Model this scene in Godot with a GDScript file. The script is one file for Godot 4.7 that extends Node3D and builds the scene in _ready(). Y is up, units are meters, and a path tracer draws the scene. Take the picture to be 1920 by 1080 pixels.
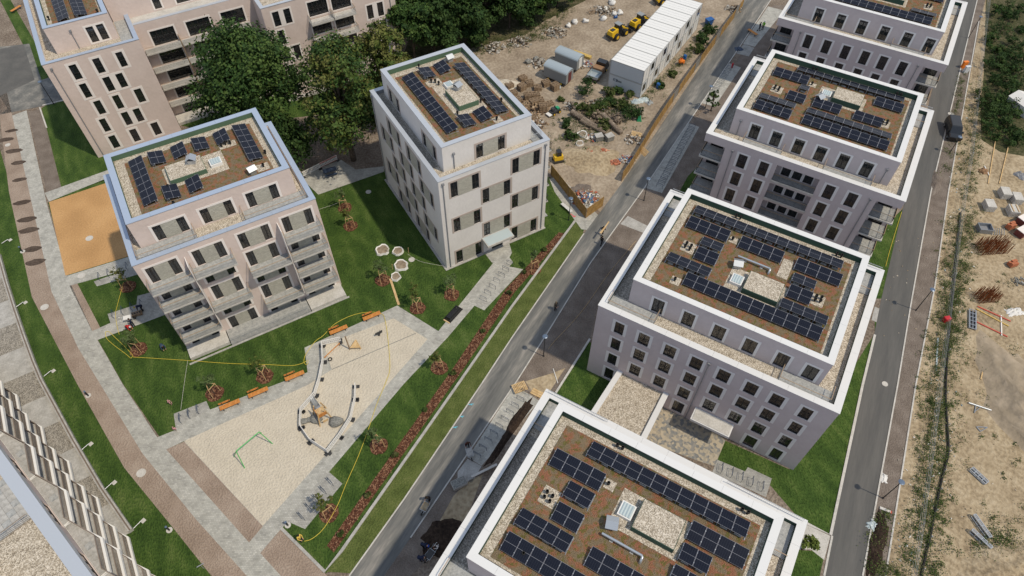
extends Node3D
# Aerial view of a new housing estate. Units are metres, y is up; all coordinates are places on the site.

var M := {}          # materials by name
var counts := {}     # part names already taken, per parent
var used := {}       # names already taken at top level
var rng := RandomNumberGenerator.new()
const ORD := ["first", "second", "third", "fourth", "fifth", "sixth", "seventh", "eighth", "ninth", "tenth", "eleventh", "twelfth", "thirteenth", "fourteenth", "fifteenth", "sixteenth", "seventeenth", "eighteenth", "nineteenth", "twentieth", "twenty-first", "twenty-second", "twenty-third", "twenty-fourth", "twenty-fifth"]

# ---------------------------------------------------------------- mesh builder
class MB:
	var v := PackedVector3Array()
	var n := PackedVector3Array()
	var t := PackedVector2Array()
	var c := PackedColorArray()
	var col := Color.WHITE
	func vert(p: Vector3, nn: Vector3, uv: Vector2) -> void:
		v.push_back(p); n.push_back(nn); t.push_back(uv); c.push_back(col)
	func uvof(p: Vector3, nn: Vector3) -> Vector2:
		var a := nn.abs()
		if a.y >= a.x and a.y >= a.z: return Vector2(p.x, p.z)
		if a.x >= a.z: return Vector2(p.z, -p.y)
		return Vector2(p.x, -p.y)
	func tri(a: Vector3, b: Vector3, d: Vector3) -> void:      # counter-clockwise seen from outside
		var nn := (b - a).cross(d - a).normalized()
		vert(a, nn, uvof(a, nn)); vert(d, nn, uvof(d, nn)); vert(b, nn, uvof(b, nn))
	func quad(a: Vector3, b: Vector3, d: Vector3, e: Vector3) -> void:
		tri(a, b, d); tri(a, d, e)
	func quad_uv(a: Vector3, b: Vector3, d: Vector3, e: Vector3, u0 := Vector2(0, 1), u1 := Vector2(1, 1), u2 := Vector2(1, 0), u3 := Vector2(0, 0)) -> void:
		var nn := (b - a).cross(d - a).normalized()
		vert(a, nn, u0); vert(d, nn, u2); vert(b, nn, u1)
		vert(a, nn, u0); vert(e, nn, u3); vert(d, nn, u2)
	func hexa(p: Array) -> void:      # p: four bottom corners, four top corners, both counter-clockwise seen from above
		quad(p[3], p[2], p[1], p[0]); quad(p[4], p[5], p[6], p[7])
		for i in 4:
			var j := (i + 1) % 4
			quad(p[i], p[j], p[4 + j], p[4 + i])
	func box(ctr: Vector3, s: Vector3, bs := Basis()) -> void:
		var h := s * 0.5
		var p := []
		for y in [-1, 1]:
			for q in [[-1, 1], [1, 1], [1, -1], [-1, -1]]:
				p.push_back(ctr + bs * Vector3(q[0] * h.x, y * h.y, q[1] * h.z))
		hexa(p)
	func bx(x0: float, y0: float, z0: float, x1: float, y1: float, z1: float) -> void:
		box(Vector3((x0 + x1) / 2, (y0 + y1) / 2, (z0 + z1) / 2), Vector3(absf(x1 - x0), absf(y1 - y0), absf(z1 - z0)))
	func bar(a: Vector3, b: Vector3, w: float, h := -1.0) -> void:
		var d := b - a
		if d.length() < 0.0001: return
		if h < 0.0: h = w
		var f := d.normalized()
		var s := f.cross(Vector3.UP)
		s = Vector3.RIGHT if s.length() < 0.01 else s.normalized()
		box((a + b) / 2, Vector3(w, h, d.length()), Basis(s, s.cross(f).normalized(), -f))
	func tube(pts: PackedVector3Array, r0: float, r1 := -1.0, sides := 8, cap := true) -> void:
		if r1 < 0.0: r1 = r0
		var m := pts.size()
		var prev: Array = []
		var prevn: Array = []
		for i in m:
			var d := (pts[mini(i + 1, m - 1)] - pts[maxi(i - 1, 0)]).normalized()
			var s := d.cross(Vector3.UP)
			s = Vector3.RIGHT if s.length() < 0.02 else s.normalized()
			var u := s.cross(d).normalized()
			var r := lerpf(r0, r1, float(i) / maxf(1.0, m - 1))
			var ring: Array = []
			var rn: Array = []
			for k in sides:
				var a := TAU * k / sides
				var o := s * cos(a) + u * sin(a)
				ring.push_back(pts[i] + o * r); rn.push_back(o)
			if i > 0:
				for k in sides:
					var j := (k + 1) % sides
					var uu := [Vector2(float(k) / sides, i - 1), Vector2(float(k + 1) / sides, i - 1), Vector2(float(k + 1) / sides, i), Vector2(float(k) / sides, i)]
					vert(prev[k], prevn[k], uu[0]); vert(ring[j], rn[j], uu[2]); vert(ring[k], rn[k], uu[3])
					vert(prev[k], prevn[k], uu[0]); vert(prev[j], prevn[j], uu[1]); vert(ring[j], rn[j], uu[2])
			if cap and (i == 0 or i == m - 1):
				for k in range(1, sides - 1):
					if i == 0: tri(ring[0], ring[k], ring[k + 1])
					else: tri(ring[0], ring[k + 1], ring[k])
			prev = ring; prevn = rn
	func cyl(ctr: Vector3, r: float, y0: float, y1: float, sides := 12, r1 := -1.0) -> void:
		tube(PackedVector3Array([ctr + Vector3(0, y0, 0), ctr + Vector3(0, y1, 0)]), r, r1, sides)
	func lathe(ctr: Vector3, prof: Array, sides := 16) -> void:      # prof: [r, y] bottom to top
		for i in prof.size() - 1:
			var p0: Vector2 = prof[i]; var p1: Vector2 = prof[i + 1]
			for k in sides:
				var a0 := TAU * k / sides; var a1 := TAU * (k + 1) / sides
				var d0 := Vector3(cos(a0), 0, -sin(a0)); var d1 := Vector3(cos(a1), 0, -sin(a1))
				var A := ctr + d0 * p0.x + Vector3(0, p0.y, 0); var B := ctr + d1 * p0.x + Vector3(0, p0.y, 0)
				var C := ctr + d1 * p1.x + Vector3(0, p1.y, 0); var D := ctr + d0 * p1.x + Vector3(0, p1.y, 0)
				if p0.x > 0.0005: tri(A, B, C)
				if p1.x > 0.0005: tri(A, C, D)
	func prism(poly: PackedVector2Array, y0: float, y1: float, bottom := true) -> void:    # poly in x,z
		var p := poly
		if Geometry2D.is_polygon_clockwise(p) == false: p = poly.duplicate(); p.reverse()
		var id := Geometry2D.triangulate_polygon(p)
		for k in range(0, id.size(), 3):
			var a := p[id[k]]; var b := p[id[k + 1]]; var d := p[id[k + 2]]
			var A := Vector3(a.x, y1, a.y); var B := Vector3(b.x, y1, b.y); var D := Vector3(d.x, y1, d.y)
			if (B - A).cross(D - A).y < 0.0:
				var q := B; B = D; D = q
			tri(A, B, D)
			if bottom: tri(Vector3(A.x, y0, A.z), Vector3(D.x, y0, D.z), Vector3(B.x, y0, B.z))
		if y1 - y0 < 0.0005: return
		var area := 0.0
		for k in p.size(): area += p[k].cross(p[(k + 1) % p.size()])
		for k in p.size():
			var a2 := p[k]; var b2 := p[(k + 1) % p.size()]
			if area > 0.0:
				var q2 := a2; a2 = b2; b2 = q2
			quad(Vector3(a2.x, y0, a2.y), Vector3(b2.x, y0, b2.y), Vector3(b2.x, y1, b2.y), Vector3(a2.x, y1, a2.y))
	func smooth() -> void:      # average the normals of corners that share a place
		var sum := {}
		for i in v.size():
			var k := v[i].snapped(Vector3(.001, .001, .001))
			sum[k] = sum.get(k, Vector3.ZERO) + n[i]
		for i in v.size(): n[i] = (sum[v[i].snapped(Vector3(.001, .001, .001))] as Vector3).normalized()
	func mesh(mat: Material) -> ArrayMesh:
		var arr := []
		arr.resize(Mesh.ARRAY_MAX)
		arr[Mesh.ARRAY_VERTEX] = v; arr[Mesh.ARRAY_NORMAL] = n; arr[Mesh.ARRAY_TEX_UV] = t; arr[Mesh.ARRAY_COLOR] = c
		var m := ArrayMesh.new()
		m.add_surface_from_arrays(Mesh.PRIMITIVE_TRIANGLES, arr)
		m.surface_set_material(0, mat)
		return m

# ---------------------------------------------------------------- nodes
func pv(a: Array) -> PackedVector2Array:
	var r := PackedVector2Array()
	for i in range(0, a.size(), 2): r.push_back(Vector2(a[i], a[i + 1]))
	return r

func numbered(base: String) -> String:
	var k: int = used.get(base, 0)
	used[base] = k + 1
	return base if k == 0 else "%s_%03d" % [base, k]

func tag(o: Node, label: String, category := "", group := "", kind := "") -> void:
	if label: o.set_meta("label", label)
	if category: o.set_meta("category", category)
	if group: o.set_meta("group", group)
	if kind: o.set_meta("kind", kind)

func thing(called: String, label: String, category: String, at := Vector3.ZERO, turn := 0.0, group := "") -> Node3D:
	var o := Node3D.new()
	o.name = numbered(called)
	add_child(o)
	o.position = at; o.rotation.y = turn
	tag(o, label, category, group)
	return o

func part(called: String, mesh: Mesh, parent: Node, xf := Transform3D()) -> MeshInstance3D:
	var o := MeshInstance3D.new()
	var key := str(parent.get_instance_id()) + called
	var k: int = counts.get(key, 0)
	counts[key] = k + 1
	o.name = called if k == 0 else "%s_%03d" % [called, k]
	o.mesh = mesh; o.transform = xf
	parent.add_child(o)
	return o

func solo(called: String, mesh: Mesh, label: String, category: String, at := Vector3.ZERO, turn := 0.0, group := "") -> MeshInstance3D:
	var o := MeshInstance3D.new()
	o.name = numbered(called); o.mesh = mesh
	add_child(o)
	o.position = at; o.rotation.y = turn
	tag(o, label, category, group)
	return o

func struct(called: String, mesh: Mesh) -> MeshInstance3D:
	var o := MeshInstance3D.new()
	o.name = numbered(called); o.mesh = mesh
	add_child(o)
	o.set_meta("kind", "structure")
	return o

func copy_of(src: Node3D, at: Vector3, turn: float, label: String) -> Node3D:
	var r: Node3D = src.duplicate()
	var base: String = src.name
	base = base.substr(0, base.length() - 4) if base.length() > 4 and base[base.length() - 4] == "_" and base.substr(base.length() - 3).is_valid_int() else base
	r.name = numbered(base)
	add_child(r)
	r.position = at; r.rotation.y = turn
	r.set_meta("label", label)
	return r

func v3(p: Vector2, y := 0.0) -> Vector3: return Vector3(p.x, y, p.y)

func sheet(called: String, poly: PackedVector2Array, y: float, mat: Material, dir := Vector2.RIGHT) -> MeshInstance3D:
	var b := MB.new()
	b.prism(poly, y, y, false)
	if dir != Vector2.RIGHT:      # grain of the surface runs along dir
		for i in b.t.size(): b.t[i] = Vector2(b.t[i].dot(dir), b.t[i].dot(Vector2(-dir.y, dir.x)))
	return struct(called, b.mesh(mat))

func kerb_mesh(line: PackedVector2Array, w: float, h: float, mat: Material, y0 := -0.02) -> ArrayMesh:
	var b := MB.new()
	var L: Array = []; var R: Array = []
	for i in line.size():
		var d := (line[mini(i + 1, line.size() - 1)] - line[maxi(i - 1, 0)]).normalized()
		var s := Vector2(-d.y, d.x) * w / 2
		L.push_back(line[i] - s); R.push_back(line[i] + s)
	for i in line.size() - 1:
		var q := [L[i], R[i], R[i + 1], L[i + 1]]
		var p := []
		for y in [y0, h]:
			for k in [1, 0, 3, 2]:
				p.push_back(v3(q[k], y))
		if (p[5] - p[4]).cross(p[6] - p[4]).y < 0.0: p = [p[1], p[0], p[3], p[2], p[5], p[4], p[7], p[6]]
		b.hexa(p)
	return b.mesh(mat)

# ---------------------------------------------------------------- materials
func lin(c: Color) -> Color: return c.linear_to_srgb()

func img_noise(seed_: int, size: int, freq: float, oct: int, kind := FastNoiseLite.TYPE_SIMPLEX_SMOOTH) -> PackedByteArray:
	var f := FastNoiseLite.new()
	f.seed = seed_; f.noise_type = kind; f.frequency = freq
	f.fractal_octaves = oct
	if oct < 2: f.fractal_type = FastNoiseLite.FRACTAL_NONE
	if kind == FastNoiseLite.TYPE_CELLULAR: f.cellular_return_type = FastNoiseLite.RETURN_CELL_VALUE
	var im := f.get_seamless_image(size, size)
	im.convert(Image.FORMAT_L8)
	return im.get_data()

# a colour texture: two noises added, looked up in a ramp of base colours (linear values)
func ramp_tex(seed_: int, size: int, f1: float, o1: int, f2: float, o2: int, mix: float, stops: Array, cell := false) -> Array:
	var a := img_noise(seed_, size, f1, o1, FastNoiseLite.TYPE_CELLULAR if cell else FastNoiseLite.TYPE_SIMPLEX_SMOOTH)
	var b := img_noise(seed_ + 7, size, f2, o2)
	var lut := PackedByteArray(); lut.resize(256 * 3)
	for i in 256:
		var x := i / 255.0
		var c: Color = stops[stops.size() - 1][1]
		for k in stops.size() - 1:
			if x <= stops[k + 1][0]:
				var q := clampf((x - stops[k][0]) / maxf(0.0001, stops[k + 1][0] - stops[k][0]), 0.0, 1.0)
				c = (stops[k][1] as Color).lerp(stops[k + 1][1], q); break
		c = lin(c)
		lut[i * 3] = int(clampf(c.r, 0, 1) * 255); lut[i * 3 + 1] = int(clampf(c.g, 0, 1) * 255); lut[i * 3 + 2] = int(clampf(c.b, 0, 1) * 255)
	var out := PackedByteArray(); out.resize(size * size * 3)
	var hb := PackedByteArray(); hb.resize(size * size)
	var m2 := 1.0 - mix
	for i in size * size:
		var q := int(clampf(a[i] * mix + b[i] * m2, 0, 255))
		hb[i] = a[i]
		var j := q * 3; var k := i * 3
		out[k] = lut[j]; out[k + 1] = lut[j + 1]; out[k + 2] = lut[j + 2]
	var im := Image.create_from_data(size, size, false, Image.FORMAT_RGB8, out)
	var hm := Image.create_from_data(size, size, false, Image.FORMAT_L8, hb)
	return [im, hm]

func surf(called: String, tex: Array, span: float, rough := 0.95, bump := 0.0, spec := 0.3) -> StandardMaterial3D:
	var m := StandardMaterial3D.new()
	m.albedo_texture = ImageTexture.create_from_image(tex[0])
	m.uv1_scale = Vector3(1.0 / span, 1.0 / span, 1.0)
	m.roughness = rough; m.metallic_specular = spec
	if bump > 0.0:
		var nm: Image = tex[1].duplicate()
		nm.convert(Image.FORMAT_RGBA8)
		nm.bump_map_to_normal_map(bump)
		m.normal_enabled = true
		m.normal_texture = ImageTexture.create_from_image(nm)
	m.resource_name = called
	M[called] = m
	return m

func plain(called: String, c: Color, rough := 0.7, metal := 0.0, spec := 0.5) -> StandardMaterial3D:
	var m := StandardMaterial3D.new()
	m.albedo_color = lin(c); m.roughness = rough; m.metallic = metal; m.metallic_specular = spec
	m.resource_name = called
	M[called] = m
	return m

func vcol(called: String, rough := 0.8, back := 0.0) -> StandardMaterial3D:
	var m := StandardMaterial3D.new()
	m.vertex_color_use_as_albedo = true; m.roughness = rough; m.metallic_specular = 0.3
	if back > 0.0:
		m.backlight_enabled = true; m.backlight = Color(back * 0.7, back, back * 0.25)
		m.cull_mode = BaseMaterial3D.CULL_DISABLED
	M[called] = m
	return m

func K(r: float, g: float, b: float) -> Color: return Color(r, g, b)

func _ready() -> void:
	rng.seed = 4711
	# camera: a drone 70 m up, looking down by 52 degrees
	var cam := Camera3D.new()
	cam.name = "camera"
	add_child(cam)
	cam.position = Vector3(0, 70, 0)
	cam.basis = Basis(Vector3.RIGHT, deg_to_rad(-51.866)) * Basis(Vector3.BACK, deg_to_rad(0.705))
	cam.fov = 46.10
	cam.near = 0.5; cam.far = 900.0
	cam.current = true
	# sky and light
	var sm := ProceduralSkyMaterial.new()
	sm.sky_top_color = Color(0.62, 0.68, 0.77)
	sm.sky_horizon_color = Color(0.88, 0.89, 0.90)
	sm.sky_curve = 0.25
	sm.ground_bottom_color = Color(0.35, 0.32, 0.28)
	sm.ground_horizon_color = Color(0.62, 0.62, 0.60)
	sm.sky_energy_multiplier = 1.0
	var env := Environment.new()
	var sky := Sky.new()
	sky.sky_material = sm
	env.background_mode = Environment.BG_SKY
	env.sky = sky
	env.background_energy_multiplier = 1.08
	env.tonemap_mode = Environment.TONE_MAPPER_LINEAR
	env.tonemap_exposure = 1.0
	env.sdfgi_enabled = true; env.ssao_enabled = true; env.ssil_enabled = true
	var we := WorldEnvironment.new()
	we.name = "world_environment"
	we.environment = env
	add_child(we)
	var sun := DirectionalLight3D.new()
	sun.name = "sun"
	add_child(sun)
	sun.light_energy = 0.98
	sun.light_color = Color(1.0, 0.94, 0.84)
	sun.light_angular_distance = 1.5
	sun.shadow_enabled = true
	var az := Vector2(-0.885, -0.465)          # where shadows fall
	var el := deg_to_rad(59.0)
	sun.look_at_from_position(Vector3.ZERO, Vector3(az.x * cos(el), -sin(el), az.y * cos(el)))
	make_materials()
	extra_ground_materials()
	build_ground()
	build_blocks()
	build_objects()

func make_materials() -> void:
	# ground
	surf("soil", ramp_tex(1, 1024, 0.06, 4, 0.006, 3, 0.6, [[0.2, K(.13, .10, .08)], [0.45, K(.19, .155, .125)], [0.6, K(.24, .20, .165)], [0.85, K(.31, .265, .22)]]), 26.0, 0.97, 6.0)
	surf("sandy_soil", ramp_tex(2, 1024, 0.05, 5, 0.007, 3, 0.55, [[0.15, K(.20, .155, .10)], [0.42, K(.32, .255, .17)], [0.58, K(.385, .315, .215)], [0.85, K(.47, .395, .285)]]), 34.0, 0.97, 3.0)
	surf("yard_dirt", ramp_tex(3, 1024, 0.05, 5, 0.006, 3, 0.5, [[0.15, K(.20, .16, .12)], [0.42, K(.275, .225, .172)], [0.58, K(.32, .265, .205)], [0.85, K(.42, .36, .285)]]), 36.0, 0.97, 2.5)
	surf("play_sand", ramp_tex(4, 1024, 0.07, 3, 0.01, 2, 0.6, [[0.1, K(.47, .43, .36)], [0.5, K(.53, .485, .405)], [0.9, K(.585, .54, .455)]]), 24.0, 0.97, 4.0)
	surf("lawn", ramp_tex(5, 1024, 0.09, 3, 0.008, 4, 0.42, [[0.2, K(.028, .058, .012)], [0.42, K(.044, .084, .017)], [0.58, K(.060, .106, .022)], [0.8, K(.100, .142, .040)]]), 30.0, 0.95, 6.0)
	surf("lawn_dry", ramp_tex(6, 1024, 0.08, 3, 0.010, 4, 0.45, [[0.2, K(.062, .082, .022)], [0.45, K(.088, .118, .032)], [0.6, K(.108, .135, .040)], [0.85, K(.15, .165, .062)]]), 22.0, 0.95, 6.0)
	surf("brown_gravel", ramp_tex(7, 1024, 0.09, 3, 0.006, 3, 0.5, [[0.2, K(.245, .19, .153)], [0.5, K(.31, .247, .203)], [0.82, K(.375, .31, .26)]]), 24.0, 0.97, 4.0)
	surf("plum_gravel", ramp_tex(8, 1024, 0.09, 3, 0.008, 3, 0.5, [[0.2, K(.130, .108, .092)], [0.5, K(.178, .15, .13)], [0.82, K(.24, .208, .182)]]), 20.0, 0.97, 4.0)
	surf("paving", paving_tex(9, 0.22, K(.40, .40, .375), 0.13), 8.0, 0.9, 3.0)
	surf("paving_dark", paving_tex(10, 0.20, K(.34, .34, .325), 0.13), 8.0, 0.9, 3.0)
	surf("paving_mixed", ramp_tex(11, 512, 0.10, 1, 0.02, 2, 0.8, [[0.15, K(.19, .20, .205)], [0.35, K(.26, .255, .24)], [0.5, K(.35, .315, .25)], [0.75, K(.42, .375, .295)]], true), 14.0, 0.9, 3.0)
	surf("asphalt", ramp_tex(12, 1024, 0.05, 3, 0.008, 4, 0.3, [[0.2, K(.110, .113, .112)], [0.45, K(.150, .152, .148)], [0.62, K(.190, .188, .178)], [0.8, K(.27, .258, .24)]]), 16.0, 0.9)
	surf("asphalt_new", ramp_tex(13, 1024, 0.05, 3, 0.008, 3, 0.35, [[0.2, K(.094, .095, .095)], [0.5, K(.110, .110, .108)], [0.85, K(.132, .130, .126)]]), 16.0, 0.88)
	M.lawn.uv1_scale = Vector3(1.0 / 46, 1.0 / 17, 1)
	M.asphalt.uv1_scale = Vector3(1.0 / 90, 1.0 / 14, 1); M.asphalt_new.uv1_scale = Vector3(1.0 / 120, 1.0 / 12, 1)
	surf("rubber_orange", ramp_tex(14, 512, 0.12, 3, 0.006, 2, 0.4, [[0.2, K(.40, .235, .105)], [0.5, K(.46, .275, .125)], [0.8, K(.52, .32, .15)]]), 20.0, 0.95, 2.0)
	surf("mulch", ramp_tex(15, 512, 0.09, 1, 0.02, 3, 0.65, [[0.1, K(.040, .018, .012)], [0.4, K(.085, .036, .022)], [0.6, K(.14, .060, .036)], [0.85, K(.30, .18, .11)]], true), 5.0, 0.97, 8.0)
	surf("concrete", ramp_tex(16, 512, 0.05, 4, 0.01, 3, 0.5, [[0.2, K(.30, .295, .28)], [0.5, K(.38, .375, .36)], [0.8, K(.46, .455, .44)]]), 7.0, 0.9, 1.5)
	surf("slab_light", ramp_tex(17, 512, 0.05, 4, 0.01, 3, 0.5, [[0.2, K(.42, .41, .385)], [0.5, K(.50, .49, .465)], [0.8, K(.57, .56, .54)]]), 7.0, 0.9, 1.5)
	surf("plank_deck", ramp_tex(18, 512, 0.04, 4, 0.015, 3, 0.5, [[0.2, K(.25, .26, .265)], [0.5, K(.34, .35, .35)], [0.8, K(.43, .435, .43)]]), 5.0, 0.75, 2.0)
	# roofs
	surf("roof_gravel", ramp_tex(19, 512, 0.14, 1, 0.012, 3, 0.72, [[0.08, K(.20, .17, .135)], [0.35, K(.36, .315, .25)], [0.55, K(.50, .445, .365)], [0.85, K(.68, .63, .55)]], true), 5.0, 0.95, 8.0)
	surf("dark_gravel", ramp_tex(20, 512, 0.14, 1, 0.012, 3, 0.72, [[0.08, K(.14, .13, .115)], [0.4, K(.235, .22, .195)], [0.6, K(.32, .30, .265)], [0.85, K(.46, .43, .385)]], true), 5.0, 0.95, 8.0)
	surf("sedum", sedum_tex(), 11.0, 0.97, 8.0)
	# walls
	surf("plaster_lilac", ramp_tex(22, 512, 0.03, 4, 0.006, 3, 0.4, [[0.2, K(.53, .475, .485)], [0.5, K(.555, .50, .51)], [0.8, K(.58, .525, .535)]]), 9.0, 0.93, 0.8)
	surf("plaster_pink", ramp_tex(23, 512, 0.03, 4, 0.006, 3, 0.4, [[0.2, K(.59, .505, .47)], [0.5, K(.62, .53, .495)], [0.8, K(.645, .555, .52)]]), 9.0, 0.93, 0.8)
	surf("plaster_white", ramp_tex(24, 512, 0.03, 4, 0.006, 3, 0.4, [[0.2, K(.645, .63, .62)], [0.5, K(.67, .655, .645)], [0.8, K(.695, .68, .67)]]), 9.0, 0.93, 0.8)
	surf("stone_panel", stone_tex(), 2.4, 0.93, 5.0)
	plain("band_white", K(.74, .735, .74), 0.85)
	plain("band_pinkwhite", K(.76, .72, .70), 0.85)
	plain("band_taupe", K(.42, .36, .325), 0.85)
	plain("coping_white", K(.66, .67, .68), 0.42, 0.0, 0.5)
	plain("coping_blue", K(.39, .47, .60), 0.38, 0.25, 0.5)
	plain("coping_grey", K(.48, .52, .58), 0.38, 0.25, 0.5)
	plain("green_felt", K(.030, .072, .052), 0.85)
	plain("green_felt_light", K(.075, .135, .085), 0.85)
	plain("frame_dark", K(.018, .017, .018), 0.45)
	plain("blind_brown", K(.105, .082, .062), 0.9)
	plain("blind_grey", K(.07, .073, .078), 0.9)
	plain("blind_dark", K(.018, .020, .020), 0.9)
	var gl := plain("glass", K(.02, .025, .03), 0.03, 0.0, 0.6)
	gl.transparency = BaseMaterial3D.TRANSPARENCY_ALPHA; gl.albedo_color.a = 0.30
	plain("rail_dark", K(.02, .02, .022), 0.5)
	plain("rail_wood", K(.36, .26, .17), 0.6)
	plain("zinc", K(.45, .47, .49), 0.4, 0.5)
	plain("steel", K(.50, .53, .56), 0.32, 0.7)
	plain("pipe_grey", K(.22, .23, .25), 0.5)
	plain("rubber_black", K(.012, .012, .012), 0.8)
	plain("white_paint", K(.74, .74, .73), 0.6)
	plain("panel_side", K(.02, .022, .028), 0.5)
	var pm := StandardMaterial3D.new()
	pm.albedo_texture = ImageTexture.create_from_image(cells_img())
	pm.roughness = 0.25; pm.metallic_specular = 0.3
	M["cells"] = pm
	# things
	plain("pole_dark", K(.018, .02, .024), 0.5)
	plain("lamp_head", K(.13, .18, .26), 0.35, 0.3)
	plain("rack_blue", K(.035, .06, .11), 0.5)
	surf("timber_new", ramp_tex(30, 256, 0.03, 4, 0.01, 2, 0.5, [[0.2, K(.46, .31, .15)], [0.5, K(.56, .40, .21)], [0.8, K(.64, .48, .28)]]), 1.5, 0.8, 1.0)
	surf("bench_wood", ramp_tex(31, 256, 0.03, 4, 0.01, 2, 0.5, [[0.2, K(.42, .17, .045)], [0.5, K(.52, .22, .06)], [0.8, K(.60, .28, .09)]]), 1.5, 0.6, 1.0)
	surf("timber_old", ramp_tex(32, 256, 0.03, 4, 0.01, 2, 0.5, [[0.2, K(.17, .12, .08)], [0.5, K(.27, .195, .13)], [0.8, K(.38, .29, .20)]]), 1.2, 0.9, 1.0)
	surf("hoarding", ramp_tex(33, 256, 0.03, 4, 0.01, 2, 0.5, [[0.2, K(.24, .145, .05)], [0.5, K(.33, .205, .075)], [0.8, K(.42, .27, .11)]]), 2.0, 0.85, 1.0)
	surf("bark", ramp_tex(34, 256, 0.05, 4, 0.01, 2, 0.6, [[0.2, K(.05, .04, .03)], [0.5, K(.10, .08, .062)], [0.8, K(.17, .14, .11)]]), 1.5, 0.95, 4.0)
	surf("log_bark", ramp_tex(35, 256, 0.05, 4, 0.01, 2, 0.6, [[0.2, K(.11, .085, .065)], [0.5, K(.21, .17, .135)], [0.8, K(.34, .29, .24)]]), 1.5, 0.95, 4.0)
	surf("rust", ramp_tex(36, 256, 0.05, 4, 0.01, 2, 0.6, [[0.2, K(.10, .032, .012)], [0.5, K(.20, .066, .024)], [0.8, K(.32, .12, .05)]]), 1.0, 0.9, 2.0)
	surf("brick_red", ramp_tex(37, 256, 0.05, 3, 0.02, 2, 0.6, [[0.2, K(.32, .10, .05)], [0.5, K(.42, .15, .08)], [0.8, K(.52, .22, .13)]]), 1.0, 0.9, 2.0)
	surf("rock", ramp_tex(38, 256, 0.04, 4, 0.02, 2, 0.6, [[0.2, K(.13, .135, .13)], [0.5, K(.22, .225, .215)], [0.8, K(.33, .33, .31)]]), 1.5, 0.95, 4.0)
	plain("hose_yellow", K(.62, .50, .06), 0.5)
	plain("machine_yellow", K(.72, .46, .02), 0.4)
	plain("machine_dark", K(.035, .036, .038), 0.5)
	plain("tyre", K(.02, .02, .02), 0.85)
	plain("container_frame", K(.42, .43, .43), 0.6)
	plain("container_white", K(.72, .73, .73), 0.5)
	plain("container_side", K(.58, .62, .66), 0.5)
	plain("tin_grey", K(.27, .29, .30), 0.55, 0.1)
	plain("tin_bright", K(.42, .48, .51), 0.35, 0.4)
	plain("paint_black", K(.012, .013, .015), 0.18, 0.0, 0.6)
	plain("plastic_blue", K(.01, .09, .30), 0.45)
	plain("plastic_orange", K(.75, .20, .02), 0.5)
	plain("plastic_red", K(.50, .02, .03), 0.5)
	plain("plastic_green", K(.02, .28, .13), 0.5)
	plain("swing_green", K(.07, .42, .11), 0.4)
	plain("fabric_white", K(.68, .68, .67), 0.85)
	plain("film_blue", K(.42, .50, .53), 0.4)
	plain("steel_blue", K(.28, .31, .35), 0.45, 0.5)
	plain("red_paint", K(.52, .09, .06), 0.5)
	plain("spray_blue", K(.10, .50, .66), 0.8)
	plain("spray_red", K(.62, .08, .10), 0.8)
	plain("plastic_dkred", K(.13, .03, .03), 0.6)
	plain("bench_brown", K(.26, .15, .08), 0.8)
	plain("timber_yellow", K(.60, .42, .12), 0.7)
	plain("tape_pink", K(.70, .35, .40), 0.7)
	plain("van_roof", K(.035, .037, .042), 0.3)
	plain("van_glass", K(.012, .014, .018), 0.08, 0.0, 0.6)
	surf("dune", ramp_tex(70, 512, .02, 4, .01, 3, .5, [[.2, K(.29, .24, .175)], [.5, K(.35, .29, .215)], [.8, K(.42, .35, .265)]]), 16.0, .97, 3.0)
	vcol("leaf", 0.75, 0.20)
	vcol("cloth", 0.85)
	vcol("mixed", 0.8)

func paving_tex(seed_: int, _u: float, base: Color, amt: float) -> Array:
	# small concrete setts: tone of each sett varies, joints slightly darker (8 m tile, 512 px)
	var size := 512
	var r := RandomNumberGenerator.new(); r.seed = seed_
	var im := Image.create(size, size, false, Image.FORMAT_RGB8)
	var hm := Image.create(size, size, false, Image.FORMAT_L8)
	var nz := img_noise(seed_, size, 0.01, 4)
	im.fill(lin(base * 0.72)); hm.fill(Color(0.3, 0.3, 0.3))
	var cw := 16; var ch := 11
	var y := 0
	var row := 0
	while y < size:
		var x := -(cw / 2) if row % 2 == 1 else 0
		while x < size:
			var k := 1.0 + r.randf_range(-amt, amt) + (nz[clampi(y, 0, size - 1) * size + clampi(x, 0, size - 1)] / 255.0 - 0.5) * 0.45
			im.fill_rect(Rect2i(x, y, cw - 1, ch - 1), lin(base * k))
			hm.fill_rect(Rect2i(x, y, cw - 1, ch - 1), Color(0.7, 0.7, 0.7))
			x += cw
		y += ch; row += 1
	return [im, hm]

func stone_tex() -> Array:
	# thin courses of pale grey-green facing stone, far too small to tell apart here (2.4 m tile)
	var size := 256
	var r := RandomNumberGenerator.new(); r.seed = 77
	var im := Image.create(size, size, false, Image.FORMAT_RGB8)
	var hm := Image.create(size, size, false, Image.FORMAT_L8)
	im.fill(lin(K(.33, .32, .28))); hm.fill(Color(0.2, 0.2, 0.2))
	var y := 0
	while y < size:
		var h := r.randi_range(5, 9)
		var x := -r.randi_range(0, 30)
		while x < size:
			var w := r.randi_range(16, 46)
			var k := r.randf_range(0.84, 1.16)
			im.fill_rect(Rect2i(x, y, w - 1, h - 1), lin(Color(.43 * k, .425 * k, .375 * k)))
			var q := r.randf_range(0.45, 0.95)
			hm.fill_rect(Rect2i(x, y, w - 1, h - 1), Color(q, q, q))
			x += w
		y += h
	return [im, hm]

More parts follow.
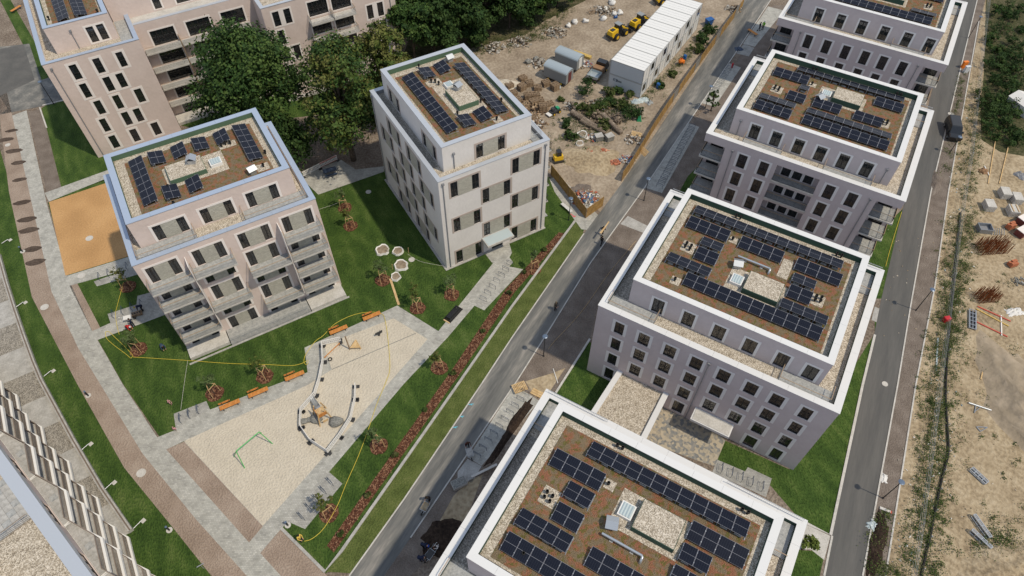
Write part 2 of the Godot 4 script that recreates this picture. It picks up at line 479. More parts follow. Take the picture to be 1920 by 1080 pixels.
func sedum_tex() -> Array:
	var size := 1024
	var a := img_noise(51, size, 0.10, 3)
	var b := img_noise(52, size, 0.010, 4)
	var d := img_noise(53, size, 0.02, 3)
	var out := PackedByteArray(); out.resize(size * size * 3)
	for i in size * size:
		var red := clampf((b[i] - 105) / 60.0, 0.0, 1.0)
		var grn := clampf((d[i] - 140) / 50.0, 0.0, 1.0)
		var k := 0.55 + a[i] / 255.0 * 0.9
		var c := Color(.20, .155, .10).lerp(Color(.27, .125, .075), red).lerp(Color(.12, .125, .035), grn * 0.8) * k
		c = c.linear_to_srgb()
		out[i * 3] = int(clampf(c.r, 0, 1) * 255); out[i * 3 + 1] = int(clampf(c.g, 0, 1) * 255); out[i * 3 + 2] = int(clampf(c.b, 0, 1) * 255)
	return [Image.create_from_data(size, size, false, Image.FORMAT_RGB8, out), Image.create_from_data(size, size, false, Image.FORMAT_L8, a)]

func cells_img() -> Image:
	# print on a half-cut solar module: 6 x 20 cells, pale busbars and centre gap
	var im := Image.create(192, 288, false, Image.FORMAT_RGB8)
	im.fill(lin(K(.24, .25, .28)))
	im.fill_rect(Rect2i(4, 4, 184, 137), lin(K(.026, .031, .044)))
	im.fill_rect(Rect2i(4, 147, 184, 137), lin(K(.026, .031, .044)))
	for i in 6:
		for j in 10:
			im.fill_rect(Rect2i(6 + i * 31, 6 + j * 14 - (1 if j > 5 else 0), 28, 12), lin(K(.0075, .0095, .019)))
			im.fill_rect(Rect2i(6 + i * 31, 149 + j * 14 - (1 if j > 5 else 0), 28, 12), lin(K(.0075, .0095, .019)))
	return im

# ---------------------------------------------------------------- building kit
# inside a block: x runs along its front, y is up, -z runs from the front to the back
var cache := {}

func face_xf(side: String, w: float, d: float, x := 0.0, z := 0.0) -> Transform3D:
	match side:
		"front": return Transform3D(Basis(), Vector3(x, 0, z))
		"left": return Transform3D(Basis(Vector3.UP, -PI / 2), Vector3(x, 0, z - d))
		"right": return Transform3D(Basis(Vector3.UP, PI / 2), Vector3(x + w, 0, z))
	return Transform3D(Basis(Vector3.UP, PI), Vector3(x + w, 0, z - d))

func wall(parent: Node, xf: Transform3D, x0: float, y0: float, x1: float, y1: float, holes: Array, mat: Material, reveal := 0.2, called := "wall") -> MeshInstance3D:
	var xs := [x0, x1]; var ys := [y0, y1]
	for h in holes:
		xs.push_back(h[0]); xs.push_back(h[2]); ys.push_back(h[1]); ys.push_back(h[3])
	xs.sort(); ys.sort()
	var b := MB.new()
	for i in xs.size() - 1:
		if xs[i + 1] - xs[i] < 0.001: continue
		for j in ys.size() - 1:
			if ys[j + 1] - ys[j] < 0.001: continue
			var cx: float = (xs[i] + xs[i + 1]) / 2; var cy: float = (ys[j] + ys[j + 1]) / 2
			var open := false
			for h in holes:
				if cx > h[0] and cx < h[2] and cy > h[1] and cy < h[3]: open = true; break
			if not open:
				b.quad(Vector3(xs[i], ys[j], 0), Vector3(xs[i + 1], ys[j], 0), Vector3(xs[i + 1], ys[j + 1], 0), Vector3(xs[i], ys[j + 1], 0))
	for h in holes:
		var r := -reveal
		b.quad(Vector3(h[0], h[1], 0), Vector3(h[2], h[1], 0), Vector3(h[2], h[1], r), Vector3(h[0], h[1], r))
		b.quad(Vector3(h[0], h[3], r), Vector3(h[2], h[3], r), Vector3(h[2], h[3], 0), Vector3(h[0], h[3], 0))
		b.quad(Vector3(h[0], h[1], 0), Vector3(h[0], h[1], r), Vector3(h[0], h[3], r), Vector3(h[0], h[3], 0))
		b.quad(Vector3(h[2], h[1], r), Vector3(h[2], h[1], 0), Vector3(h[2], h[3], 0), Vector3(h[2], h[3], r))
	return part(called, b.mesh(mat), parent, xf)

func box_mesh(s: Vector3, mat: Material) -> ArrayMesh:
	var key := "box%.3f_%.3f_%.3f_%d" % [s.x, s.y, s.z, mat.get_instance_id()]
	if not cache.has(key):
		var b := MB.new(); b.box(Vector3.ZERO, s); cache[key] = b.mesh(mat)
	return cache[key]

# a window in an opening x0,y0..x1,y1 of a wall; the frame is the window, panes, blind and railing are its pieces
func window(parent: Node, xf: Transform3D, h: Array, cols := 2, transom := -1.0, rail := false, blind := "blind_brown", recess := 0.13) -> void:
	var w: float = h[2] - h[0]; var ht: float = h[3] - h[1]
	var key := "win%.2f_%.2f_%d_%.2f" % [w, ht, cols, transom]
	var f := 0.06
	if not cache.has(key):
		var b := MB.new()
		b.bx(0, 0, -0.04, w, f, 0.04); b.bx(0, ht - f, -0.04, w, ht, 0.04)
		b.bx(0, f, -0.04, f, ht - f, 0.04); b.bx(w - f, f, -0.04, w, ht - f, 0.04)
		for k in range(1, cols):
			var x := w * k / cols
			b.bx(x - 0.06, f, -0.038, x + 0.06, ht - f, 0.045)
		if transom > 0.0: b.bx(f, ht * transom - 0.04, -0.036, w - f, ht * transom + 0.04, 0.043)
		cache[key] = b.mesh(M.frame_dark)
	var o := part("window", cache[key], parent, xf * Transform3D(Basis(), Vector3(h[0], h[1], -recess)))
	var pw := (w - 2 * f) / cols
	for k in cols:
		part("pane", box_mesh(Vector3(pw - 0.01, ht - 2 * f, 0.012), M.glass), o, Transform3D(Basis(), Vector3(f + pw * (k + 0.5), ht / 2, 0)))
	part("blind", box_mesh(Vector3(w + 0.3, ht + 0.3, 0.02), M[blind]), o, Transform3D(Basis(), Vector3(w / 2, ht / 2, -0.14)))
	if rail:
		var rk := "rail%.2f" % w
		if not cache.has(rk):
			var b := MB.new()
			b.bx(0, 0.92, -0.02, w, 0.96, 0.02); b.bx(0, 0.08, -0.015, w, 0.11, 0.015)
			var n := int(w / 0.12)
			for k in n + 1:
				var x := w * k / n
				b.bx(x - 0.009, 0.11, -0.009, x + 0.009, 0.92, 0.009)
			cache[rk] = b.mesh(M.rail_dark)
		part("railing", cache[rk], o, Transform3D(Basis(), Vector3(0, 0, recess - 0.03)))

# raised plaster band round an opening (sides and top, bottom if sill)
func surround(parent: Node, xf: Transform3D, x0: float, y0: float, x1: float, y1: float, holes: Array, mat: Material) -> void:
	var xs := [x0, x1]; var ys := [y0, y1]
	for h in holes:
		xs.push_back(h[0]); xs.push_back(h[2]); ys.push_back(maxf(y0, h[1])); ys.push_back(minf(h[3], y1))
	xs.sort(); ys.sort()
	var b := MB.new()
	for i in xs.size() - 1:
		if xs[i + 1] - xs[i] < 0.001: continue
		for j in ys.size() - 1:
			if ys[j + 1] - ys[j] < 0.001: continue
			var cx: float = (xs[i] + xs[i + 1]) / 2; var cy: float = (ys[j] + ys[j + 1]) / 2
			var open := false
			for h in holes:
				if cx > h[0] and cx < h[2] and cy > h[1] and cy < h[3]: open = true
			if not open: b.bx(xs[i], ys[j], -0.02, xs[i + 1], ys[j + 1], 0.025)
	part("surround", b.mesh(mat), parent, xf)

# sheets of metal coping round a roof, mitred at the corners
func coping(parent: Node, x0: float, v0: float, x1: float, v1: float, w: float, top: float, mat: Material, piece := 2.6) -> void:
	var O := [Vector2(x0, -v0), Vector2(x1, -v0), Vector2(x1, -v1), Vector2(x0, -v1)]
	var I := [Vector2(x0 + w, -v0 - w), Vector2(x1 - w, -v0 - w), Vector2(x1 - w, -v1 + w), Vector2(x0 + w, -v1 + w)]
	for s in 4:
		var o0: Vector2 = O[s]; var o1: Vector2 = O[(s + 1) % 4]; var i0: Vector2 = I[s]; var i1: Vector2 = I[(s + 1) % 4]
		var len := o0.distance_to(o1)
		var n := maxi(1, int(round(len / piece)))
		var d := (o1 - o0) / len
		for k in n:
			var a := len * k / n + 0.005; var e := len * (k + 1) / n - 0.005
			var qa := o0 + d * a; var qe := o0 + d * e
			var ra := o0 + (i0 - o0).dot(d) * d if k == 0 else qa
			var re := o1 + (i1 - o1).dot(d) * d if k == n - 1 else qe
			var inn := (i0 - o0) - (i0 - o0).dot(d) * d
			var p := []
			for y in [top - 0.06, top]:
				var dip := 0.0 if y < top else 0.02
				p.push_back(v3(qa, y)); p.push_back(v3(qe, y)); p.push_back(v3(re + inn, y - dip)); p.push_back(v3(ra + inn, y - dip))
			var b := MB.new(); b.hexa(p)
			part("coping_sheet", b.mesh(mat), parent)

# inner faces of a parapet
func parapet_inner(parent: Node, x0: float, v0: float, x1: float, v1: float, y0: float, y1: float, mat: Material) -> void:
	var b := MB.new()
	b.quad(Vector3(x0, y0, -v1), Vector3(x1, y0, -v1), Vector3(x1, y1, -v1), Vector3(x0, y1, -v1))
	b.quad(Vector3(x1, y0, -v0), Vector3(x0, y0, -v0), Vector3(x0, y1, -v0), Vector3(x1, y1, -v0))
	b.quad(Vector3(x0, y0, -v0), Vector3(x0, y0, -v1), Vector3(x0, y1, -v1), Vector3(x0, y1, -v0))
	b.quad(Vector3(x1, y0, -v1), Vector3(x1, y0, -v0), Vector3(x1, y1, -v0), Vector3(x1, y1, -v1))
	part("parapet_lining", b.mesh(mat), parent)

func slab(parent: Node, called: String, x0: float, v0: float, x1: float, v1: float, y0: float, y1: float, mat: Material) -> MeshInstance3D:
	var b := MB.new(); b.bx(x0, y0, -v1, x1, y1, -v0)
	return part(called, b.mesh(mat), parent)

# frame of sheets between an outer and an inner rectangle
func ring(parent: Node, called: String, o: Array, i: Array, y: float, mat: Material) -> void:
	var b := MB.new()
	var r := [[o[0], o[1], o[2], i[1]], [o[0], i[3], o[2], o[3]], [o[0], i[1], i[0], i[3]], [i[2], i[1], o[2], i[3]]]
	for q in r:
		b.quad(Vector3(q[0], y, -q[1]), Vector3(q[2], y, -q[1]), Vector3(q[2], y, -q[3]), Vector3(q[0], y, -q[3]))
	part(called, b.mesh(mat), parent)

# bar railing along a line of points
func railing(parent: Node, pts: Array, h: float, mat: Material, top_mat: Material, step := 0.13, called := "railing") -> void:
	var b := MB.new(); var tb := MB.new()
	for i in pts.size() - 1:
		var a: Vector3 = pts[i]; var e: Vector3 = pts[i + 1]
		var n := maxi(1, int(a.distance_to(e) / step))
		for k in n + 1:
			var p := a.lerp(e, float(k) / n)
			b.bar(p, p + Vector3(0, h - 0.02, 0), 0.014)
		b.bar(a + Vector3(0, 0.08, 0), e + Vector3(0, 0.08, 0), 0.02)
		tb.bar(a + Vector3(0, h, 0), e + Vector3(0, h, 0), 0.05, 0.04)
	var o := part(called, b.mesh(mat), parent)
	part("handrail", tb.mesh(top_mat), o)

func downpipe(parent: Node, xf: Transform3D, x: float, y0: float, y1: float) -> void:
	var b := MB.new()
	b.cyl(Vector3(x, 0, 0.09), 0.055, y0, y1, 8)
	b.bx(x - 0.14, y1, 0.0, x + 0.14, y1 + 0.28, 0.22)
	part("downpipe", b.mesh(M.pipe_grey), parent, xf)

# ---------------------------------------------------------------- roof fittings
var panel_mesh: ArrayMesh
func solar(bt: Transform3D, cu: float, cv: float, n: int, face: float, yr: float, label: String) -> void:
	var pw := 1.165; var pd := 1.58; var tilt := deg_to_rad(11.5)
	if panel_mesh == null:
		var b := MB.new()
		b.bx(-pw / 2 + 0.008, -0.035, -pd / 2, pw / 2 - 0.008, -0.001, pd / 2)
		panel_mesh = b.mesh(M.panel_side)
		var q := MB.new()
		q.quad_uv(Vector3(-pw / 2 + 0.008, 0.002, pd / 2), Vector3(pw / 2 - 0.008, 0.002, pd / 2), Vector3(pw / 2 - 0.008, 0.002, -pd / 2), Vector3(-pw / 2 + 0.008, 0.002, -pd / 2))
		var arr := []; arr.resize(Mesh.ARRAY_MAX)
		arr[Mesh.ARRAY_VERTEX] = q.v; arr[Mesh.ARRAY_NORMAL] = q.n; arr[Mesh.ARRAY_TEX_UV] = q.t
		panel_mesh.add_surface_from_arrays(Mesh.PRIMITIVE_TRIANGLES, arr)
		panel_mesh.surface_set_material(1, M.cells)
	var xf := bt * Transform3D(Basis(Vector3.UP, face), Vector3(cu, yr, -cv))
	var o := thing("solar_array", label, "solar panels", Vector3.ZERO, 0, "solar arrays on the roofs")
	o.transform = xf
	var tb := Basis(Vector3.RIGHT, tilt)
	var mid := 0.26 + pd / 2 * sin(tilt)
	for k in n:
		part("panel", panel_mesh, o, Transform3D(tb, Vector3((k - (n - 1) / 2.0) * pw, mid, 0)))
	var b2 := MB.new()
	var zf := pd / 2 * cos(tilt)
	for k in n + 1:
		var x := (k - n / 2.0) * pw
		for z in [-0.45, 0.45]:
			var y: float = mid - z * sin(tilt)
			b2.bx(x - 0.025, 0, z - 0.02, x + 0.025, y - 0.045, z + 0.02)
			b2.box(Vector3(x, mid - z * sin(tilt) + 0.008, z), Vector3(0.07, 0.02, 0.07), tb)
		b2.bx(x - 0.03, 0.0, -zf, x + 0.03, 0.05, zf)
	part("mounting", b2.mesh(M.steel), o)
	for k in n:
		part("ballast_slab", box_mesh(Vector3(.6, .06, .3), M.concrete), o, Transform3D(Basis(), Vector3((k - (n - 1) / 2.0) * pw, .085, -zf + .2)))

func vent_pipe(parent: Node, u: float, v: float, y: float, h := 0.55) -> void:
	var b := MB.new()
	b.cyl(Vector3(u, y, -v), 0.09, 0, h, 10)
	b.cyl(Vector3(u, y, -v), 0.15, h - 0.22, h, 10)
	part("vent_pipe", b.mesh(M.rubber_black), parent)

func skylight(parent: Node, u0: float, v0: float, u1: float, v1: float, y: float) -> void:
	var o := slab(parent, "skylight", u0, v0, u1, v1, y, y + 0.38, M.white_paint)
	var b := MB.new()
	var n := 4
	for k in n:      # ribbed translucent dome sheets
		var a := lerpf(u0 + 0.1, u1 - 0.1, float(k) / n); var e := lerpf(u0 + 0.1, u1 - 0.1, float(k + 1) / n)
		var m := (a + e) / 2
		b.quad(Vector3(a, y + .385, -v0 - .1), Vector3(m, y + .46, -v0 - .1), Vector3(m, y + .46, -v1 + .1), Vector3(a, y + .385, -v1 + .1))
		b.quad(Vector3(m, y + .46, -v0 - .1), Vector3(e, y + .385, -v0 - .1), Vector3(e, y + .385, -v1 + .1), Vector3(m, y + .46, -v1 + .1))
	part("dome", b.mesh(M.film_blue), o)

func lift_head(parent: Node, u0: float, v0: float, u1: float, v1: float, y: float, top: float, felt: Material) -> void:
	var o := slab(parent, "lift_housing", u0, v0, u1, v1, y, top, felt)
	var b := MB.new()
	b.bx(u0 + .05, top, -v1 + .05, u1 - .05, top + .03, -v0 - .05)
	part("gravel_top", b.mesh(M.roof_gravel), o)

func roof_unit(bt: Transform3D, u: float, v: float, y: float, turn: float, label: String) -> void:
	var o := thing("ventilation_unit", label, "roof ventilator", Vector3.ZERO, 0, "ventilation units on the roofs")
	o.transform = bt * Transform3D(Basis(Vector3.UP, turn), Vector3(u, y, -v))
	var b := MB.new()
	b.bx(-.35, 0, -.4, .35, .5, .4)
	part("base_box", b.mesh(M.zinc), o)
	b = MB.new()
	b.quad(Vector3(-.5, .62, .55), Vector3(.5, .62, .55), Vector3(.5, .95, 0), Vector3(-.5, .95, 0))
	b.quad(Vector3(-.5, .95, 0), Vector3(.5, .95, 0), Vector3(.5, .62, -.55), Vector3(-.5, .62, -.55))
	b.quad(Vector3(-.5, .92, 0), Vector3(.5, .92, 0), Vector3(.5, .59, .55), Vector3(-.5, .59, .55))
	b.quad(Vector3(-.5, .59, -.55), Vector3(.5, .59, -.55), Vector3(.5, .92, 0), Vector3(-.5, .92, 0))
	part("hood", b.mesh(M.steel), o)
	b = MB.new()
	for q in [[-.32, -.36], [.32, -.36], [.32, .36], [-.32, .36]]:
		b.bx(q[0] - .03, .5, q[1] - .03, q[0] + .03, .9 - absf(q[1]) * .6, q[1] + .03)
	b.bx(-.22, .5, -.25, .22, .6, .25)
	part("grille", b.mesh(M.machine_dark), o)

func duct(bt: Transform3D, a: Vector2, e: Vector2, y: float, label: String) -> void:
	var o := thing("roof_duct", label, "duct", Vector3.ZERO, 0, "bent metal ducts on the roofs")
	o.transform = bt
	var b := MB.new()
	var d := (e - a).normalized()
	var s := Vector2(d.y, -d.x)
	var z := y + 0.34
	b.tube(PackedVector3Array([Vector3(a.x, z, -a.y), Vector3(e.x - d.x * .35, z, -(e.y - d.y * .35)), Vector3(e.x - d.x * .1, z, -(e.y - d.y * .1) ), Vector3(e.x + s.x * .1, z, -(e.y + s.y * .1)), Vector3(e.x + s.x * .35, z - .03, -(e.y + s.y * .35)), Vector3(e.x + s.x * .5, y, -(e.y + s.y * .5))]), 0.12, 0.12, 10)
	part("pipe", b.mesh(M.steel), o)
	for q in [0.25, 0.75]:
		var p: Vector2 = a.lerp(e, q)
		b = MB.new(); b.box(Vector3(p.x, y + .03, -p.y), Vector3(.3, .06, .4)); b.box(Vector3(p.x, y + .16, -p.y), Vector3(.05, .22, .2))
		part("support", b.mesh(M.concrete), o)

# ---------------------------------------------------------------- the four lilac blocks in a row
func lilac(at: Vector3, turn: float, label: String, kind: String, desc: String, arrays: Array, core: float) -> void:
	var o := thing("apartment_block", label, "building", at, turn, "lilac apartment blocks in a row")
	var W := 25.02; var D := 20.2; var HL := 13.07; var HT := 16.26
	var pu := 2.4; var pvv := 2.48; var pw := 20.24; var pd := 15.46
	var F := face_xf("front", W, D)
	var mat: Material = M.plaster_lilac
	var band: Material = M.band_white
	var holes := []
	var tops := [11.93, 8.88, 5.82, 2.76]
	var x0 := 0.0; var x1 := W
	if kind == "entrance":
		var cs := [2.72, 5.53, 8.47, 11.35, 14.27, 17.15, 19.75, 22.62]
		for r in 4:
			for i in 8:
				if r == 3 and (i == 4 or i == 5): continue
				var hw := 0.52 if i == 0 or i == 7 else 0.6
				holes.push_back([cs[i] - hw, tops[r] - 2.22 if r < 3 else 0.35, cs[i] + hw, tops[r] - 0.24])
		holes.push_back([13.6, 0.12, 14.75, 2.35]); holes.push_back([16.1, 0.12, 17.1, 2.35])
	else:
		x0 = 2.9; x1 = 22.2
		var cs2 := [5.46, 8.31, 16.78, 19.55] if kind == "loggia" else [5.42, 8.3, 11.2, 14.1, 16.75, 19.6]
		for r in 4:
			for x in cs2:
				holes.push_back([x - 0.57, tops[r] - 2.45 if r < 3 else 0.3, x + 0.57, tops[r] - 0.25])
			if kind == "loggia" and r < 3: holes.push_back([9.8, tops[r] - 2.55, 15.2, tops[r]])
	wall(o, F, x0, -0.1, x1, HL - 0.05, holes, mat)
	for h in holes:
		if h[2] - h[0] > 3.0: continue
		window(o, F, h, 2, -1.0, h[1] > 1.0, "blind_brown" if rng.randf() < 0.85 else "blind_dark")
		if h[1] > 0.2: surround(o, F, h[0] - 0.32, h[1] - 0.02, h[2] + 0.32, h[3] + 0.24, [h], band)
	if kind == "entrance":
		wall(o, face_xf("left", W, D), 0, -0.1, D, HL - 0.05, [], mat)
		wall(o, face_xf("right", W, D), 0, -0.1, D, HL - 0.05, [], mat)
		var cn := slab(o, "entrance_canopy", 13.1, -1.7, 17.5, -0.01, 2.75, 3.15, M.coping_white)
		var cb := MB.new(); cb.bx(13.25, 3.15, 0.12, 17.35, 3.2, 1.58)
		part("canopy_roof", cb.mesh(M.slab_light), cn)
	else:
		var nd := 2.7
		wall(o, face_xf("left", W, D), 0, -0.1, D - nd, HL - 0.05, [], mat)
		wall(o, face_xf("right", W, D), nd, -0.1, D, HL - 0.05, [], mat)
		# the band over the open corners
		slab(o, "corner_beam", 0.02, 0.02, 2.9, nd, 11.78, 12.19, mat)
		slab(o, "corner_beam", 22.2, 0.02, W - 0.02, nd, 11.78, 12.19, mat)
		wall(o, F, 0, 11.78, 2.9, HL - 0.05, [], mat); wall(o, F, 22.2, 11.78, W, HL - 0.05, [], mat)
		wall(o, face_xf("left", W, D), D - nd, 11.78, D, HL - 0.05, [], mat); wall(o, face_xf("right", W, D), 0, 11.78, nd, HL - 0.05, [], mat)
		for s in [0, 1]:
			var a := 0.0 if s == 0 else 22.2
			var e := 2.9 if s == 0 else W
			var nb := Transform3D(Basis(), Vector3(0, 0, -nd))
			var hs := []
			for r in 4: hs.push_back([a + 0.55, r * 3.05 + 0.12, a + 2.3, r * 3.05 + 2.35])
			wall(o, nb, a, -0.1, e, 11.8, hs, mat)
			for h in hs: window(o, nb, h, 2, -1.0, false, "blind_dark")
			var side := Transform3D(Basis(Vector3.UP, -PI / 2), Vector3(2.9, 0, -nd)) if s == 0 else Transform3D(Basis(Vector3.UP, PI / 2), Vector3(22.2, 0, 0))
			wall(o, side, 0, -0.1, nd, 11.8, [], mat)
			for r in range(1, 4):
				var y := r * 3.05
				slab(o, "balcony_slab", a - (0.12 if s == 0 else 0.0), -0.12, e + (0.12 if s == 1 else 0.0), nd, y - 0.05, y + 0.16, M.slab_light)
				slab(o, "balcony_floor", a + 0.05, 0.0, e - 0.05, nd - 0.02, y + 0.16, y + 0.175, M.plank_deck)
				var ou := a + 0.04 if s == 0 else e - 0.04
				var iu := e if s == 0 else a
				railing(o, [Vector3(iu, y + 0.18, -0.02), Vector3(ou, y + 0.18, -0.02), Vector3(ou, y + 0.18, -nd)], 1.0, M.rail_dark, M.rail_wood, 0.1)
		if kind == "loggia":
			for r in 3:
				var yb: float = tops[r] - 2.55; var yt: float = tops[r]
				var lx := Transform3D(Basis(), Vector3(0, 0, -1.5))
				var ws := [[10.5, yb + .1, 11.6, yt - .3], [11.95, yb + .1, 13.05, yt - .3], [13.4, yb + .1, 14.5, yt - .3]]
				wall(o, lx, 9.8, yb, 15.2, yt, ws, mat)
				for h in ws:
					window(o, lx, h, 2, -1.0, false, "blind_dark")
					surround(o, lx, h[0] - .16, h[1], h[2] + .16, h[3] + .1, [h], band)
				var lb := MB.new()
				lb.quad(Vector3(9.8, yb, 0), Vector3(15.2, yb, 0), Vector3(15.2, yb, -1.5), Vector3(9.8, yb, -1.5))
				lb.quad(Vector3(9.8, yt, -1.5), Vector3(15.2, yt, -1.5), Vector3(15.2, yt, 0), Vector3(9.8, yt, 0))
				lb.quad(Vector3(9.8, yb, -.2), Vector3(9.8, yb, -1.5), Vector3(9.8, yt, -1.5), Vector3(9.8, yt, -.2))
				lb.quad(Vector3(15.2, yb, -1.5), Vector3(15.2, yb, -.2), Vector3(15.2, yt, -.2), Vector3(15.2, yt, -1.5))
				part("loggia_lining", lb.mesh(mat), o)
				slab(o, "balcony_slab", 9.7, -.14, 15.3, -.01, yb - .2, yb + .1, M.slab_light)
				slab(o, "loggia_floor", 9.82, 0.0, 15.18, 1.48, yb + .01, yb + .03, M.plank_deck)
				railing(o, [Vector3(9.8, yb + .1, .06), Vector3(15.2, yb + .1, .06)], 1.0, M.rail_dark, M.rail_wood, 0.1)
	wall(o, face_xf("back", W, D), 0, -0.1, W, HL - 0.05, [], mat)
	downpipe(o, F, 12.55 if kind == "entrance" else 3.95, 0.0, 11.6)
	if kind != "entrance": downpipe(o, F, 21.5, 0.0, 11.6)
	# roof terrace round the set-back storey
	slab(o, "terrace_roof", 0.1, 0.1, W - 0.1, D - 0.1, 12.2, 12.42, M.roof_gravel)
	parapet_inner(o, 0.66, 0.66, W - 0.66, D - 0.66, 12.4, HL - 0.05, M.green_felt)
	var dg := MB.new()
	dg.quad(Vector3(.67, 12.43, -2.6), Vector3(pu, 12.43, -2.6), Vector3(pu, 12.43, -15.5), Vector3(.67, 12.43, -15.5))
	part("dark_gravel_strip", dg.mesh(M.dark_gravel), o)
	coping(o, -0.05, -0.05, W + 0.05, D + 0.05, 0.74, HL, M.coping_white)
	for q in [[.7, 5.9], [19.0, 23.9]] if kind == "entrance" else ([[4.6, 9.6], [15.0, 20.8]] if kind == "loggia" else [[.7, 5.2], [16.8, 21.5]]):
		slab(o, "terrace_deck", q[0], .7, q[1], 2.4, 12.43, 12.5, M.plank_deck)
		railing(o, [Vector3(q[0], 12.5, -2.4), Vector3(q[0], 12.5, -.75), Vector3(q[1], 12.5, -.75), Vector3(q[1], 12.5, -2.4)], 1.05, M.zinc, M.rail_wood, 0.12)
	for q in [[.72, 2.38], [22.66, 24.3]]:
		slab(o, "terrace_deck", q[0], 16.3, q[1], 19.5, 12.43, 12.5, M.plank_deck)
		railing(o, [Vector3(q[0], 12.5, -16.3), Vector3(q[1], 12.5, -16.3)], 1.0, M.zinc, M.rail_wood, .12)
		railing(o, [Vector3(.3, HL, -19.95), Vector3(6.5, HL, -19.95)] if q[0] < 5.0 else [Vector3(18.0, HL, -19.95), Vector3(24.7, HL, -19.95)], .5, M.zinc, M.zinc, .16)
	# set-back storey
	var P := face_xf("front", pw, pd, pu, -pvv)
	var hs2 := []
	var pc := [5.55, 8.85, 12.1, 15.32, 18.55, 21.35]
	if kind == "loggia": pc = [5.47, 8.27, 11.15, 13.93, 16.74, 19.6]
	if kind == "corner": pc = [5.3, 8.65, 11.9, 15.15, 18.45, 21.6]
	for x in pc: hs2.push_back([x - pu - .6, 12.62, x - pu + .6, 14.82])
	wall(o, P, 0, 12.3, pw, HT - 0.05, hs2, mat)
	for h in hs2:
		window(o, P, h, 2, -1.0, false, "blind_brown" if rng.randf() < 0.6 else "blind_grey")
		surround(o, P, h[0] - .26, h[1] - .02, h[2] + .26, h[3] + .22, [h], band)
	for sd in ["left", "right", "back"]:
		wall(o, face_xf(sd, pw, pd, pu, -pvv), 0, 12.3, pw if sd == "back" else pd, HT - 0.05, [], mat)
	if kind == "loggia":
		downpipe(o, P, 1.0, 12.5, 14.6); downpipe(o, P, 19.3, 12.5, 14.6)
	var ry := 15.5
	slab(o, "roof_deck", pu + .05, pvv + .05, pu + pw - .05, pvv + pd - .05, 15.2, ry, M.roof_gravel)
	parapet_inner(o, pu + .62, pvv + .68, pu + pw - .62, pvv + pd - .68, ry - 0.02, HT - 0.05, M.green_felt)
	coping(o, pu - .05, pvv - .05, pu + pw + .05, pvv + pd + .05, .68, HT, M.coping_white)
	var bt := o.transform
	# planted roof: sedum with gravel margins, round the lift head and skylight
	var sb := MB.new()
	var sy := ry + .05
	var ex := [3.85, 3.6, 21.35, 16.6]
	sb.bx(ex[0], ry, -ex[3], ex[2], sy, -ex[1])
	part("planted_roof", sb.mesh(M.sedum), o)
	var c0 := core
	slab(o, "gravel_bed", 10.6, c0 - .45, 16.45, c0 + 3.0, sy, sy + .03, M.roof_gravel)
	lift_head(o, 12.4, c0, 16.0, c0 + 2.7, ry, 16.3, M.green_felt)
	skylight(o, 10.95, c0 + .55, 12.15, c0 + 1.85, sy + .03)
	for pad in [[4.85, 9.3, 6.3, 10.9], [18.85, 9.2, 20.1, 10.7], [5.6, 4.5, 6.6, 5.55], [9.0, 13.1, 9.9, 14.0], [14.9, 11.0, 16.0, 13.8]]:
		if kind == "loggia" and pad[0] > 14.0 and pad[0] < 15.0: continue
		slab(o, "vent_pad", pad[0], pad[1], pad[2], pad[3], sy, sy + .025, M.roof_gravel)
	for q in [[5.25, 9.8], [5.25, 10.3], [5.8, 9.7], [5.8, 10.2], [19.2, 9.7], [19.2, 10.2], [19.7, 9.8], [19.7, 10.3], [6.0, 5.0], [9.3, 13.5], [8.5, 17.0], [9.0, 17.0], [19.6, 17.0], [20.1, 17.0]]:
		vent_pipe(o, q[0], q[1], sy, 0.5)
	if kind != "loggia":
		roof_unit(bt, 10.95, c0 + (3.2 if kind == "corner" or c0 < 9.0 else -.4), sy, 0.3, "small hooded metal ventilator beside the skylight on the " + desc)
		var dv := c0 + 4.35 if c0 < 9.0 else c0 - 1.45
		duct(bt, Vector2(10.6, dv), Vector2(14.1, dv), sy, "long bent silver duct lying on the " + desc)
	else:
		roof_unit(bt, 11.0, 10.6, sy, 1.1, "small hooded metal ventilator beside the skylight on the " + desc)
	for a in arrays:
		solar(bt, a[0] + a[2] * 1.165 / 2, a[1], a[2], 0.0 if a[3] == 0 else PI, sy, "%s, on the %s" % [a[4], desc])

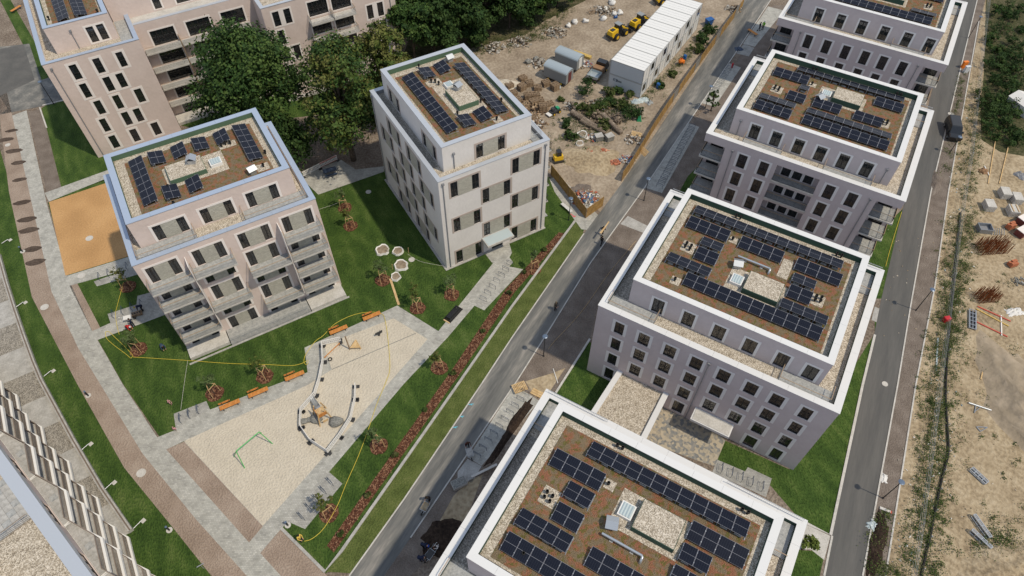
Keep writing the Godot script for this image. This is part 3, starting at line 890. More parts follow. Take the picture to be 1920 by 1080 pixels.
func build_lilac() -> void:
	lilac(Vector3(-6.54, 0, -14.88), -0.5167, "nearest lilac apartment block at the bottom of the photo, seen mostly as a roof", "entrance", "nearest lilac roof", [
		[6.57, 15.56, 12, 180, "row of twelve solar panels along the far edge"], [4.18, 13.25, 4, 0, "leftmost far group of four solar panels"],
		[6.44, 11.38, 2, 180, "pair of solar panels beside four black vents"], [6.49, 9.25, 2, 0, "second pair of solar panels, nearer than the vents"],
		[4.15, 7.39, 4, 180, "four solar panels leaning away at left"], [4.19, 5.13, 9, 0, "long nearest row of nine solar panels"],
		[10.41, 7.39, 4, 0, "four solar panels nearest the silver duct"], [16.47, 13.28, 4, 0, "four solar panels right of the lift housing"],
		[16.52, 11.42, 2, 180, "upper solar pair right of the lift housing"], [16.48, 9.41, 2, 0, "lower solar pair right of the lift housing"]], 10.95)
	lilac(Vector3(9.10, 0, -42.58), -0.5167, "lilac apartment block with eight window columns and a white entrance canopy, second from the bottom", "entrance", "second lilac roof from below", [
		[4.18, 15.66, 14, 180, "long solar row along the dark green far parapet"], [4.17, 13.43, 4, 0, "four solar panels at the far left corner"],
		[6.47, 11.49, 2, 180, "pair of solar panels right behind the left vents"], [6.54, 9.55, 2, 0, "pair of solar panels right of the left vents"],
		[4.18, 7.53, 4, 180, "four solar panels tilted away at the left edge"], [6.82, 5.58, 12, 0, "nearest long solar row along the front parapet"],
		[10.09, 13.42, 4, 0, "four solar panels behind the silver duct"], [16.18, 13.41, 4, 0, "four solar panels at the far right corner"],
		[16.42, 11.45, 2, 180, "solar pair tilted away by the chimney pad"], [16.5, 9.47, 2, 0, "pair of solar panels left of the right-hand vents"],
		[16.27, 7.54, 4, 180, "four solar panels tilted away at right"]], 6.95)
	lilac(Vector3(25.19, 0, -70.93), -0.5167, "lilac apartment block with three stacked loggias in the middle of its front", "loggia", "third lilac roof from below", [
		[6.69, 15.94, 12, 180, "row of twelve solar panels at the far parapet"], [4.06, 13.61, 4, 0, "four solar panels at the far left"],
		[8.11, 11.9, 1, 180, "single small solar panel"], [7.1, 9.28, 2, 0, "pair of solar panels left of the skylight"],
		[4.04, 7.31, 4, 180, "four solar panels tilted away at the left"], [4.04, 5.14, 4, 0, "four solar panels at the near left corner"],
		[10.5, 9.46, 3, 0, "three solar panels in front of the skylight"], [10.24, 7.37, 9, 180, "row of nine solar panels tilted away"],
		[10.27, 5.24, 9, 0, "nearest row of nine solar panels"], [15.69, 9.46, 3, 0, "three solar panels before the lift housing's right end"],
		[17.39, 13.84, 3, 0, "three solar panels at the far right"]], 10.97)
	lilac(Vector3(41.27, 0, -99.28), -0.5167, "lilac apartment block cut off by the top right edge of the photo", "corner", "topmost lilac roof", [
		[4.2, 12.6, 4, 0, "four solar panels at the far left"], [6.6, 5.2, 12, 0, "nearest row of twelve solar panels"],
		[17.4, 7.4, 3, 180, "three thin-looking solar panels near the right vents"], [16.5, 12.9, 4, 0, "four solar panels at the far right"]], 8.4)
	# low link building between the two nearest blocks
	var o := thing("link_building", "low gravel-roofed link between the two nearest lilac blocks", "building")
	var q := pv([12.62, -40.72, 17.68, -38.21, 14.19, -32.12, 9.01, -35.09])
	var b := MB.new(); b.prism(q, -0.05, 2.75)
	part("wall", b.mesh(M.plaster_lilac), o)
	var cc := (q[0] + q[1] + q[2] + q[3]) / 4
	var g := PackedVector2Array()
	for p in q: g.push_back(cc + (p - cc) * 0.985)
	b = MB.new(); b.prism(g, 2.74, 2.78); part("roof_gravel", b.mesh(M.roof_gravel), o)
	for s in [[1, 2], [3, 0]]:
		part("parapet", kerb_mesh(PackedVector2Array([q[s[0]], q[s[1]]]), 0.62, 3.1, M.coping_white, 2.7), o)

# ---------------------------------------------------------------- pink block with balconies, white block, pink block top left
# two windows with a stone panel between them, in one plaster frame
func window_pair(o: Node, xf: Transform3D, x0: float, x1: float, y0: float, y1: float, ww: float, band: Material, blind: String, transom := -1.0, sill := 0.0) -> Array:
	var m := 0.26
	var a := [x0 + m, y0 + sill, x0 + m + ww, y1 - m]
	var b := [x1 - m - ww, y0 + sill, x1 - m, y1 - m]
	window(o, xf, a, 2, transom, false, blind)
	window(o, xf, b, 2, transom, false, blind)
	surround(o, xf, x0, y0 - 0.02, x1, y1, [a, b, [a[2], y0 - 0.1, b[0], y1 - m]], band)
	var pb := MB.new(); pb.bx(a[2], y0 - 0.02, -0.02, b[0], y1 - m, 0.012)
	part("stone_panel", pb.mesh(M.stone_panel), o, xf)
	return [a, b]

func balcony(o: Node, x0: float, x1: float, y: float, d: float, floor_mat: Material, z0 := 0.0) -> void:
	var b := MB.new(); b.bx(x0, y - 0.22, z0 + 0.01, x1, y, z0 + d)
	var s := part("balcony_slab", b.mesh(M.slab_light), o)
	b = MB.new(); b.bx(x0 + 0.06, y, z0 + 0.03, x1 - 0.06, y + 0.02, z0 + d - 0.06)
	part("balcony_floor", b.mesh(floor_mat), s)
	railing(o, [Vector3(x0 + .04, y, z0 + .02), Vector3(x0 + .04, y, z0 + d - .04), Vector3(x1 - .04, y, z0 + d - .04), Vector3(x1 - .04, y, z0 + .02)], 1.0, M.zinc, M.rail_wood, 0.1)

func build_pink() -> void:
	var o := thing("apartment_block", "pink apartment block with blue copings and staggered grey balconies on its front", "building", Vector3(-39.57, 0, -44.91), 0.5411)
	var W := 19.97; var D := 15.88; var HL := 15.72; var HT := 18.91
	var mat: Material = M.plaster_pink
	var F := face_xf("front", W, D)
	var cols := [[0.55, 4.3], [5.4, 9.2], [10.4, 14.4], [15.4, 19.4]]
	var holes := []
	for r in 5:
		var y := r * 3.05
		for c in cols:
			var y0 := y + 0.08; var y1 := y + 2.72
			var m := 0.26
			var a := [c[0] + m, y0, c[0] + m + .86, y1 - m]
			var b := [c[1] - m - .86, y0, c[1] - m, y1 - m]
			holes.push_back(a); holes.push_back(b)
	wall(o, F, 0, -0.1, W, HL - 0.05, holes, mat)
	for r in 5:
		for c in cols:
			window_pair(o, F, c[0], c[1], r * 3.05 + 0.08, r * 3.05 + 2.72, .86, M.band_pinkwhite, "blind_grey")
	for q in [[0, [1, 2, 3, 4]], [1, [2, 4]], [2, [1, 3]], [3, [1, 2, 3, 4]]]:
		for r in q[1]:
			balcony(o, [0.35, 4.95, 10.35, 15.2][q[0]], [4.75, 9.5, 15.0, 19.6][q[0]], r * 3.05 + .05, 1.75, M.plank_deck)
	for x in [4.85, 15.1]:
		slab(o, "balcony_screen", x - .04, -1.6, x + .04, -.01, 3.1, 14.3, M.band_pinkwhite)
	# ground-floor terraces
	slab(o, "terrace", 0.0, -2.0, 4.75, 0.0, -0.05, 0.5, M.slab_light)
	slab(o, "terrace", 4.85, -2.3, 15.0, 0.0, -0.05, 0.42, M.plank_deck)
	slab(o, "terrace", 15.1, -2.3, 19.8, 0.0, -0.05, 0.5, M.slab_light)
	railing(o, [Vector3(4.9, .42, 2.25), Vector3(15.0, .42, 2.25)], 0.9, M.zinc, M.zinc, 0.12)
	for sd in ["left", "right", "back"]:
		wall(o, face_xf(sd, W, D), 0, -0.1, W if sd == "back" else D, HL - 0.05, [], mat)
	slab(o, "plinth", -.35, -2.55, W + .1, -2.32, -0.05, .08, M.concrete)
	slab(o, "terrace_roof", .1, .1, W - .1, D - .1, 14.9, 15.12, M.roof_gravel)
	parapet_inner(o, .6, .6, W - .6, D - .6, 15.1, HL - .05, M.band_pinkwhite)
	coping(o, -.05, -.05, W + .05, D + .05, .62, HL, M.coping_blue)
	var pu := 1.27; var pv0 := 2.64; var pw := 17.37; var pd := 12.3
	for q in [[.7, 6.9], [12.2, 19.2]]:
		slab(o, "terrace_deck", q[0], .65, q[1], 2.6, 15.13, 15.2, M.plank_deck)
		railing(o, [Vector3(q[0], 15.2, -2.6), Vector3(q[0], 15.2, -.7), Vector3(q[1], 15.2, -.7), Vector3(q[1], 15.2, -2.6)], 1.0, M.zinc, M.rail_wood, 0.12)
	var P := face_xf("front", pw, pd, pu, -pv0)
	var ph := []
	var pcs := [[2.92, 6.8], [7.91, 11.85], [12.93, 16.95]]
	for c in pcs:
		ph.push_back([c[0] - pu + .26, 15.3, c[0] - pu + 1.12, 17.42]); ph.push_back([c[1] - pu - 1.12, 15.3, c[1] - pu - .26, 17.42])
	wall(o, P, 0, 15.0, pw, HT - .05, ph, mat)
	for c in pcs: window_pair(o, P, c[0] - pu, c[1] - pu, 15.3, 17.68, .86, M.band_pinkwhite, "blind_grey")
	for sd in ["left", "right", "back"]:
		wall(o, face_xf(sd, pw, pd, pu, -pv0), 0, 15.0, pw if sd == "back" else pd, HT - .05, [], mat)
	var ry := 18.2
	slab(o, "roof_deck", pu + .05, pv0 + .05, pu + pw - .05, pv0 + pd - .05, 18.0, ry, M.roof_gravel)
	parapet_inner(o, pu + .62, pv0 + .62, pu + pw - .62, pv0 + pd - .62, ry - .02, HT - .05, M.green_felt_light)
	coping(o, pu - .05, pv0 - .05, pu + pw + .05, pv0 + pd + .05, .68, HT, M.coping_blue)
	var sy := ry + .05
	slab(o, "planted_roof", 2.9, 3.45, 17.2, 13.3, ry, sy, M.sedum)
	slab(o, "gravel_bed", 6.3, 6.5, 12.9, 10.1, sy, sy + .03, M.roof_gravel)
	slab(o, "vent_pad", 12.9, 10.2, 14.8, 11.2, sy, sy + .03, M.roof_gravel)
	slab(o, "vent_pad", 15.5, 4.3, 16.9, 5.5, sy, sy + .03, M.roof_gravel)
	lift_head(o, 6.7, 7.0, 10.65, 9.75, ry, 18.85, M.green_felt_light)
	skylight(o, 11.2, 7.5, 12.5, 8.7, sy + .03)
	for q in [[13.2, 10.6], [13.7, 10.8], [14.2, 10.6], [6.3, 6.7], [16.3, 4.9], [17.2, 7.0], [6.2, 3.8]]: vent_pipe(o, q[0], q[1], sy, .5)
	var bt := o.transform
	roof_unit(bt, 14.95, 4.6, sy, .2, "hooded metal ventilator at the front right corner of the pink balcony block's roof")
	roof_unit(bt, 9.6, 8.8, 18.88, 1.2, "metal ventilator on top of the pink balcony block's lift housing")
	var ds := ", on the pink balcony block's roof"
	solar(bt, 4.14, 9.0, 7, -PI / 2, sy, "seven solar panels along the left edge" + ds)
	solar(bt, 15.96, 9.7, 6, PI / 2, sy, "row of six solar panels along the right edge" + ds)
	var nm := ["first", "second", "third", "fourth"]
	for k in 4: solar(bt, 6.32 + k * 2.43, 12.05, 2, PI / 2 if k % 2 == 0 else -PI / 2, sy, "%s square solar pair from the left, far edge%s" % [nm[k], ds])
	solar(bt, 6.42, 5.62, 2, PI / 2, sy, "left square solar pair near the front edge" + ds)
	solar(bt, 8.85, 5.62, 2, -PI / 2, sy, "right square solar pair near the front edge" + ds)

func build_white() -> void:
	var o := thing("apartment_block", "white apartment block with grey stone window panels in a checkerboard", "building", Vector3(-8.75, 0, -58.12), 0.5377)
	var W := 15.35; var D := 20.16; var HL := 15.72; var HT := 18.91
	var mat: Material = M.plaster_white
	var F := face_xf("front", W, D)
	var L := face_xf("left", W, D)
	var fg := []      # front groups: x0, x1, floor
	for r in [4, 2, 0]: fg.push_back([1.25, 5.6, r]); fg.push_back([9.75, 14.25, r])
	for r in [3, 1]: fg.push_back([5.5, 10.0, r])
	var lg := []
	for r in [4, 2, 0]: lg.push_back([D - 15.2, D - 11.0, r]); lg.push_back([D - 9.4, D - 4.9, r])
	for r in [3, 1]: lg.push_back([D - 18.2, D - 14.1, r]); lg.push_back([D - 12.3, D - 7.9, r]); lg.push_back([D - 6.2, D - 1.95, r])
	for s in [[F, fg, W], [L, lg, D]]:
		var holes := []
		for g in s[1]:
			var y0: float = g[2] * 3.05 + 0.14; var y1: float = y0 + 2.7
			holes.push_back([g[0] + .26, y0, g[0] + 1.2, y1 - .26]); holes.push_back([g[1] - 1.2, y0, g[1] - .26, y1 - .26])
		if s[2] == W: holes.push_back([6.9, 0.05, 8.6, 2.3])
		wall(o, s[0], 0, -0.1, s[2], HL - .05, holes, mat)
		for g in s[1]:
			window_pair(o, s[0], g[0], g[1], g[2] * 3.05 + .14, g[2] * 3.05 + 2.84, .94, M.band_taupe, "blind_dark", .42)
	window(o, F, [6.9, 0.05, 8.6, 2.3], 2, -1.0, false, "blind_dark")
	for sd in ["right", "back"]:
		wall(o, face_xf(sd, W, D), 0, -0.1, W if sd == "back" else D, HL - .05, [], mat)
	var cn := slab(o, "entrance_canopy", 5.4, -1.75, 9.4, -.01, 2.75, 3.1, M.slab_light)
	var cb := MB.new(); cb.bx(5.5, 3.1, .1, 9.3, 3.14, 1.65); part("canopy_roof", cb.mesh(M.film_blue), cn)
	for r in range(1, 5):      # balconies on the right side
		var s := slab(o, "balcony_slab", W + .01, 1.6, W + 1.5, 5.2, r * 3.05 - .15, r * 3.05 + .05, M.slab_light)
		var fb := MB.new(); fb.bx(W + .05, r * 3.05 + .05, -5.15, W + 1.45, r * 3.05 + .07, -1.65); part("balcony_floor", fb.mesh(M.plank_deck), s)
		railing(o, [Vector3(W + .03, r * 3.05 + .05, -1.64), Vector3(W + 1.46, r * 3.05 + .05, -1.64), Vector3(W + 1.46, r * 3.05 + .05, -5.16), Vector3(W + .03, r * 3.05 + .05, -5.16)], 1.0, M.rail_dark, M.rail_dark, .12)
	slab(o, "terrace", W + .01, 1.6, W + 1.6, 5.4, -.05, .12, M.plank_deck)
	downpipe(o, F, .55, 0, 15.0); downpipe(o, F, 14.75, 0, 15.0); downpipe(o, L, .6, 0, 15.0)
	slab(o, "plinth", -.3, -.3, W + .05, -.005, -.05, .1, M.concrete)
	slab(o, "plinth", -.32, -.005, -.005, D, -.05, .09, M.concrete)
	slab(o, "terrace_roof", .1, .1, W - .1, D - .1, 14.9, 15.12, M.roof_gravel)
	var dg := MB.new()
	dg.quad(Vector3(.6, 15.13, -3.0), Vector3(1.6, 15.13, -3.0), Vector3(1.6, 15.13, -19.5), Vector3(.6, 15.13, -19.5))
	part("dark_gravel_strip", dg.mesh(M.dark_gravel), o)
	parapet_inner(o, .55, .55, W - .55, D - .55, 15.1, HL - .05, M.pipe_grey)
	coping(o, -.05, -.05, W + .05, D + .05, .6, HL, M.coping_grey)
	var pu := 1.6; var pv0 := 1.74; var pw := 12.06; var pd := 17.5
	slab(o, "terrace_deck", pu + pw, 1.0, W - .6, 6.5, 15.13, 15.2, M.plank_deck)
	railing(o, [Vector3(pu + pw, 15.2, -1.2), Vector3(W - .5, 15.2, -1.2), Vector3(W - .5, 15.2, -6.5), Vector3(pu + pw, 15.2, -6.5)], 1.05, M.zinc, M.zinc, .12)
	var P := face_xf("front", pw, pd, pu, -pv0)
	var PL := face_xf("left", pw, pd, pu, -pv0)
	for s in [[P, [[5.74 - pu, 10.2 - pu]], pw], [PL, [[pd - (17.6 - pv0), pd - (13.9 - pv0)], [pd - (7.55 - pv0), pd - (3.36 - pv0)]], pd]]:
		var holes := []
		for g in s[1]: holes.push_back([g[0] + .26, 15.3, g[0] + 1.2, 17.42]); holes.push_back([g[1] - 1.2, 15.3, g[1] - .26, 17.42])
		wall(o, s[0], 0, 15.0, s[2], HT - .05, holes, mat)
		for g in s[1]: window_pair(o, s[0], g[0], g[1], 15.3, 17.68, .94, M.band_taupe, "blind_dark", .42)
	for sd in ["right", "back"]:
		wall(o, face_xf(sd, pw, pd, pu, -pv0), 0, 15.0, pw if sd == "back" else pd, HT - .05, [], mat)
	downpipe(o, P, 1.4, 15.1, 17.3)
	var ry := 18.2
	slab(o, "roof_deck", pu + .05, pv0 + .05, pu + pw - .05, pv0 + pd - .05, 18.0, ry, M.roof_gravel)
	parapet_inner(o, pu + .6, pv0 + .65, pu + pw - .6, pv0 + pd - .65, ry - .02, HT - .05, M.green_felt_light)
	coping(o, pu - .05, pv0 - .05, pu + pw + .05, pv0 + pd + .05, .66, HT, M.coping_grey)
	var sy := ry + .05
	slab(o, "planted_roof", 2.8, 2.9, 12.4, 17.6, ry, sy, M.sedum)
	slab(o, "gravel_bed", 6.0, 6.4, 10.2, 13.4, sy, sy + .03, M.roof_gravel)
	slab(o, "vent_pad", 5.7, 13.5, 7.6, 14.8, sy, sy + .03, M.roof_gravel)
	slab(o, "vent_pad", 9.5, 3.1, 10.6, 4.2, sy, sy + .03, M.roof_gravel)
	lift_head(o, 6.8, 7.35, 9.5, 11.15, ry, 18.95, M.green_felt_light)
	skylight(o, 7.45, 11.9, 8.5, 13.05, sy + .03)
	for q in [[6.4, 14.3], [6.8, 14.0], [7.0, 13.4], [9.9, 3.6], [6.3, 6.9], [9.9, 7.6], [6.4, 18.0], [12.2, 6.5]]: vent_pipe(o, q[0], q[1], sy, .55)
	var bt := o.transform
	roof_unit(bt, 10.6, 17.5, sy, .1, "hooded metal ventilator in the far corner of the white block's roof")
	roof_unit(bt, 8.25, 10.6, 18.98, .4, "metal ventilator on top of the white block's lift housing")
	var ds := ", on the white block's roof"
	solar(bt, 4.24, 10.5, 11, -PI / 2, sy, "long row of eleven solar panels on the left" + ds)
	solar(bt, 11.2, 10.1, 10, PI / 2, sy, "long row of ten solar panels on the right" + ds)
	solar(bt, 6.7, 16.2, 2, PI / 2, sy, "far left square solar pair" + ds)
	solar(bt, 8.9, 16.25, 2, -PI / 2, sy, "far right square solar pair" + ds)
	solar(bt, 6.6, 5.1, 2, PI / 2, sy, "near left square solar pair" + ds)
	solar(bt, 8.8, 5.15, 2, -PI / 2, sy, "near right square solar pair" + ds)

func build_top_left() -> void:
	var o := thing("apartment_block", "large pink apartment block with three wings at the top left, partly behind trees", "building", Vector3(-63.80, 0, -79.40), 0.5445)
	var HL := 16.3
	var mat: Material = M.plaster_pink
	var F := face_xf("front", 12.6, 22.0)
	# gable wing
	var holes := []
	var gs := []
	for q in [[15.47, [[2.55, 4.0], [5.62, 7.05], [8.7, 10.08]]], [12.45, [[2.5, 3.9], [5.62, 8.84]]], [9.37, [[3.0, 4.45], [5.6, 7.0], [8.65, 10.15]]], [6.38, [[2.45, 3.82], [5.55, 8.7]]], [3.25, [[2.38, 3.83], [5.43, 6.9], [8.58, 10.1]]]]:
		for c in q[1]:
			var hs := []
			if c[1] - c[0] > 2.0:
				hs = [[c[0] + .25, q[0] - 2.55, c[0] + 1.2, q[0] - .25], [c[1] - 1.2, q[0] - 2.55, c[1] - .25, q[0] - .25]]
			else: hs = [[c[0] + .25, q[0] - 2.55, c[1] - .25, q[0] - .25]]
			for h in hs: holes.push_back(h)
			gs.push_back([c[0], q[0] - 2.75, c[1], q[0], hs])
	wall(o, F, 0, -.1, 12.6, HL - .05, holes, mat)
	for g in gs: surround(o, F, g[0] - .1, g[1] - .06, g[2] + .1, g[3] + .08, g[4], M.band_pinkwhite)
	for h in holes: window(o, F, h, 1, .4, false, "blind_dark")
	wall(o, face_xf("left", 12.6, 22.0), 0, -.1, 22, HL - .05, [], mat)
	wall(o, face_xf("right", 12.6, 22.0), 0, -.1, 22, HL - .05, [], mat)
	downpipe(o, F, .8, 0, 15.3)
	slab(o, "terrace_roof", .1, .1, 12.5, 21.9, 15.4, 15.6, M.roof_gravel)
	parapet_inner(o, .55, .55, 12.05, 21.4, 15.5, HL - .05, M.band_pinkwhite)
	coping(o, -.05, -.05, 12.65, 22.05, .6, HL, M.coping_blue)
	slab(o, "terrace_deck", 10.4, .8, 12.0, 8.0, 15.6, 15.66, M.plank_deck)
	var P := face_xf("front", 8.2, 16, 2.1, -2.9)
	var ph := [[4.75, 15.9, 5.7, 18.2], [7.05 - .95, 15.9, 7.05, 18.2]]
	wall(o, P, 0, 15.5, 8.2, 19.45, ph, mat)
	surround(o, P, 4.5, 15.7, 7.3, 18.45, ph, M.band_pinkwhite)
	for h in ph: window(o, P, h, 1, .4, false, "blind_dark")
	downpipe(o, P, 2.9, 15.7, 18.2)
	for sd in ["left", "right", "back"]: wall(o, face_xf(sd, 8.2, 16, 2.1, -2.9), 0, 15.5, 8.2 if sd == "back" else 16.0, 19.45, [], mat)
	slab(o, "roof_deck", 2.15, 2.95, 10.25, 18.8, 18.6, 18.85, M.roof_gravel)
	parapet_inner(o, 2.7, 3.5, 9.7, 18.3, 18.8, 19.45, M.green_felt_light)
	coping(o, 2.05, 2.85, 10.35, 18.95, .62, 19.5, M.coping_blue)
	slab(o, "planted_roof", 3.3, 3.9, 9.4, 17.8, 18.85, 18.9, M.sedum)
	vent_pipe(o, 3.1, 6.0, 18.9); vent_pipe(o, 9.2, 4.6, 18.9)
	solar(o.transform, 4.85, 8.0, 6, -PI / 2, 18.9, "left row of solar panels on the roof at the top left corner of the photo")
	solar(o.transform, 7.1, 8.0, 6, PI / 2, 18.9, "right row of solar panels on the roof at the top left corner of the photo")
	# recessed middle wing with balconies
	var Wf := Transform3D(Basis(), Vector3(0, 0, -4.0))
	var wh := []
	for r in 5:
		for x in [14.3, 19.5, 24.7]: wh.push_back([x, r * 3.05 + .25, x + 3.4, r * 3.05 + 2.55])
	wall(o, Wf, 12.6, -.1, 29.9, HL - .05, wh, mat)
	for h in wh:
		window(o, Wf, h, 4, .45, false, "blind_dark")
		surround(o, Wf, h[0] - .25, h[1] - .1, h[2] + .25, h[3] + .25, [h], M.band_pinkwhite)
	for r in range(1, 5):
		for x in [12.7, 18.0, 23.3]:
			var b := MB.new(); b.bx(x, r * 3.05 - .2, -3.99, x + 5.1, r * 3.05 + .02, -2.6)
			var s := part("balcony_slab", b.mesh(M.slab_light), o)
			b = MB.new(); b.bx(x, r * 3.05 + .02, -2.75, x + 5.1, r * 3.05 + .75, -2.65)
			part("balcony_front", b.mesh(M.slab_light), s)
			b = MB.new(); b.bx(x, r * 3.05 + .97, -2.72, x + 5.1, r * 3.05 + 1.0, -2.68); part("handrail", b.mesh(M.rail_wood), s)
	for x in [17.9, 23.2]: slab(o, "balcony_screen", x - .04, 2.65, x + .04, 3.98, 2.9, 13.4, M.rail_wood)
	slab(o, "plinth", 12.65, 1.6, 29.8, 3.99, -.05, .5, M.slab_light)
	slab(o, "terrace_roof", 12.6, 4.02, 29.9, 7.6, 15.4, 15.6, M.slab_light)
	part("parapet", kerb_mesh(PackedVector2Array([Vector2(12.7, -4.3), Vector2(29.8, -4.3)]), .55, HL, M.coping_grey, 15.4), o)
	var Wp := Transform3D(Basis(), Vector3(0, 0, -7.55))
	var wp := [[16.5, 15.9, 17.5, 18.1], [19.7, 15.9, 23.2, 18.1], [25.0, 15.9, 26.0, 18.1]]
	wall(o, Wp, 10.4, 15.4, 29.9, 19.3, wp, mat)
	for h in wp:
		window(o, Wp, h, 4 if h[2] - h[0] > 2 else 1, .45, false, "blind_dark")
		surround(o, Wp, h[0] - .25, h[1] - .1, h[2] + .25, h[3] + .25, [h], M.band_pinkwhite)
	slab(o, "roof_deck", 10.4, 7.56, 29.9, 22, 19.0, 19.3, M.roof_gravel)
	# right wing
	var Ef := Transform3D(Basis(), Vector3(29.9, 0, .7))
	var eh := []
	var es := []
	for r in 5:
		var t := r * 3.05 + 3.3
		var lgp := [1.15, 4.4] if r == 4 or r == 2 else [1.15, 2.65]
		for g in [lgp, [15.95, 19.25] if r % 2 == 1 else [17.9, 19.4]]:
			var hs := []
			if g[1] - g[0] > 2.0: hs = [[g[0] + .25, t - 2.6, g[0] + 1.25, t - .25], [g[1] - 1.25, t - 2.6, g[1] - .25, t - .25]]
			else: hs = [[g[0] + .25, t - 2.6, g[1] - .25, t - .25]]
			for h in hs: eh.push_back(h)
			es.push_back([g[0], t - 2.8, g[1], t, hs])
		if r > 0:
			for x in [6.9, 10.7]:
				eh.push_back([x, t - 2.6, x + 3.1, t - .25]); es.push_back([x - .2, t - 2.7, x + 3.3, t, [[x, t - 2.6, x + 3.1, t - .25]]])
	wall(o, Ef, 0, -.1, 21.2, HL - .05, eh, mat)
	for g in es: surround(o, Ef, g[0], g[1], g[2], g[3], g[4], M.band_pinkwhite)
	for h in eh: window(o, Ef, h, 4 if h[2] - h[0] > 2 else 1, .42, false, "blind_dark")
	for r in range(1, 5):
		for x in [36.5, 40.25]:
			balcony(o, x, x + 3.6, r * 3.05 + .2, 1.5, M.slab_light, .7)
	wall(o, face_xf("left", 21.2, 22.7, 29.9, .7), 0, -.1, 22.7, HL - .05, [], mat)
	wall(o, face_xf("right", 21.2, 22.7, 29.9, .7), 0, -.1, 22.7, HL - .05, [], mat)
	downpipe(o, Ef, 20.3, 0, 15.5)
	slab(o, "terrace_roof", 30.0, -.6, 51.0, 21.9, 15.4, 15.6, M.roof_gravel)
	coping(o, 29.85, -.75, 51.15, 22.0, .6, HL, M.coping_grey)
	slab(o, "plinth", 29.95, -1.5, 51.0, -.71, -.05, .35, M.concrete)

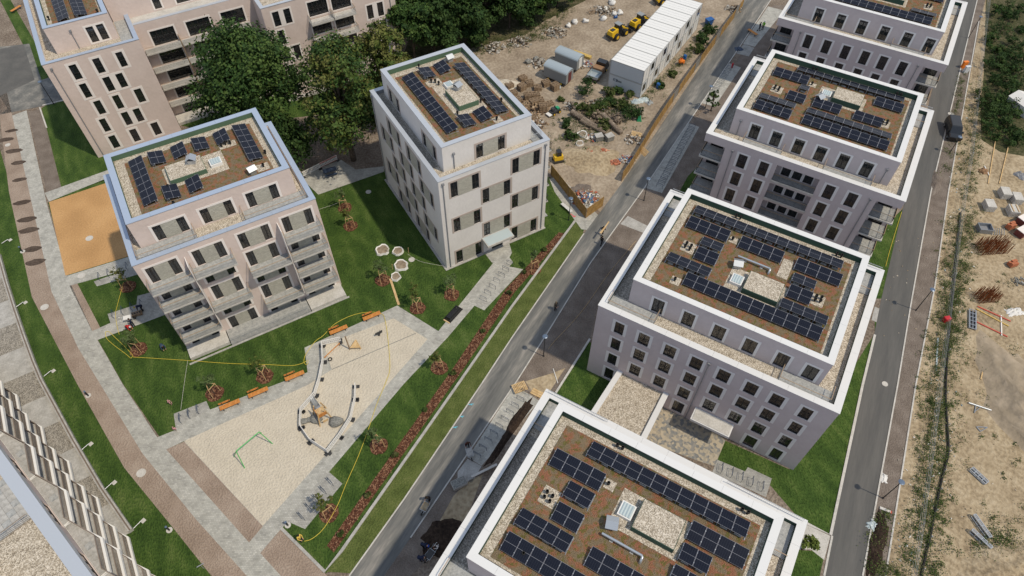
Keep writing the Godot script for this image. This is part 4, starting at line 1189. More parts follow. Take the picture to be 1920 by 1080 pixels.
# ---------------------------------------------------------------- building with saw-tooth balconies, bottom left
func build_left() -> void:
	var o := thing("balcony_building", "curved-front building with stacked saw-tooth balconies at the bottom left corner", "building")
	var s := Vector2(4.62, 3.96)                 # step from one balcony to the next along the facade
	var top := 13.0
	var c0 := Vector2(-38.26, -21.79)            # front corner of one balcony
	# balcony outline relative to its corner: rail side, far end, facade, near end
	var tip := Vector2(0, 0)
	var back := Vector2(-3.0, -1.35)
	var near := Vector2(1.62, 2.61)
	var wall_line_off := Vector2(-2.35, -.11)
	var inw := Vector2(-.65, .76)
	var eo := Vector2(.85, -.53) * .2
	for k in range(-5, 4):
		var p := c0 + s * k
		for lv in 5:
			var y := top - lv * 3.05
			if lv == 4 and k > 2: continue
			var q := PackedVector2Array([p + tip + eo, p + near + eo, p + near + inw * .5, p + back + inw * .5, p + back])
			var b := MB.new(); b.prism(q, y - .12, y + .26)
			var sl := part("balcony_slab", b.mesh(M.white_paint), o)
			b = MB.new()
			var cen := (q[0] + q[1] + q[2] + q[3] + q[4]) / 5
			var fl := PackedVector2Array()
			for v in [p + tip, p + near, q[2], q[3], p + back]: fl.push_back(cen + (v - cen) * .96)
			b.prism(fl, y + .26, y + .28); part("balcony_floor", b.mesh(M.concrete), sl)
			if lv == 0:      # paving slabs on the uncovered top floor
				var dx := s.normalized(); var dy := Vector2(-dx.y, dx.x)
				for i in range(-8, 9):
					for j in range(-6, 7):
						var cp := cen + dx * (i * .6) + dy * (j * .6)
						var ok := true
						for e in [Vector2(.29, .29), Vector2(-.29, .29), Vector2(.29, -.29), Vector2(-.29, -.29)]:
							if not Geometry2D.is_point_in_polygon(cp + dx * e.x + dy * e.y, fl): ok = false
						if ok:
							part("paving_slab", box_mesh(Vector3(.585, .04, .585), M.concrete if (i * 7 + j * 3) % 4 else M.plank_deck), sl, Transform3D(Basis(Vector3.UP, -dx.angle()), Vector3(cp.x, y + .29, cp.y)))
			var rb := MB.new(); var hb := MB.new()
			for e in [[p + back, p + tip], [p + tip, p + near]]:
				var a: Vector2 = e[0]; var d: Vector2 = e[1]
				var n := int(a.distance_to(d) / .09)
				for i in n + 1:
					var r := a.lerp(d, float(i) / n)
					rb.bar(v3(r, y + .26), v3(r, y + 1.26), .03, .012)
				hb.bar(v3(a, y + 1.28), v3(d, y + 1.28), .07, .05)
				hb.bar(v3(a, y + .34), v3(d, y + .34), .04, .03)
			var rl := part("railing", rb.mesh(M.band_brown), o)
			part("handrail", hb.mesh(M.band_brown), rl)
	# facade with dark doors behind the balconies
	var f0 := c0 + wall_line_off - s * 5.0
	var f1 := c0 + wall_line_off + s * 3.0
	var ang := (f1 - f0).angle()
	var fx := Transform3D(Basis(Vector3.UP, -ang), v3(f0))
	var len := f0.distance_to(f1)
	# outward normal of the facade points to the lawn: face the other way round
	var gx := Transform3D(Basis(Vector3.UP, -ang + PI), v3(f1))
	var holes := []
	for k in 8:
		for lv in 5:
			holes.push_back([k * s.length() + 1.0, top - lv * 3.05 + .3, k * s.length() + 3.9, top - lv * 3.05 + 2.5])
	wall(o, gx, 0, -.1, len, 16.35, holes, M.plaster_pink)
	for h in holes: window(o, gx, h, 3, -1.0, false, "blind_grey")
	# roof terrace
	var nrm := Vector2(-(f1 - f0).y, (f1 - f0).x).normalized()
	if nrm.x > 0: nrm = -nrm
	var rp := PackedVector2Array([f0, f1, f1 + nrm * 14, f0 + nrm * 14])
	var rb2 := MB.new(); rb2.prism(rp, 15.4, 15.6); part("roof_gravel", rb2.mesh(M.roof_gravel), o)
	part("roof_coping", kerb_mesh(PackedVector2Array([f0 + nrm * .35, f1 + nrm * .35]), 1.0, 16.4, M.coping_grey, 15.5), o)
	var d2 := (f1 - f0).normalized()
	var t0 := Vector2(-38.23, -18.61) - d2 * 5.05
	for i in 8:
		for j in 8:
			var cp := t0 + d2 * (i * .62 + .3) + nrm * (j * .62 + .3)
			part("roof_paving_slab", box_mesh(Vector3(.605, .05, .605), M.concrete if (i * 5 + j * 3) % 4 else M.plank_deck), o, Transform3D(Basis(Vector3.UP, -ang), Vector3(cp.x, 15.63, cp.y)))
	railing(o, [v3(t0 + d2 * 5.05, 15.6), v3(t0 + d2 * 5.05 + nrm * 5.2, 15.6)], 1.0, M.band_brown, M.band_brown, .12)
	slab_world(o, "setback_wall", PackedVector2Array([t0 + d2 * 6 + nrm * 3.8, t0 + d2 * 20 + nrm * 3.8, t0 + d2 * 20 + nrm * 10, t0 + d2 * 6 + nrm * 10]), 15.5, 18.6, M.plaster_white)

func slab_world(o: Node, called: String, poly: PackedVector2Array, y0: float, y1: float, mat: Material) -> void:
	var b := MB.new(); b.prism(poly, y0, y1); part(called, b.mesh(mat), o)

func build_blocks() -> void:
	plain("band_brown", K(.22, .18, .15), 0.6)
	build_lilac()
	build_pink()
	build_white()
	build_top_left()
	build_left()

# ---------------------------------------------------------------- ground, roads, lawns, paths
func edging(called: String, line: PackedVector2Array, w: float, h: float, mat: Material) -> void:
	struct(called, kerb_mesh(line, w, h, mat))

func build_ground() -> void:
	sheet("ground", pv([-320, 120, 320, 120, 320, -420, -320, -420]), 0.0, M.soil)
	sheet("sandy_ground", pv([36.54, -17.80, 48.03, -41.19, 64.60, -74.15, 89.08, -121.53, 99.51, -142.53, 197.40, -144.96, 91.47, -18.44]), 0.004, M.sandy_soil)
	sheet("yard_ground", pv([-20.50, -115.39, -24.60, -153.79, 53.88, -155.86, 44.62, -126.32, 16.19, -75.02, 13.28, -68.32, 6.24, -76.59, 3.05, -80.15]), 0.004, M.yard_dirt)
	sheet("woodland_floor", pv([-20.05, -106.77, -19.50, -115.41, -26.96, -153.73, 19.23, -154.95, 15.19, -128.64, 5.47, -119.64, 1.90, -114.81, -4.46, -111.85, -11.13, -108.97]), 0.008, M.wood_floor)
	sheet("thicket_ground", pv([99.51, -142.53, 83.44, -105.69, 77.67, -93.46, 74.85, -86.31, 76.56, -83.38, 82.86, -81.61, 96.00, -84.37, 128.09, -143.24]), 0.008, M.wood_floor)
	# lawns
	sheet("lawn", pv([-58.72, -55.83, -67.38, -69.62, -61.06, -75.38, -33.32, -80.71, -19.69, -77.55, -5.18, -79.99, 6.23, -76.00, 10.48, -66.17, -17.95, -18.90, -23.17, -23.01, -39.08, -33.15, -45.52, -39.73, -52.03, -47.22]), 0.008, M.lawn, Vector2(.515, .857))
	sheet("lawn", pv([-78.06, -67.82, -79.80, -81.10, -73.53, -71.72, -62.03, -52.50, -51.01, -39.79, -41.76, -29.55, -33.80, -22.61, -27.55, -17.06, -37.59, -16.94, -39.10, -22.55, -38.46, -22.72, -43.15, -27.15, -48.37, -32.58, -55.19, -40.02, -60.11, -46.30, -62.92, -50.09, -66.01, -54.37, -69.45, -59.38]), 0.008, M.lawn, Vector2(.515, .857))
	sheet("lawn", pv([-77.86, -91.39, -73.80, -99.27, -57.11, -77.83, -60.05, -74.82, -66.06, -71.63]), 0.008, M.lawn, Vector2(.515, .857))
	sheet("lawn", pv([-100.70, -124.91, -98.64, -124.96, -81.04, -102.25, -78.66, -93.22, -84.79, -103.77, -100.70, -124.91]), 0.008, M.lawn, Vector2(.515, .857))
	sheet("lawn", pv([-57.47, -88.73, -31.76, -100.14, -19.66, -107.61, -16.47, -94.47, -29.27, -85.91, -44.19, -84.32]), 0.008, M.lawn, Vector2(.515, .857))
	sheet("lawn", pv([9.67, -46.70, 5.16, -39.37, 9.84, -36.45, 13.29, -42.90]), 0.008, M.lawn, Vector2(.515, .857))
	sheet("lawn", pv([23.94, -33.67, 30.47, -30.30, 45.60, -48.43, 46.26, -50.49, 48.77, -53.95, 41.79, -41.10, 32.97, -23.26, 30.23, -24.76, 27.80, -28.76, 22.42, -30.81]), 0.008, M.lawn, Vector2(.515, .857))
	sheet("lawn", pv([48.77, -53.95, 57.61, -71.24, 51.02, -65.31, 44.57, -53.88]), 0.008, M.lawn, Vector2(.515, .857))
	sheet("lawn", pv([28.67, -21.77, 31.95, -21.55, 30.01, -17.72, 25.32, -17.67]), 0.008, M.lawn, Vector2(.515, .857))
	sheet("lawn_verge", pv([-17.98, -19.05, -16.80, -20.81, -6.16, -40.28, 0.03, -51.64, 9.00, -66.98, 10.02, -64.83, 0.08, -47.11, -3.46, -40.46, -11.14, -26.39, -15.43, -18.93]), 0.012, M.lawn_dry)
	sheet("lawn", pv([26.47, -76.95, 30.54, -81.89, 28.32, -73.52, 21.15, -66.87]), 0.008, M.lawn, Vector2(.515, .857))
	# roads
	sheet("road", pv([-18.16, -13.87, -15.66, -18.68, -11.14, -26.39, -3.46, -40.46, 0.08, -47.11, 10.02, -64.83, 16.19, -75.02, 29.93, -99.87, 45.34, -128.34, 55.76, -148.46, 61.58, -148.61, 50.66, -128.46, 41.68, -112.68, 31.16, -94.40, 19.04, -73.35, 10.59, -59.44, 4.54, -47.98, 0.77, -41.03, -5.72, -29.83, -10.01, -22.47, -15.15, -13.90]), 0.016, M.asphalt, Vector2(.494, -.869))
	sheet("road", pv([28.72, -14.39, 31.10, -19.22, 41.98, -41.10, 48.36, -54.20, 58.60, -74.05, 70.97, -97.69, 88.08, -129.34, 97.44, -147.13, 101.74, -147.24, 92.05, -129.44, 62.20, -74.11, 51.66, -52.86, 45.99, -41.16, 35.02, -19.27, 32.66, -14.44]), 0.016, M.asphalt_new, Vector2(.448, -.894))
	sheet("side_road", pv([-97.63, -89.32, -101.67, -114.48, -93.06, -108.89, -88.27, -110.02, -81.25, -99.12, -78.99, -100.72, -74.82, -94.02, -76.42, -92.55, -83.85, -89.59]), 0.012, M.asphalt_court)
	sheet("courtyard_asphalt", pv([-92.74, -108.22, -89.07, -109.66, -82.43, -99.10, -86.21, -94.52]), 0.016, M.court_dark)
	for k in [pv([-15.66, -18.68, -11.14, -26.39, -3.46, -40.46, 0.08, -47.11, 10.02, -64.83]), pv([-10.01, -22.47, -5.72, -29.83, 0.77, -41.03, 4.54, -47.98, 10.59, -59.44, 19.04, -73.35, 31.16, -94.40, 41.68, -112.68, 50.66, -128.46])]: edging("kerb", k, .14, .06, M.slab_light)
	for k in [pv([35.02, -19.27, 45.99, -41.16, 51.66, -52.86, 62.20, -74.11, 92.05, -129.44]), pv([37.30, -19.30, 48.16, -41.19, 55.88, -55.83, 64.84, -74.16, 89.08, -121.53])]: edging("kerb", k, .16, .08, M.slab_light)
	edging("kerb", pv([30.86, -24.38, 32.97, -23.26, 41.74, -40.95, 45.52, -48.19]), .28, .10, M.slab_light)
	edging("kerb", pv([31.21, -19.23, 33.11, -23.16]), .2, .06, M.slab_light)
	edging("kerb", pv([-23.39, -23.28, -18.14, -19.05, -16.83, -21.01, -6.28, -40.28, 0.03, -51.90, 8.86, -67.19]), .3, .14, M.concrete)
	edging("kerb", pv([9.75, -47.02, 5.28, -39.37]), .25, .12, M.slab_light)
	edging("kerb", pv([-78.18, -91.52, -74.80, -86.37]), .2, .1, M.slab_light)
	edging("kerb", pv([-77.99, -92.09, -74.91, -93.59]), .2, .1, M.slab_light)
	# paths on the left
	sheet("gravel_path", pv([-94.27, -103.57, -83.53, -88.91, -74.00, -71.72, -62.03, -52.50, -51.01, -39.79, -41.76, -29.55, -33.80, -22.61, -29.15, -18.52, -26.02, -15.17, -21.97, -15.21, -25.70, -18.56, -32.39, -24.10, -40.38, -31.23, -48.32, -39.83, -52.89, -44.76, -59.87, -53.40, -71.05, -71.77, -81.74, -89.36, -86.71, -97.49]), 0.012, M.brown_gravel)
	sheet("paved_path", pv([-81.74, -89.36, -71.05, -71.77, -59.87, -53.40, -52.89, -44.76, -48.32, -39.83, -40.38, -31.23, -32.39, -24.10, -25.70, -18.56, -22.47, -15.21, -18.42, -15.25, -22.36, -18.60, -24.92, -20.76, -26.30, -21.79, -37.89, -31.70, -39.38, -33.15, -45.70, -39.87, -52.23, -47.38, -58.79, -55.83, -67.39, -69.30, -68.87, -71.81, -80.04, -90.78]), 0.016, M.paving)
	sheet("gravel_strip", pv([-79.60, -90.37, -77.73, -91.11, -66.06, -71.63, -67.75, -70.49]), 0.016, M.plum_gravel)
	sheet("sports_pad", pv([-67.27, -69.73, -59.52, -74.48, -51.55, -59.87, -59.19, -56.10]), 0.02, M.rubber_orange)
	sheet("paved_path", pv([-68.70, -71.59, -61.19, -76.80, -60.11, -75.40, -67.32, -69.84]), 0.02, M.paving)
	sheet("paved_path", pv([-59.15, -56.01, -51.51, -59.77, -50.10, -57.81, -57.99, -54.40]), 0.02, M.paving)
	sheet("bicycle_parking", pv([-55.07, -55.17, -50.27, -57.90, -49.15, -56.71, -54.34, -54.37]), 0.024, M.paving_dark)
	sheet("gravel_strip", pv([-58.03, -54.49, -57.13, -54.86, -51.29, -47.72, -52.20, -47.30]), 0.016, M.brown_gravel)
	sheet("paved_path", pv([-52.30, -47.22, -50.57, -48.46, -45.06, -51.64, -43.61, -50.14, -51.08, -45.96]), 0.02, M.paving)
	sheet("bicycle_parking", pv([-51.27, -49.94, -48.16, -51.50, -48.51, -52.88, -46.93, -53.51, -45.08, -51.30, -50.31, -48.46]), 0.024, M.paving_dark)
	# playground
	sheet("paved_path", pv([-39.38, -33.15, -37.59, -34.08, -38.46, -36.07, -35.23, -37.76, -34.49, -36.66, -24.28, -41.77, -25.35, -45.24, -14.73, -51.85, -9.14, -47.94, -1.17, -61.66, 0.10, -59.37, -3.81, -53.57, -7.88, -47.08, -12.65, -40.33, -19.54, -29.35, -17.88, -28.06, -20.91, -23.20, -22.82, -23.94, -23.37, -23.17, -24.92, -20.76, -26.30, -21.79, -36.27, -32.74, -37.89, -31.70]), 0.014, M.paving)
	sheet("play_sand", pv([-36.27, -32.74, -23.94, -40.03, -21.48, -42.18, -23.01, -45.67, -14.97, -49.82, -10.37, -46.72, -25.30, -23.47]), 0.02, M.play_sand)
	sheet("gravel_strip", pv([-37.89, -31.70, -36.25, -32.68, -25.28, -23.42, -26.30, -21.79]), 0.02, M.brown_gravel)
	sheet("bare_soil", pv([-24.92, -20.76, -23.35, -23.12, -17.93, -18.75, -15.88, -15.28, -18.42, -15.25, -22.36, -18.60]), 0.018, M.brown_gravel)
	sheet("bicycle_parking", pv([-38.46, -36.07, -35.23, -37.76, -34.49, -36.66, -37.67, -34.74]), 0.022, M.paving_dark)
	sheet("bicycle_parking", pv([-19.54, -29.35, -17.88, -28.06, -20.91, -23.20, -22.61, -24.50]), 0.022, M.paving_dark)
	sheet("bicycle_parking", pv([-4.99, -52.08, -1.48, -58.87, 1.47, -58.17, -3.52, -51.25]), 0.018, M.paving)
	sheet("paved_path", pv([-3.63, -60.65, -4.54, -63.38, -0.84, -64.45, -0.06, -61.09, -1.11, -58.59, -2.79, -59.32]), 0.02, M.paving)
	edging("timber_edge", pv([-21.48, -42.18, -11.91, -47.58]), .08, .04, M.rock)
	# terrace and path behind the pink block
	sheet("paved_path", pv([-32.34, -75.90, -26.52, -79.60, -23.98, -77.47, -19.78, -78.27, -19.63, -77.07, -28.63, -71.95]), 0.02, M.paving)
	sheet("bare_soil", pv([-34.82, -81.94, -38.50, -89.10, -21.64, -92.92, -20.19, -78.26, -23.80, -76.29, -26.52, -79.60, -32.34, -75.90]), 0.012, M.soil)
	# planting bed along the road
	sheet("mulch_bed", pv([-18.38, -21.57, -17.56, -20.90, -5.65, -42.63, 0.36, -54.25, 7.40, -64.79, 6.50, -64.98, -0.70, -54.94, -6.94, -42.62]), 0.02, M.mulch)
	# right of the road
	sheet("bare_soil", pv([10.59, -59.44, 19.04, -73.35, 32.85, -95.45, 50.73, -126.46, 56.01, -126.58, 30.33, -80.65, 23.56, -73.43, 11.06, -52.50, 9.67, -46.70, 5.16, -39.51, 4.54, -39.86, 0.77, -41.03, 4.54, -47.98]), 0.006, M.plum_gravel)
	sheet("paved_pad", pv([16.51, -68.37, 19.34, -66.32, 18.44, -65.07, 15.29, -66.77]), 0.012, M.concrete)
	sheet("bicycle_parking", pv([28.46, -89.57, 30.05, -88.65, 22.03, -73.18, 19.70, -74.28]), 0.012, M.paving)
	sheet("bicycle_parking", pv([38.11, -106.69, 40.11, -105.27, 33.50, -94.02, 31.34, -94.98]), 0.012, M.paving)
	sheet("bicycle_parking", pv([49.59, -126.04, 52.37, -124.53, 43.97, -111.87, 42.02, -112.87]), 0.012, M.paving)
	sheet("paved_path", pv([42.21, -112.87, 43.80, -111.52, 42.25, -108.77, 40.13, -109.73]), 0.014, M.paving_dark)
	sheet("bicycle_parking", pv([0.46, -40.37, 3.39, -38.29, -3.08, -30.29, -4.63, -31.20]), 0.012, M.paving)
	sheet("trench_soil", pv([1.71, -38.27, 2.64, -37.72, -1.81, -30.80, -2.95, -30.11]), 0.016, M.trench)
	sheet("bare_soil", pv([-4.63, -31.20, -2.95, -30.17, -5.69, -22.95, -9.63, -18.75, -12.84, -15.32, -15.88, -15.28, -10.01, -22.47, -5.72, -29.83]), 0.008, M.plum_gravel)
	sheet("gravel_patch", pv([-4.63, -31.07, -3.07, -30.23, -4.03, -28.35, -5.59, -28.63, -5.65, -29.53]), 0.012, M.concrete)
	sheet("sand_patch", pv([1.72, -40.90, 4.91, -42.04, 6.54, -42.81, 4.53, -39.50, 2.96, -38.77]), 0.012, M.sandy_soil)
	sheet("sand_patch", pv([-4.33, -28.64, -2.92, -29.26, -4.16, -25.18, -5.69, -22.95, -7.39, -23.75, -5.94, -26.86]), 0.012, M.sandy_soil)
	sheet("forecourt", pv([18.43, -39.48, 20.67, -38.53, 21.20, -37.98, 24.11, -33.61, 22.38, -30.56, 21.27, -30.92, 14.83, -33.48]), 0.012, M.paving_mixed)
	sheet("bicycle_parking", pv([22.80, -31.31, 25.58, -29.99, 25.98, -30.49, 28.31, -29.24, 27.22, -27.16, 21.96, -29.82]), 0.014, M.paving_dark)
	sheet("paved_path", pv([30.83, -24.27, 32.94, -23.15, 31.63, -20.76, 30.56, -21.79, 28.94, -21.77]), 0.012, M.slab_light)
	# strip right of the right road, cloth-like change of soil along it
	sheet("soil_strip", pv([35.02, -19.27, 45.99, -41.16, 51.66, -52.86, 62.20, -74.11, 92.05, -129.44, 101.50, -147.23, 103.25, -147.28, 89.39, -121.54, 64.84, -74.16, 55.88, -55.83, 48.16, -41.19, 37.30, -19.30]), 0.008, M.plum_gravel)
	sheet("paved_pad", pv([45.85, -50.49, 46.95, -52.62, 47.64, -52.20, 46.47, -50.08]), 0.012, M.concrete)
	# paths by the white block's right side
	sheet("paved_path", pv([5.42, -75.99, 7.05, -76.61, 12.71, -67.78, 10.81, -65.46, 9.69, -65.64, 6.14, -73.13]), 0.012, M.paving)
	sheet("bare_soil", pv([12.77, -68.63, 16.19, -75.02, 19.04, -73.35, 13.50, -66.22]), 0.01, M.sandy_soil)
	# private terraces at the foot of the bottom-left building
	var tm := [M.concrete, M.dark_gravel]
	var edge := pv([-69.45, -59.38, -66.01, -54.37, -62.92, -50.09, -60.11, -46.30, -57.26, -42.57, -55.19, -40.02, -48.37, -32.58, -43.15, -27.15, -38.46, -22.72])
	var ec := Curve2D.new()
	for p in edge: ec.add_point(p)
	var el := ec.get_baked_length()
	for i in 11:
		var pa := ec.sample_baked(el * i / 11.0); var pb := ec.sample_baked(el * (i + 1) / 11.0)
		sheet("terrace_paving" if i % 2 == 0 else "terrace_gravel", PackedVector2Array([pa, pb, pb + Vector2(-7, 4.5), pa + Vector2(-7, 4.5)]), 0.02, tm[i % 2])
	var w := thing("garden_wall", "low curved concrete wall between the lawn and the bottom-left building", "wall")
	part("wall", kerb_mesh(edge, .45, .55, M.concrete), w)
	part("timber_cap", kerb_mesh(edge, .12, .62, M.band_brown2, .56), w)
	# dark wet patches sprayed on the gravel path
	var wet := [[Vector2(-79.89, -83.39), 1.5], [Vector2(-77.41, -80.77), 1.6], [Vector2(-75.52, -78.10), 1.4], [Vector2(-73.64, -74.34), 1.3], [Vector2(-71.13, -69.56), 1.5], [Vector2(-68.91, -66.18), 1.6], [Vector2(-67.69, -64.14), 1.7], [Vector2(-65.63, -60.70), 1.6], [Vector2(-64.21, -58.33), 1.7], [Vector2(-80.08, -85.60), 1.2]]
	for q in wet:
		var p := PackedVector2Array()
		for k in 14:
			var a := TAU * k / 14
			var r: float = q[1] * rng.randf_range(1.1, 1.4)
			p.push_back(q[0] + Vector2(cos(a) * r * .62, sin(a) * r * .28 - cos(a) * r * .12))
		sheet("damp_patch", p, 0.018, M.damp)


func extra_ground_materials() -> void:
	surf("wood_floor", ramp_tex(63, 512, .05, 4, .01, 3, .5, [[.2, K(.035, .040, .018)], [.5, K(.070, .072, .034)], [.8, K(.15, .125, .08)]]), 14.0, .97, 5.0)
	M["asphalt_court"] = M.asphalt.duplicate(); M.asphalt_court.uv1_scale = Vector3(.04, .04, 1)
	M["court_dark"] = M.asphalt_new.duplicate(); M.court_dark.uv1_scale = Vector3(.04, .04, 1)
	plain("band_brown2", K(.16, .125, .10), 0.8)
	surf("trench", ramp_tex(61, 256, .05, 3, .01, 2, .6, [[.2, K(.018, .012, .010)], [.5, K(.035, .024, .018)], [.8, K(.06, .042, .032)]]), 6.0, .97, 5.0)
	surf("damp", ramp_tex(62, 256, .07, 3, .01, 2, .6, [[.2, K(.060, .045, .036)], [.5, K(.082, .062, .050)], [.8, K(.11, .085, .070)]]), 8.0, .9, 3.0)

# ---------------------------------------------------------------- everything that stands about
func build_objects() -> void:
	build_trees()
	build_street()
	build_play()
	build_yard()
	build_site()
	build_people()

# ---- vegetation
func leaf_quad(b: MB, p: Vector3, r: RandomNumberGenerator, s: float, out: Vector3) -> void:
	var nrm := (out + Vector3(r.randf_range(-1, 1), r.randf_range(-.4, 1.2), r.randf_range(-1, 1))).normalized()
	var t := nrm.cross(Vector3(r.randf_range(-1, 1), r.randf_range(-1, 1), r.randf_range(-1, 1))).normalized() * s
	var u := nrm.cross(t).normalized() * s * .62
	for q in [[t, u, -t], [t, -t, -u]]:
		for k in [0, 2, 1]: b.vert(p + q[k], nrm, Vector2.ZERO)

func crown_mesh(lobes: Array, count: int, s: float, cols: Array, sd: int) -> ArrayMesh:
	var r := RandomNumberGenerator.new(); r.seed = sd
	var b := MB.new()
	var tot := 0.0
	for l in lobes: tot += l[1] * l[1]
	for l in lobes:
		var n := int(count * l[1] * l[1] / tot)
		var c: Vector3 = l[0]; var R: float = l[1]
		var clumps := maxi(6, int(n / 26.0))
		for k in clumps:
			var d := Vector3(r.randfn(), r.randfn() * .9 + .25, r.randfn()).normalized()
			var rr := R * (r.randf_range(.45, 1.06) if r.randf() < .45 else r.randf_range(.82, 1.06))
			var cc := c + d * rr * Vector3(1, .85, 1)
			var base: Color = cols[r.randi() % cols.size()]
			var sz := R * r.randf_range(.13, .24)
			for i in 26:
				var q := Vector3(r.randfn(), r.randfn() * .7, r.randfn()) * sz
				b.col = base * r.randf_range(.75, 1.25)
				leaf_quad(b, cc + q, r, s * r.randf_range(.7, 1.3), d)
	return b.mesh(M.leaf)

func tree(called: String, label: String, at: Vector2, h: float, rad: float, nl: int, leaves: int, s: float, cols: Array, sd: int, group := "", lean := Vector2.ZERO) -> Node3D:
	var r := RandomNumberGenerator.new(); r.seed = sd
	var o := thing(called, label, "tree", v3(at), 0, group)
	var lobes := []
	var ch := h * .66
	for k in nl:
		var a := r.randf() * TAU
		var t := r.randf()
		var y := h - ch + t * (ch - rad * .3)
		var wd: float = rad * sqrt(clampf(1.0 - pow((t - .38) / .68, 2.0), 0.08, 1.0))
		var lr := rad * r.randf_range(.28, .46)
		var dd := maxf(0.0, wd - lr * .6) * sqrt(r.randf_range(.25, 1.0))
		lobes.push_back([Vector3(cos(a) * dd + lean.x * t, y, sin(a) * dd + lean.y * t), lr])
	lobes.push_back([Vector3(lean.x, h - rad * .35, lean.y), rad * .36])
	part("crown", crown_mesh(lobes, leaves, s, cols, sd + 1), o)
	var b := MB.new()
	var tr := h * .02 + .06
	b.tube(PackedVector3Array([Vector3(0, -.1, 0), Vector3(.05, h * .2, .05), Vector3(lean.x * .3, h * .5, lean.y * .3), Vector3(lean.x * .8, h * .85, lean.y * .8)]), tr, tr * .25, 9)
	for l in lobes:
		var c: Vector3 = l[0]
		var st := Vector3(lean.x * .2, minf(c.y * .6, h * .45), lean.y * .2)
		b.tube(PackedVector3Array([st, st.lerp(c, .5) + Vector3(0, .3, 0), c]), tr * .4, .03, 5)
	part("trunk", b.mesh(M.bark), o)
	return o

func shrub(called: String, label: String, at: Vector2, rad: float, h: float, leaves: int, cols: Array, sd: int, cat := "shrub", group := "") -> void:
	var r := RandomNumberGenerator.new(); r.seed = sd
	var o := thing(called, label, cat, v3(at), 0, group)
	var lobes := []
	for k in 5:
		var a := r.randf() * TAU
		lobes.push_back([Vector3(cos(a) * rad * .5, h * r.randf_range(.35, .75), sin(a) * rad * .5), rad * r.randf_range(.35, .55)])
	part("foliage", crown_mesh(lobes, leaves, .12, cols, sd), o)
	var b := MB.new()
	for l in lobes: b.tube(PackedVector3Array([Vector3(0, -.05, 0), l[0]]), .04, .015, 5)
	part("stem", b.mesh(M.bark), o)

const OAK := [Color(.032, .068, .018), Color(.044, .086, .022), Color(.068, .112, .030), Color(.024, .052, .015)]
const LIME := [Color(.092, .118, .028), Color(.105, .122, .032), Color(.062, .098, .024), Color(.125, .13, .042)]
const DARK := [Color(.022, .048, .014), Color(.032, .064, .018), Color(.046, .082, .024)]
const WEED := [Color(.050, .080, .020), Color(.070, .095, .028), Color(.038, .062, .016), Color(.10, .11, .045)]

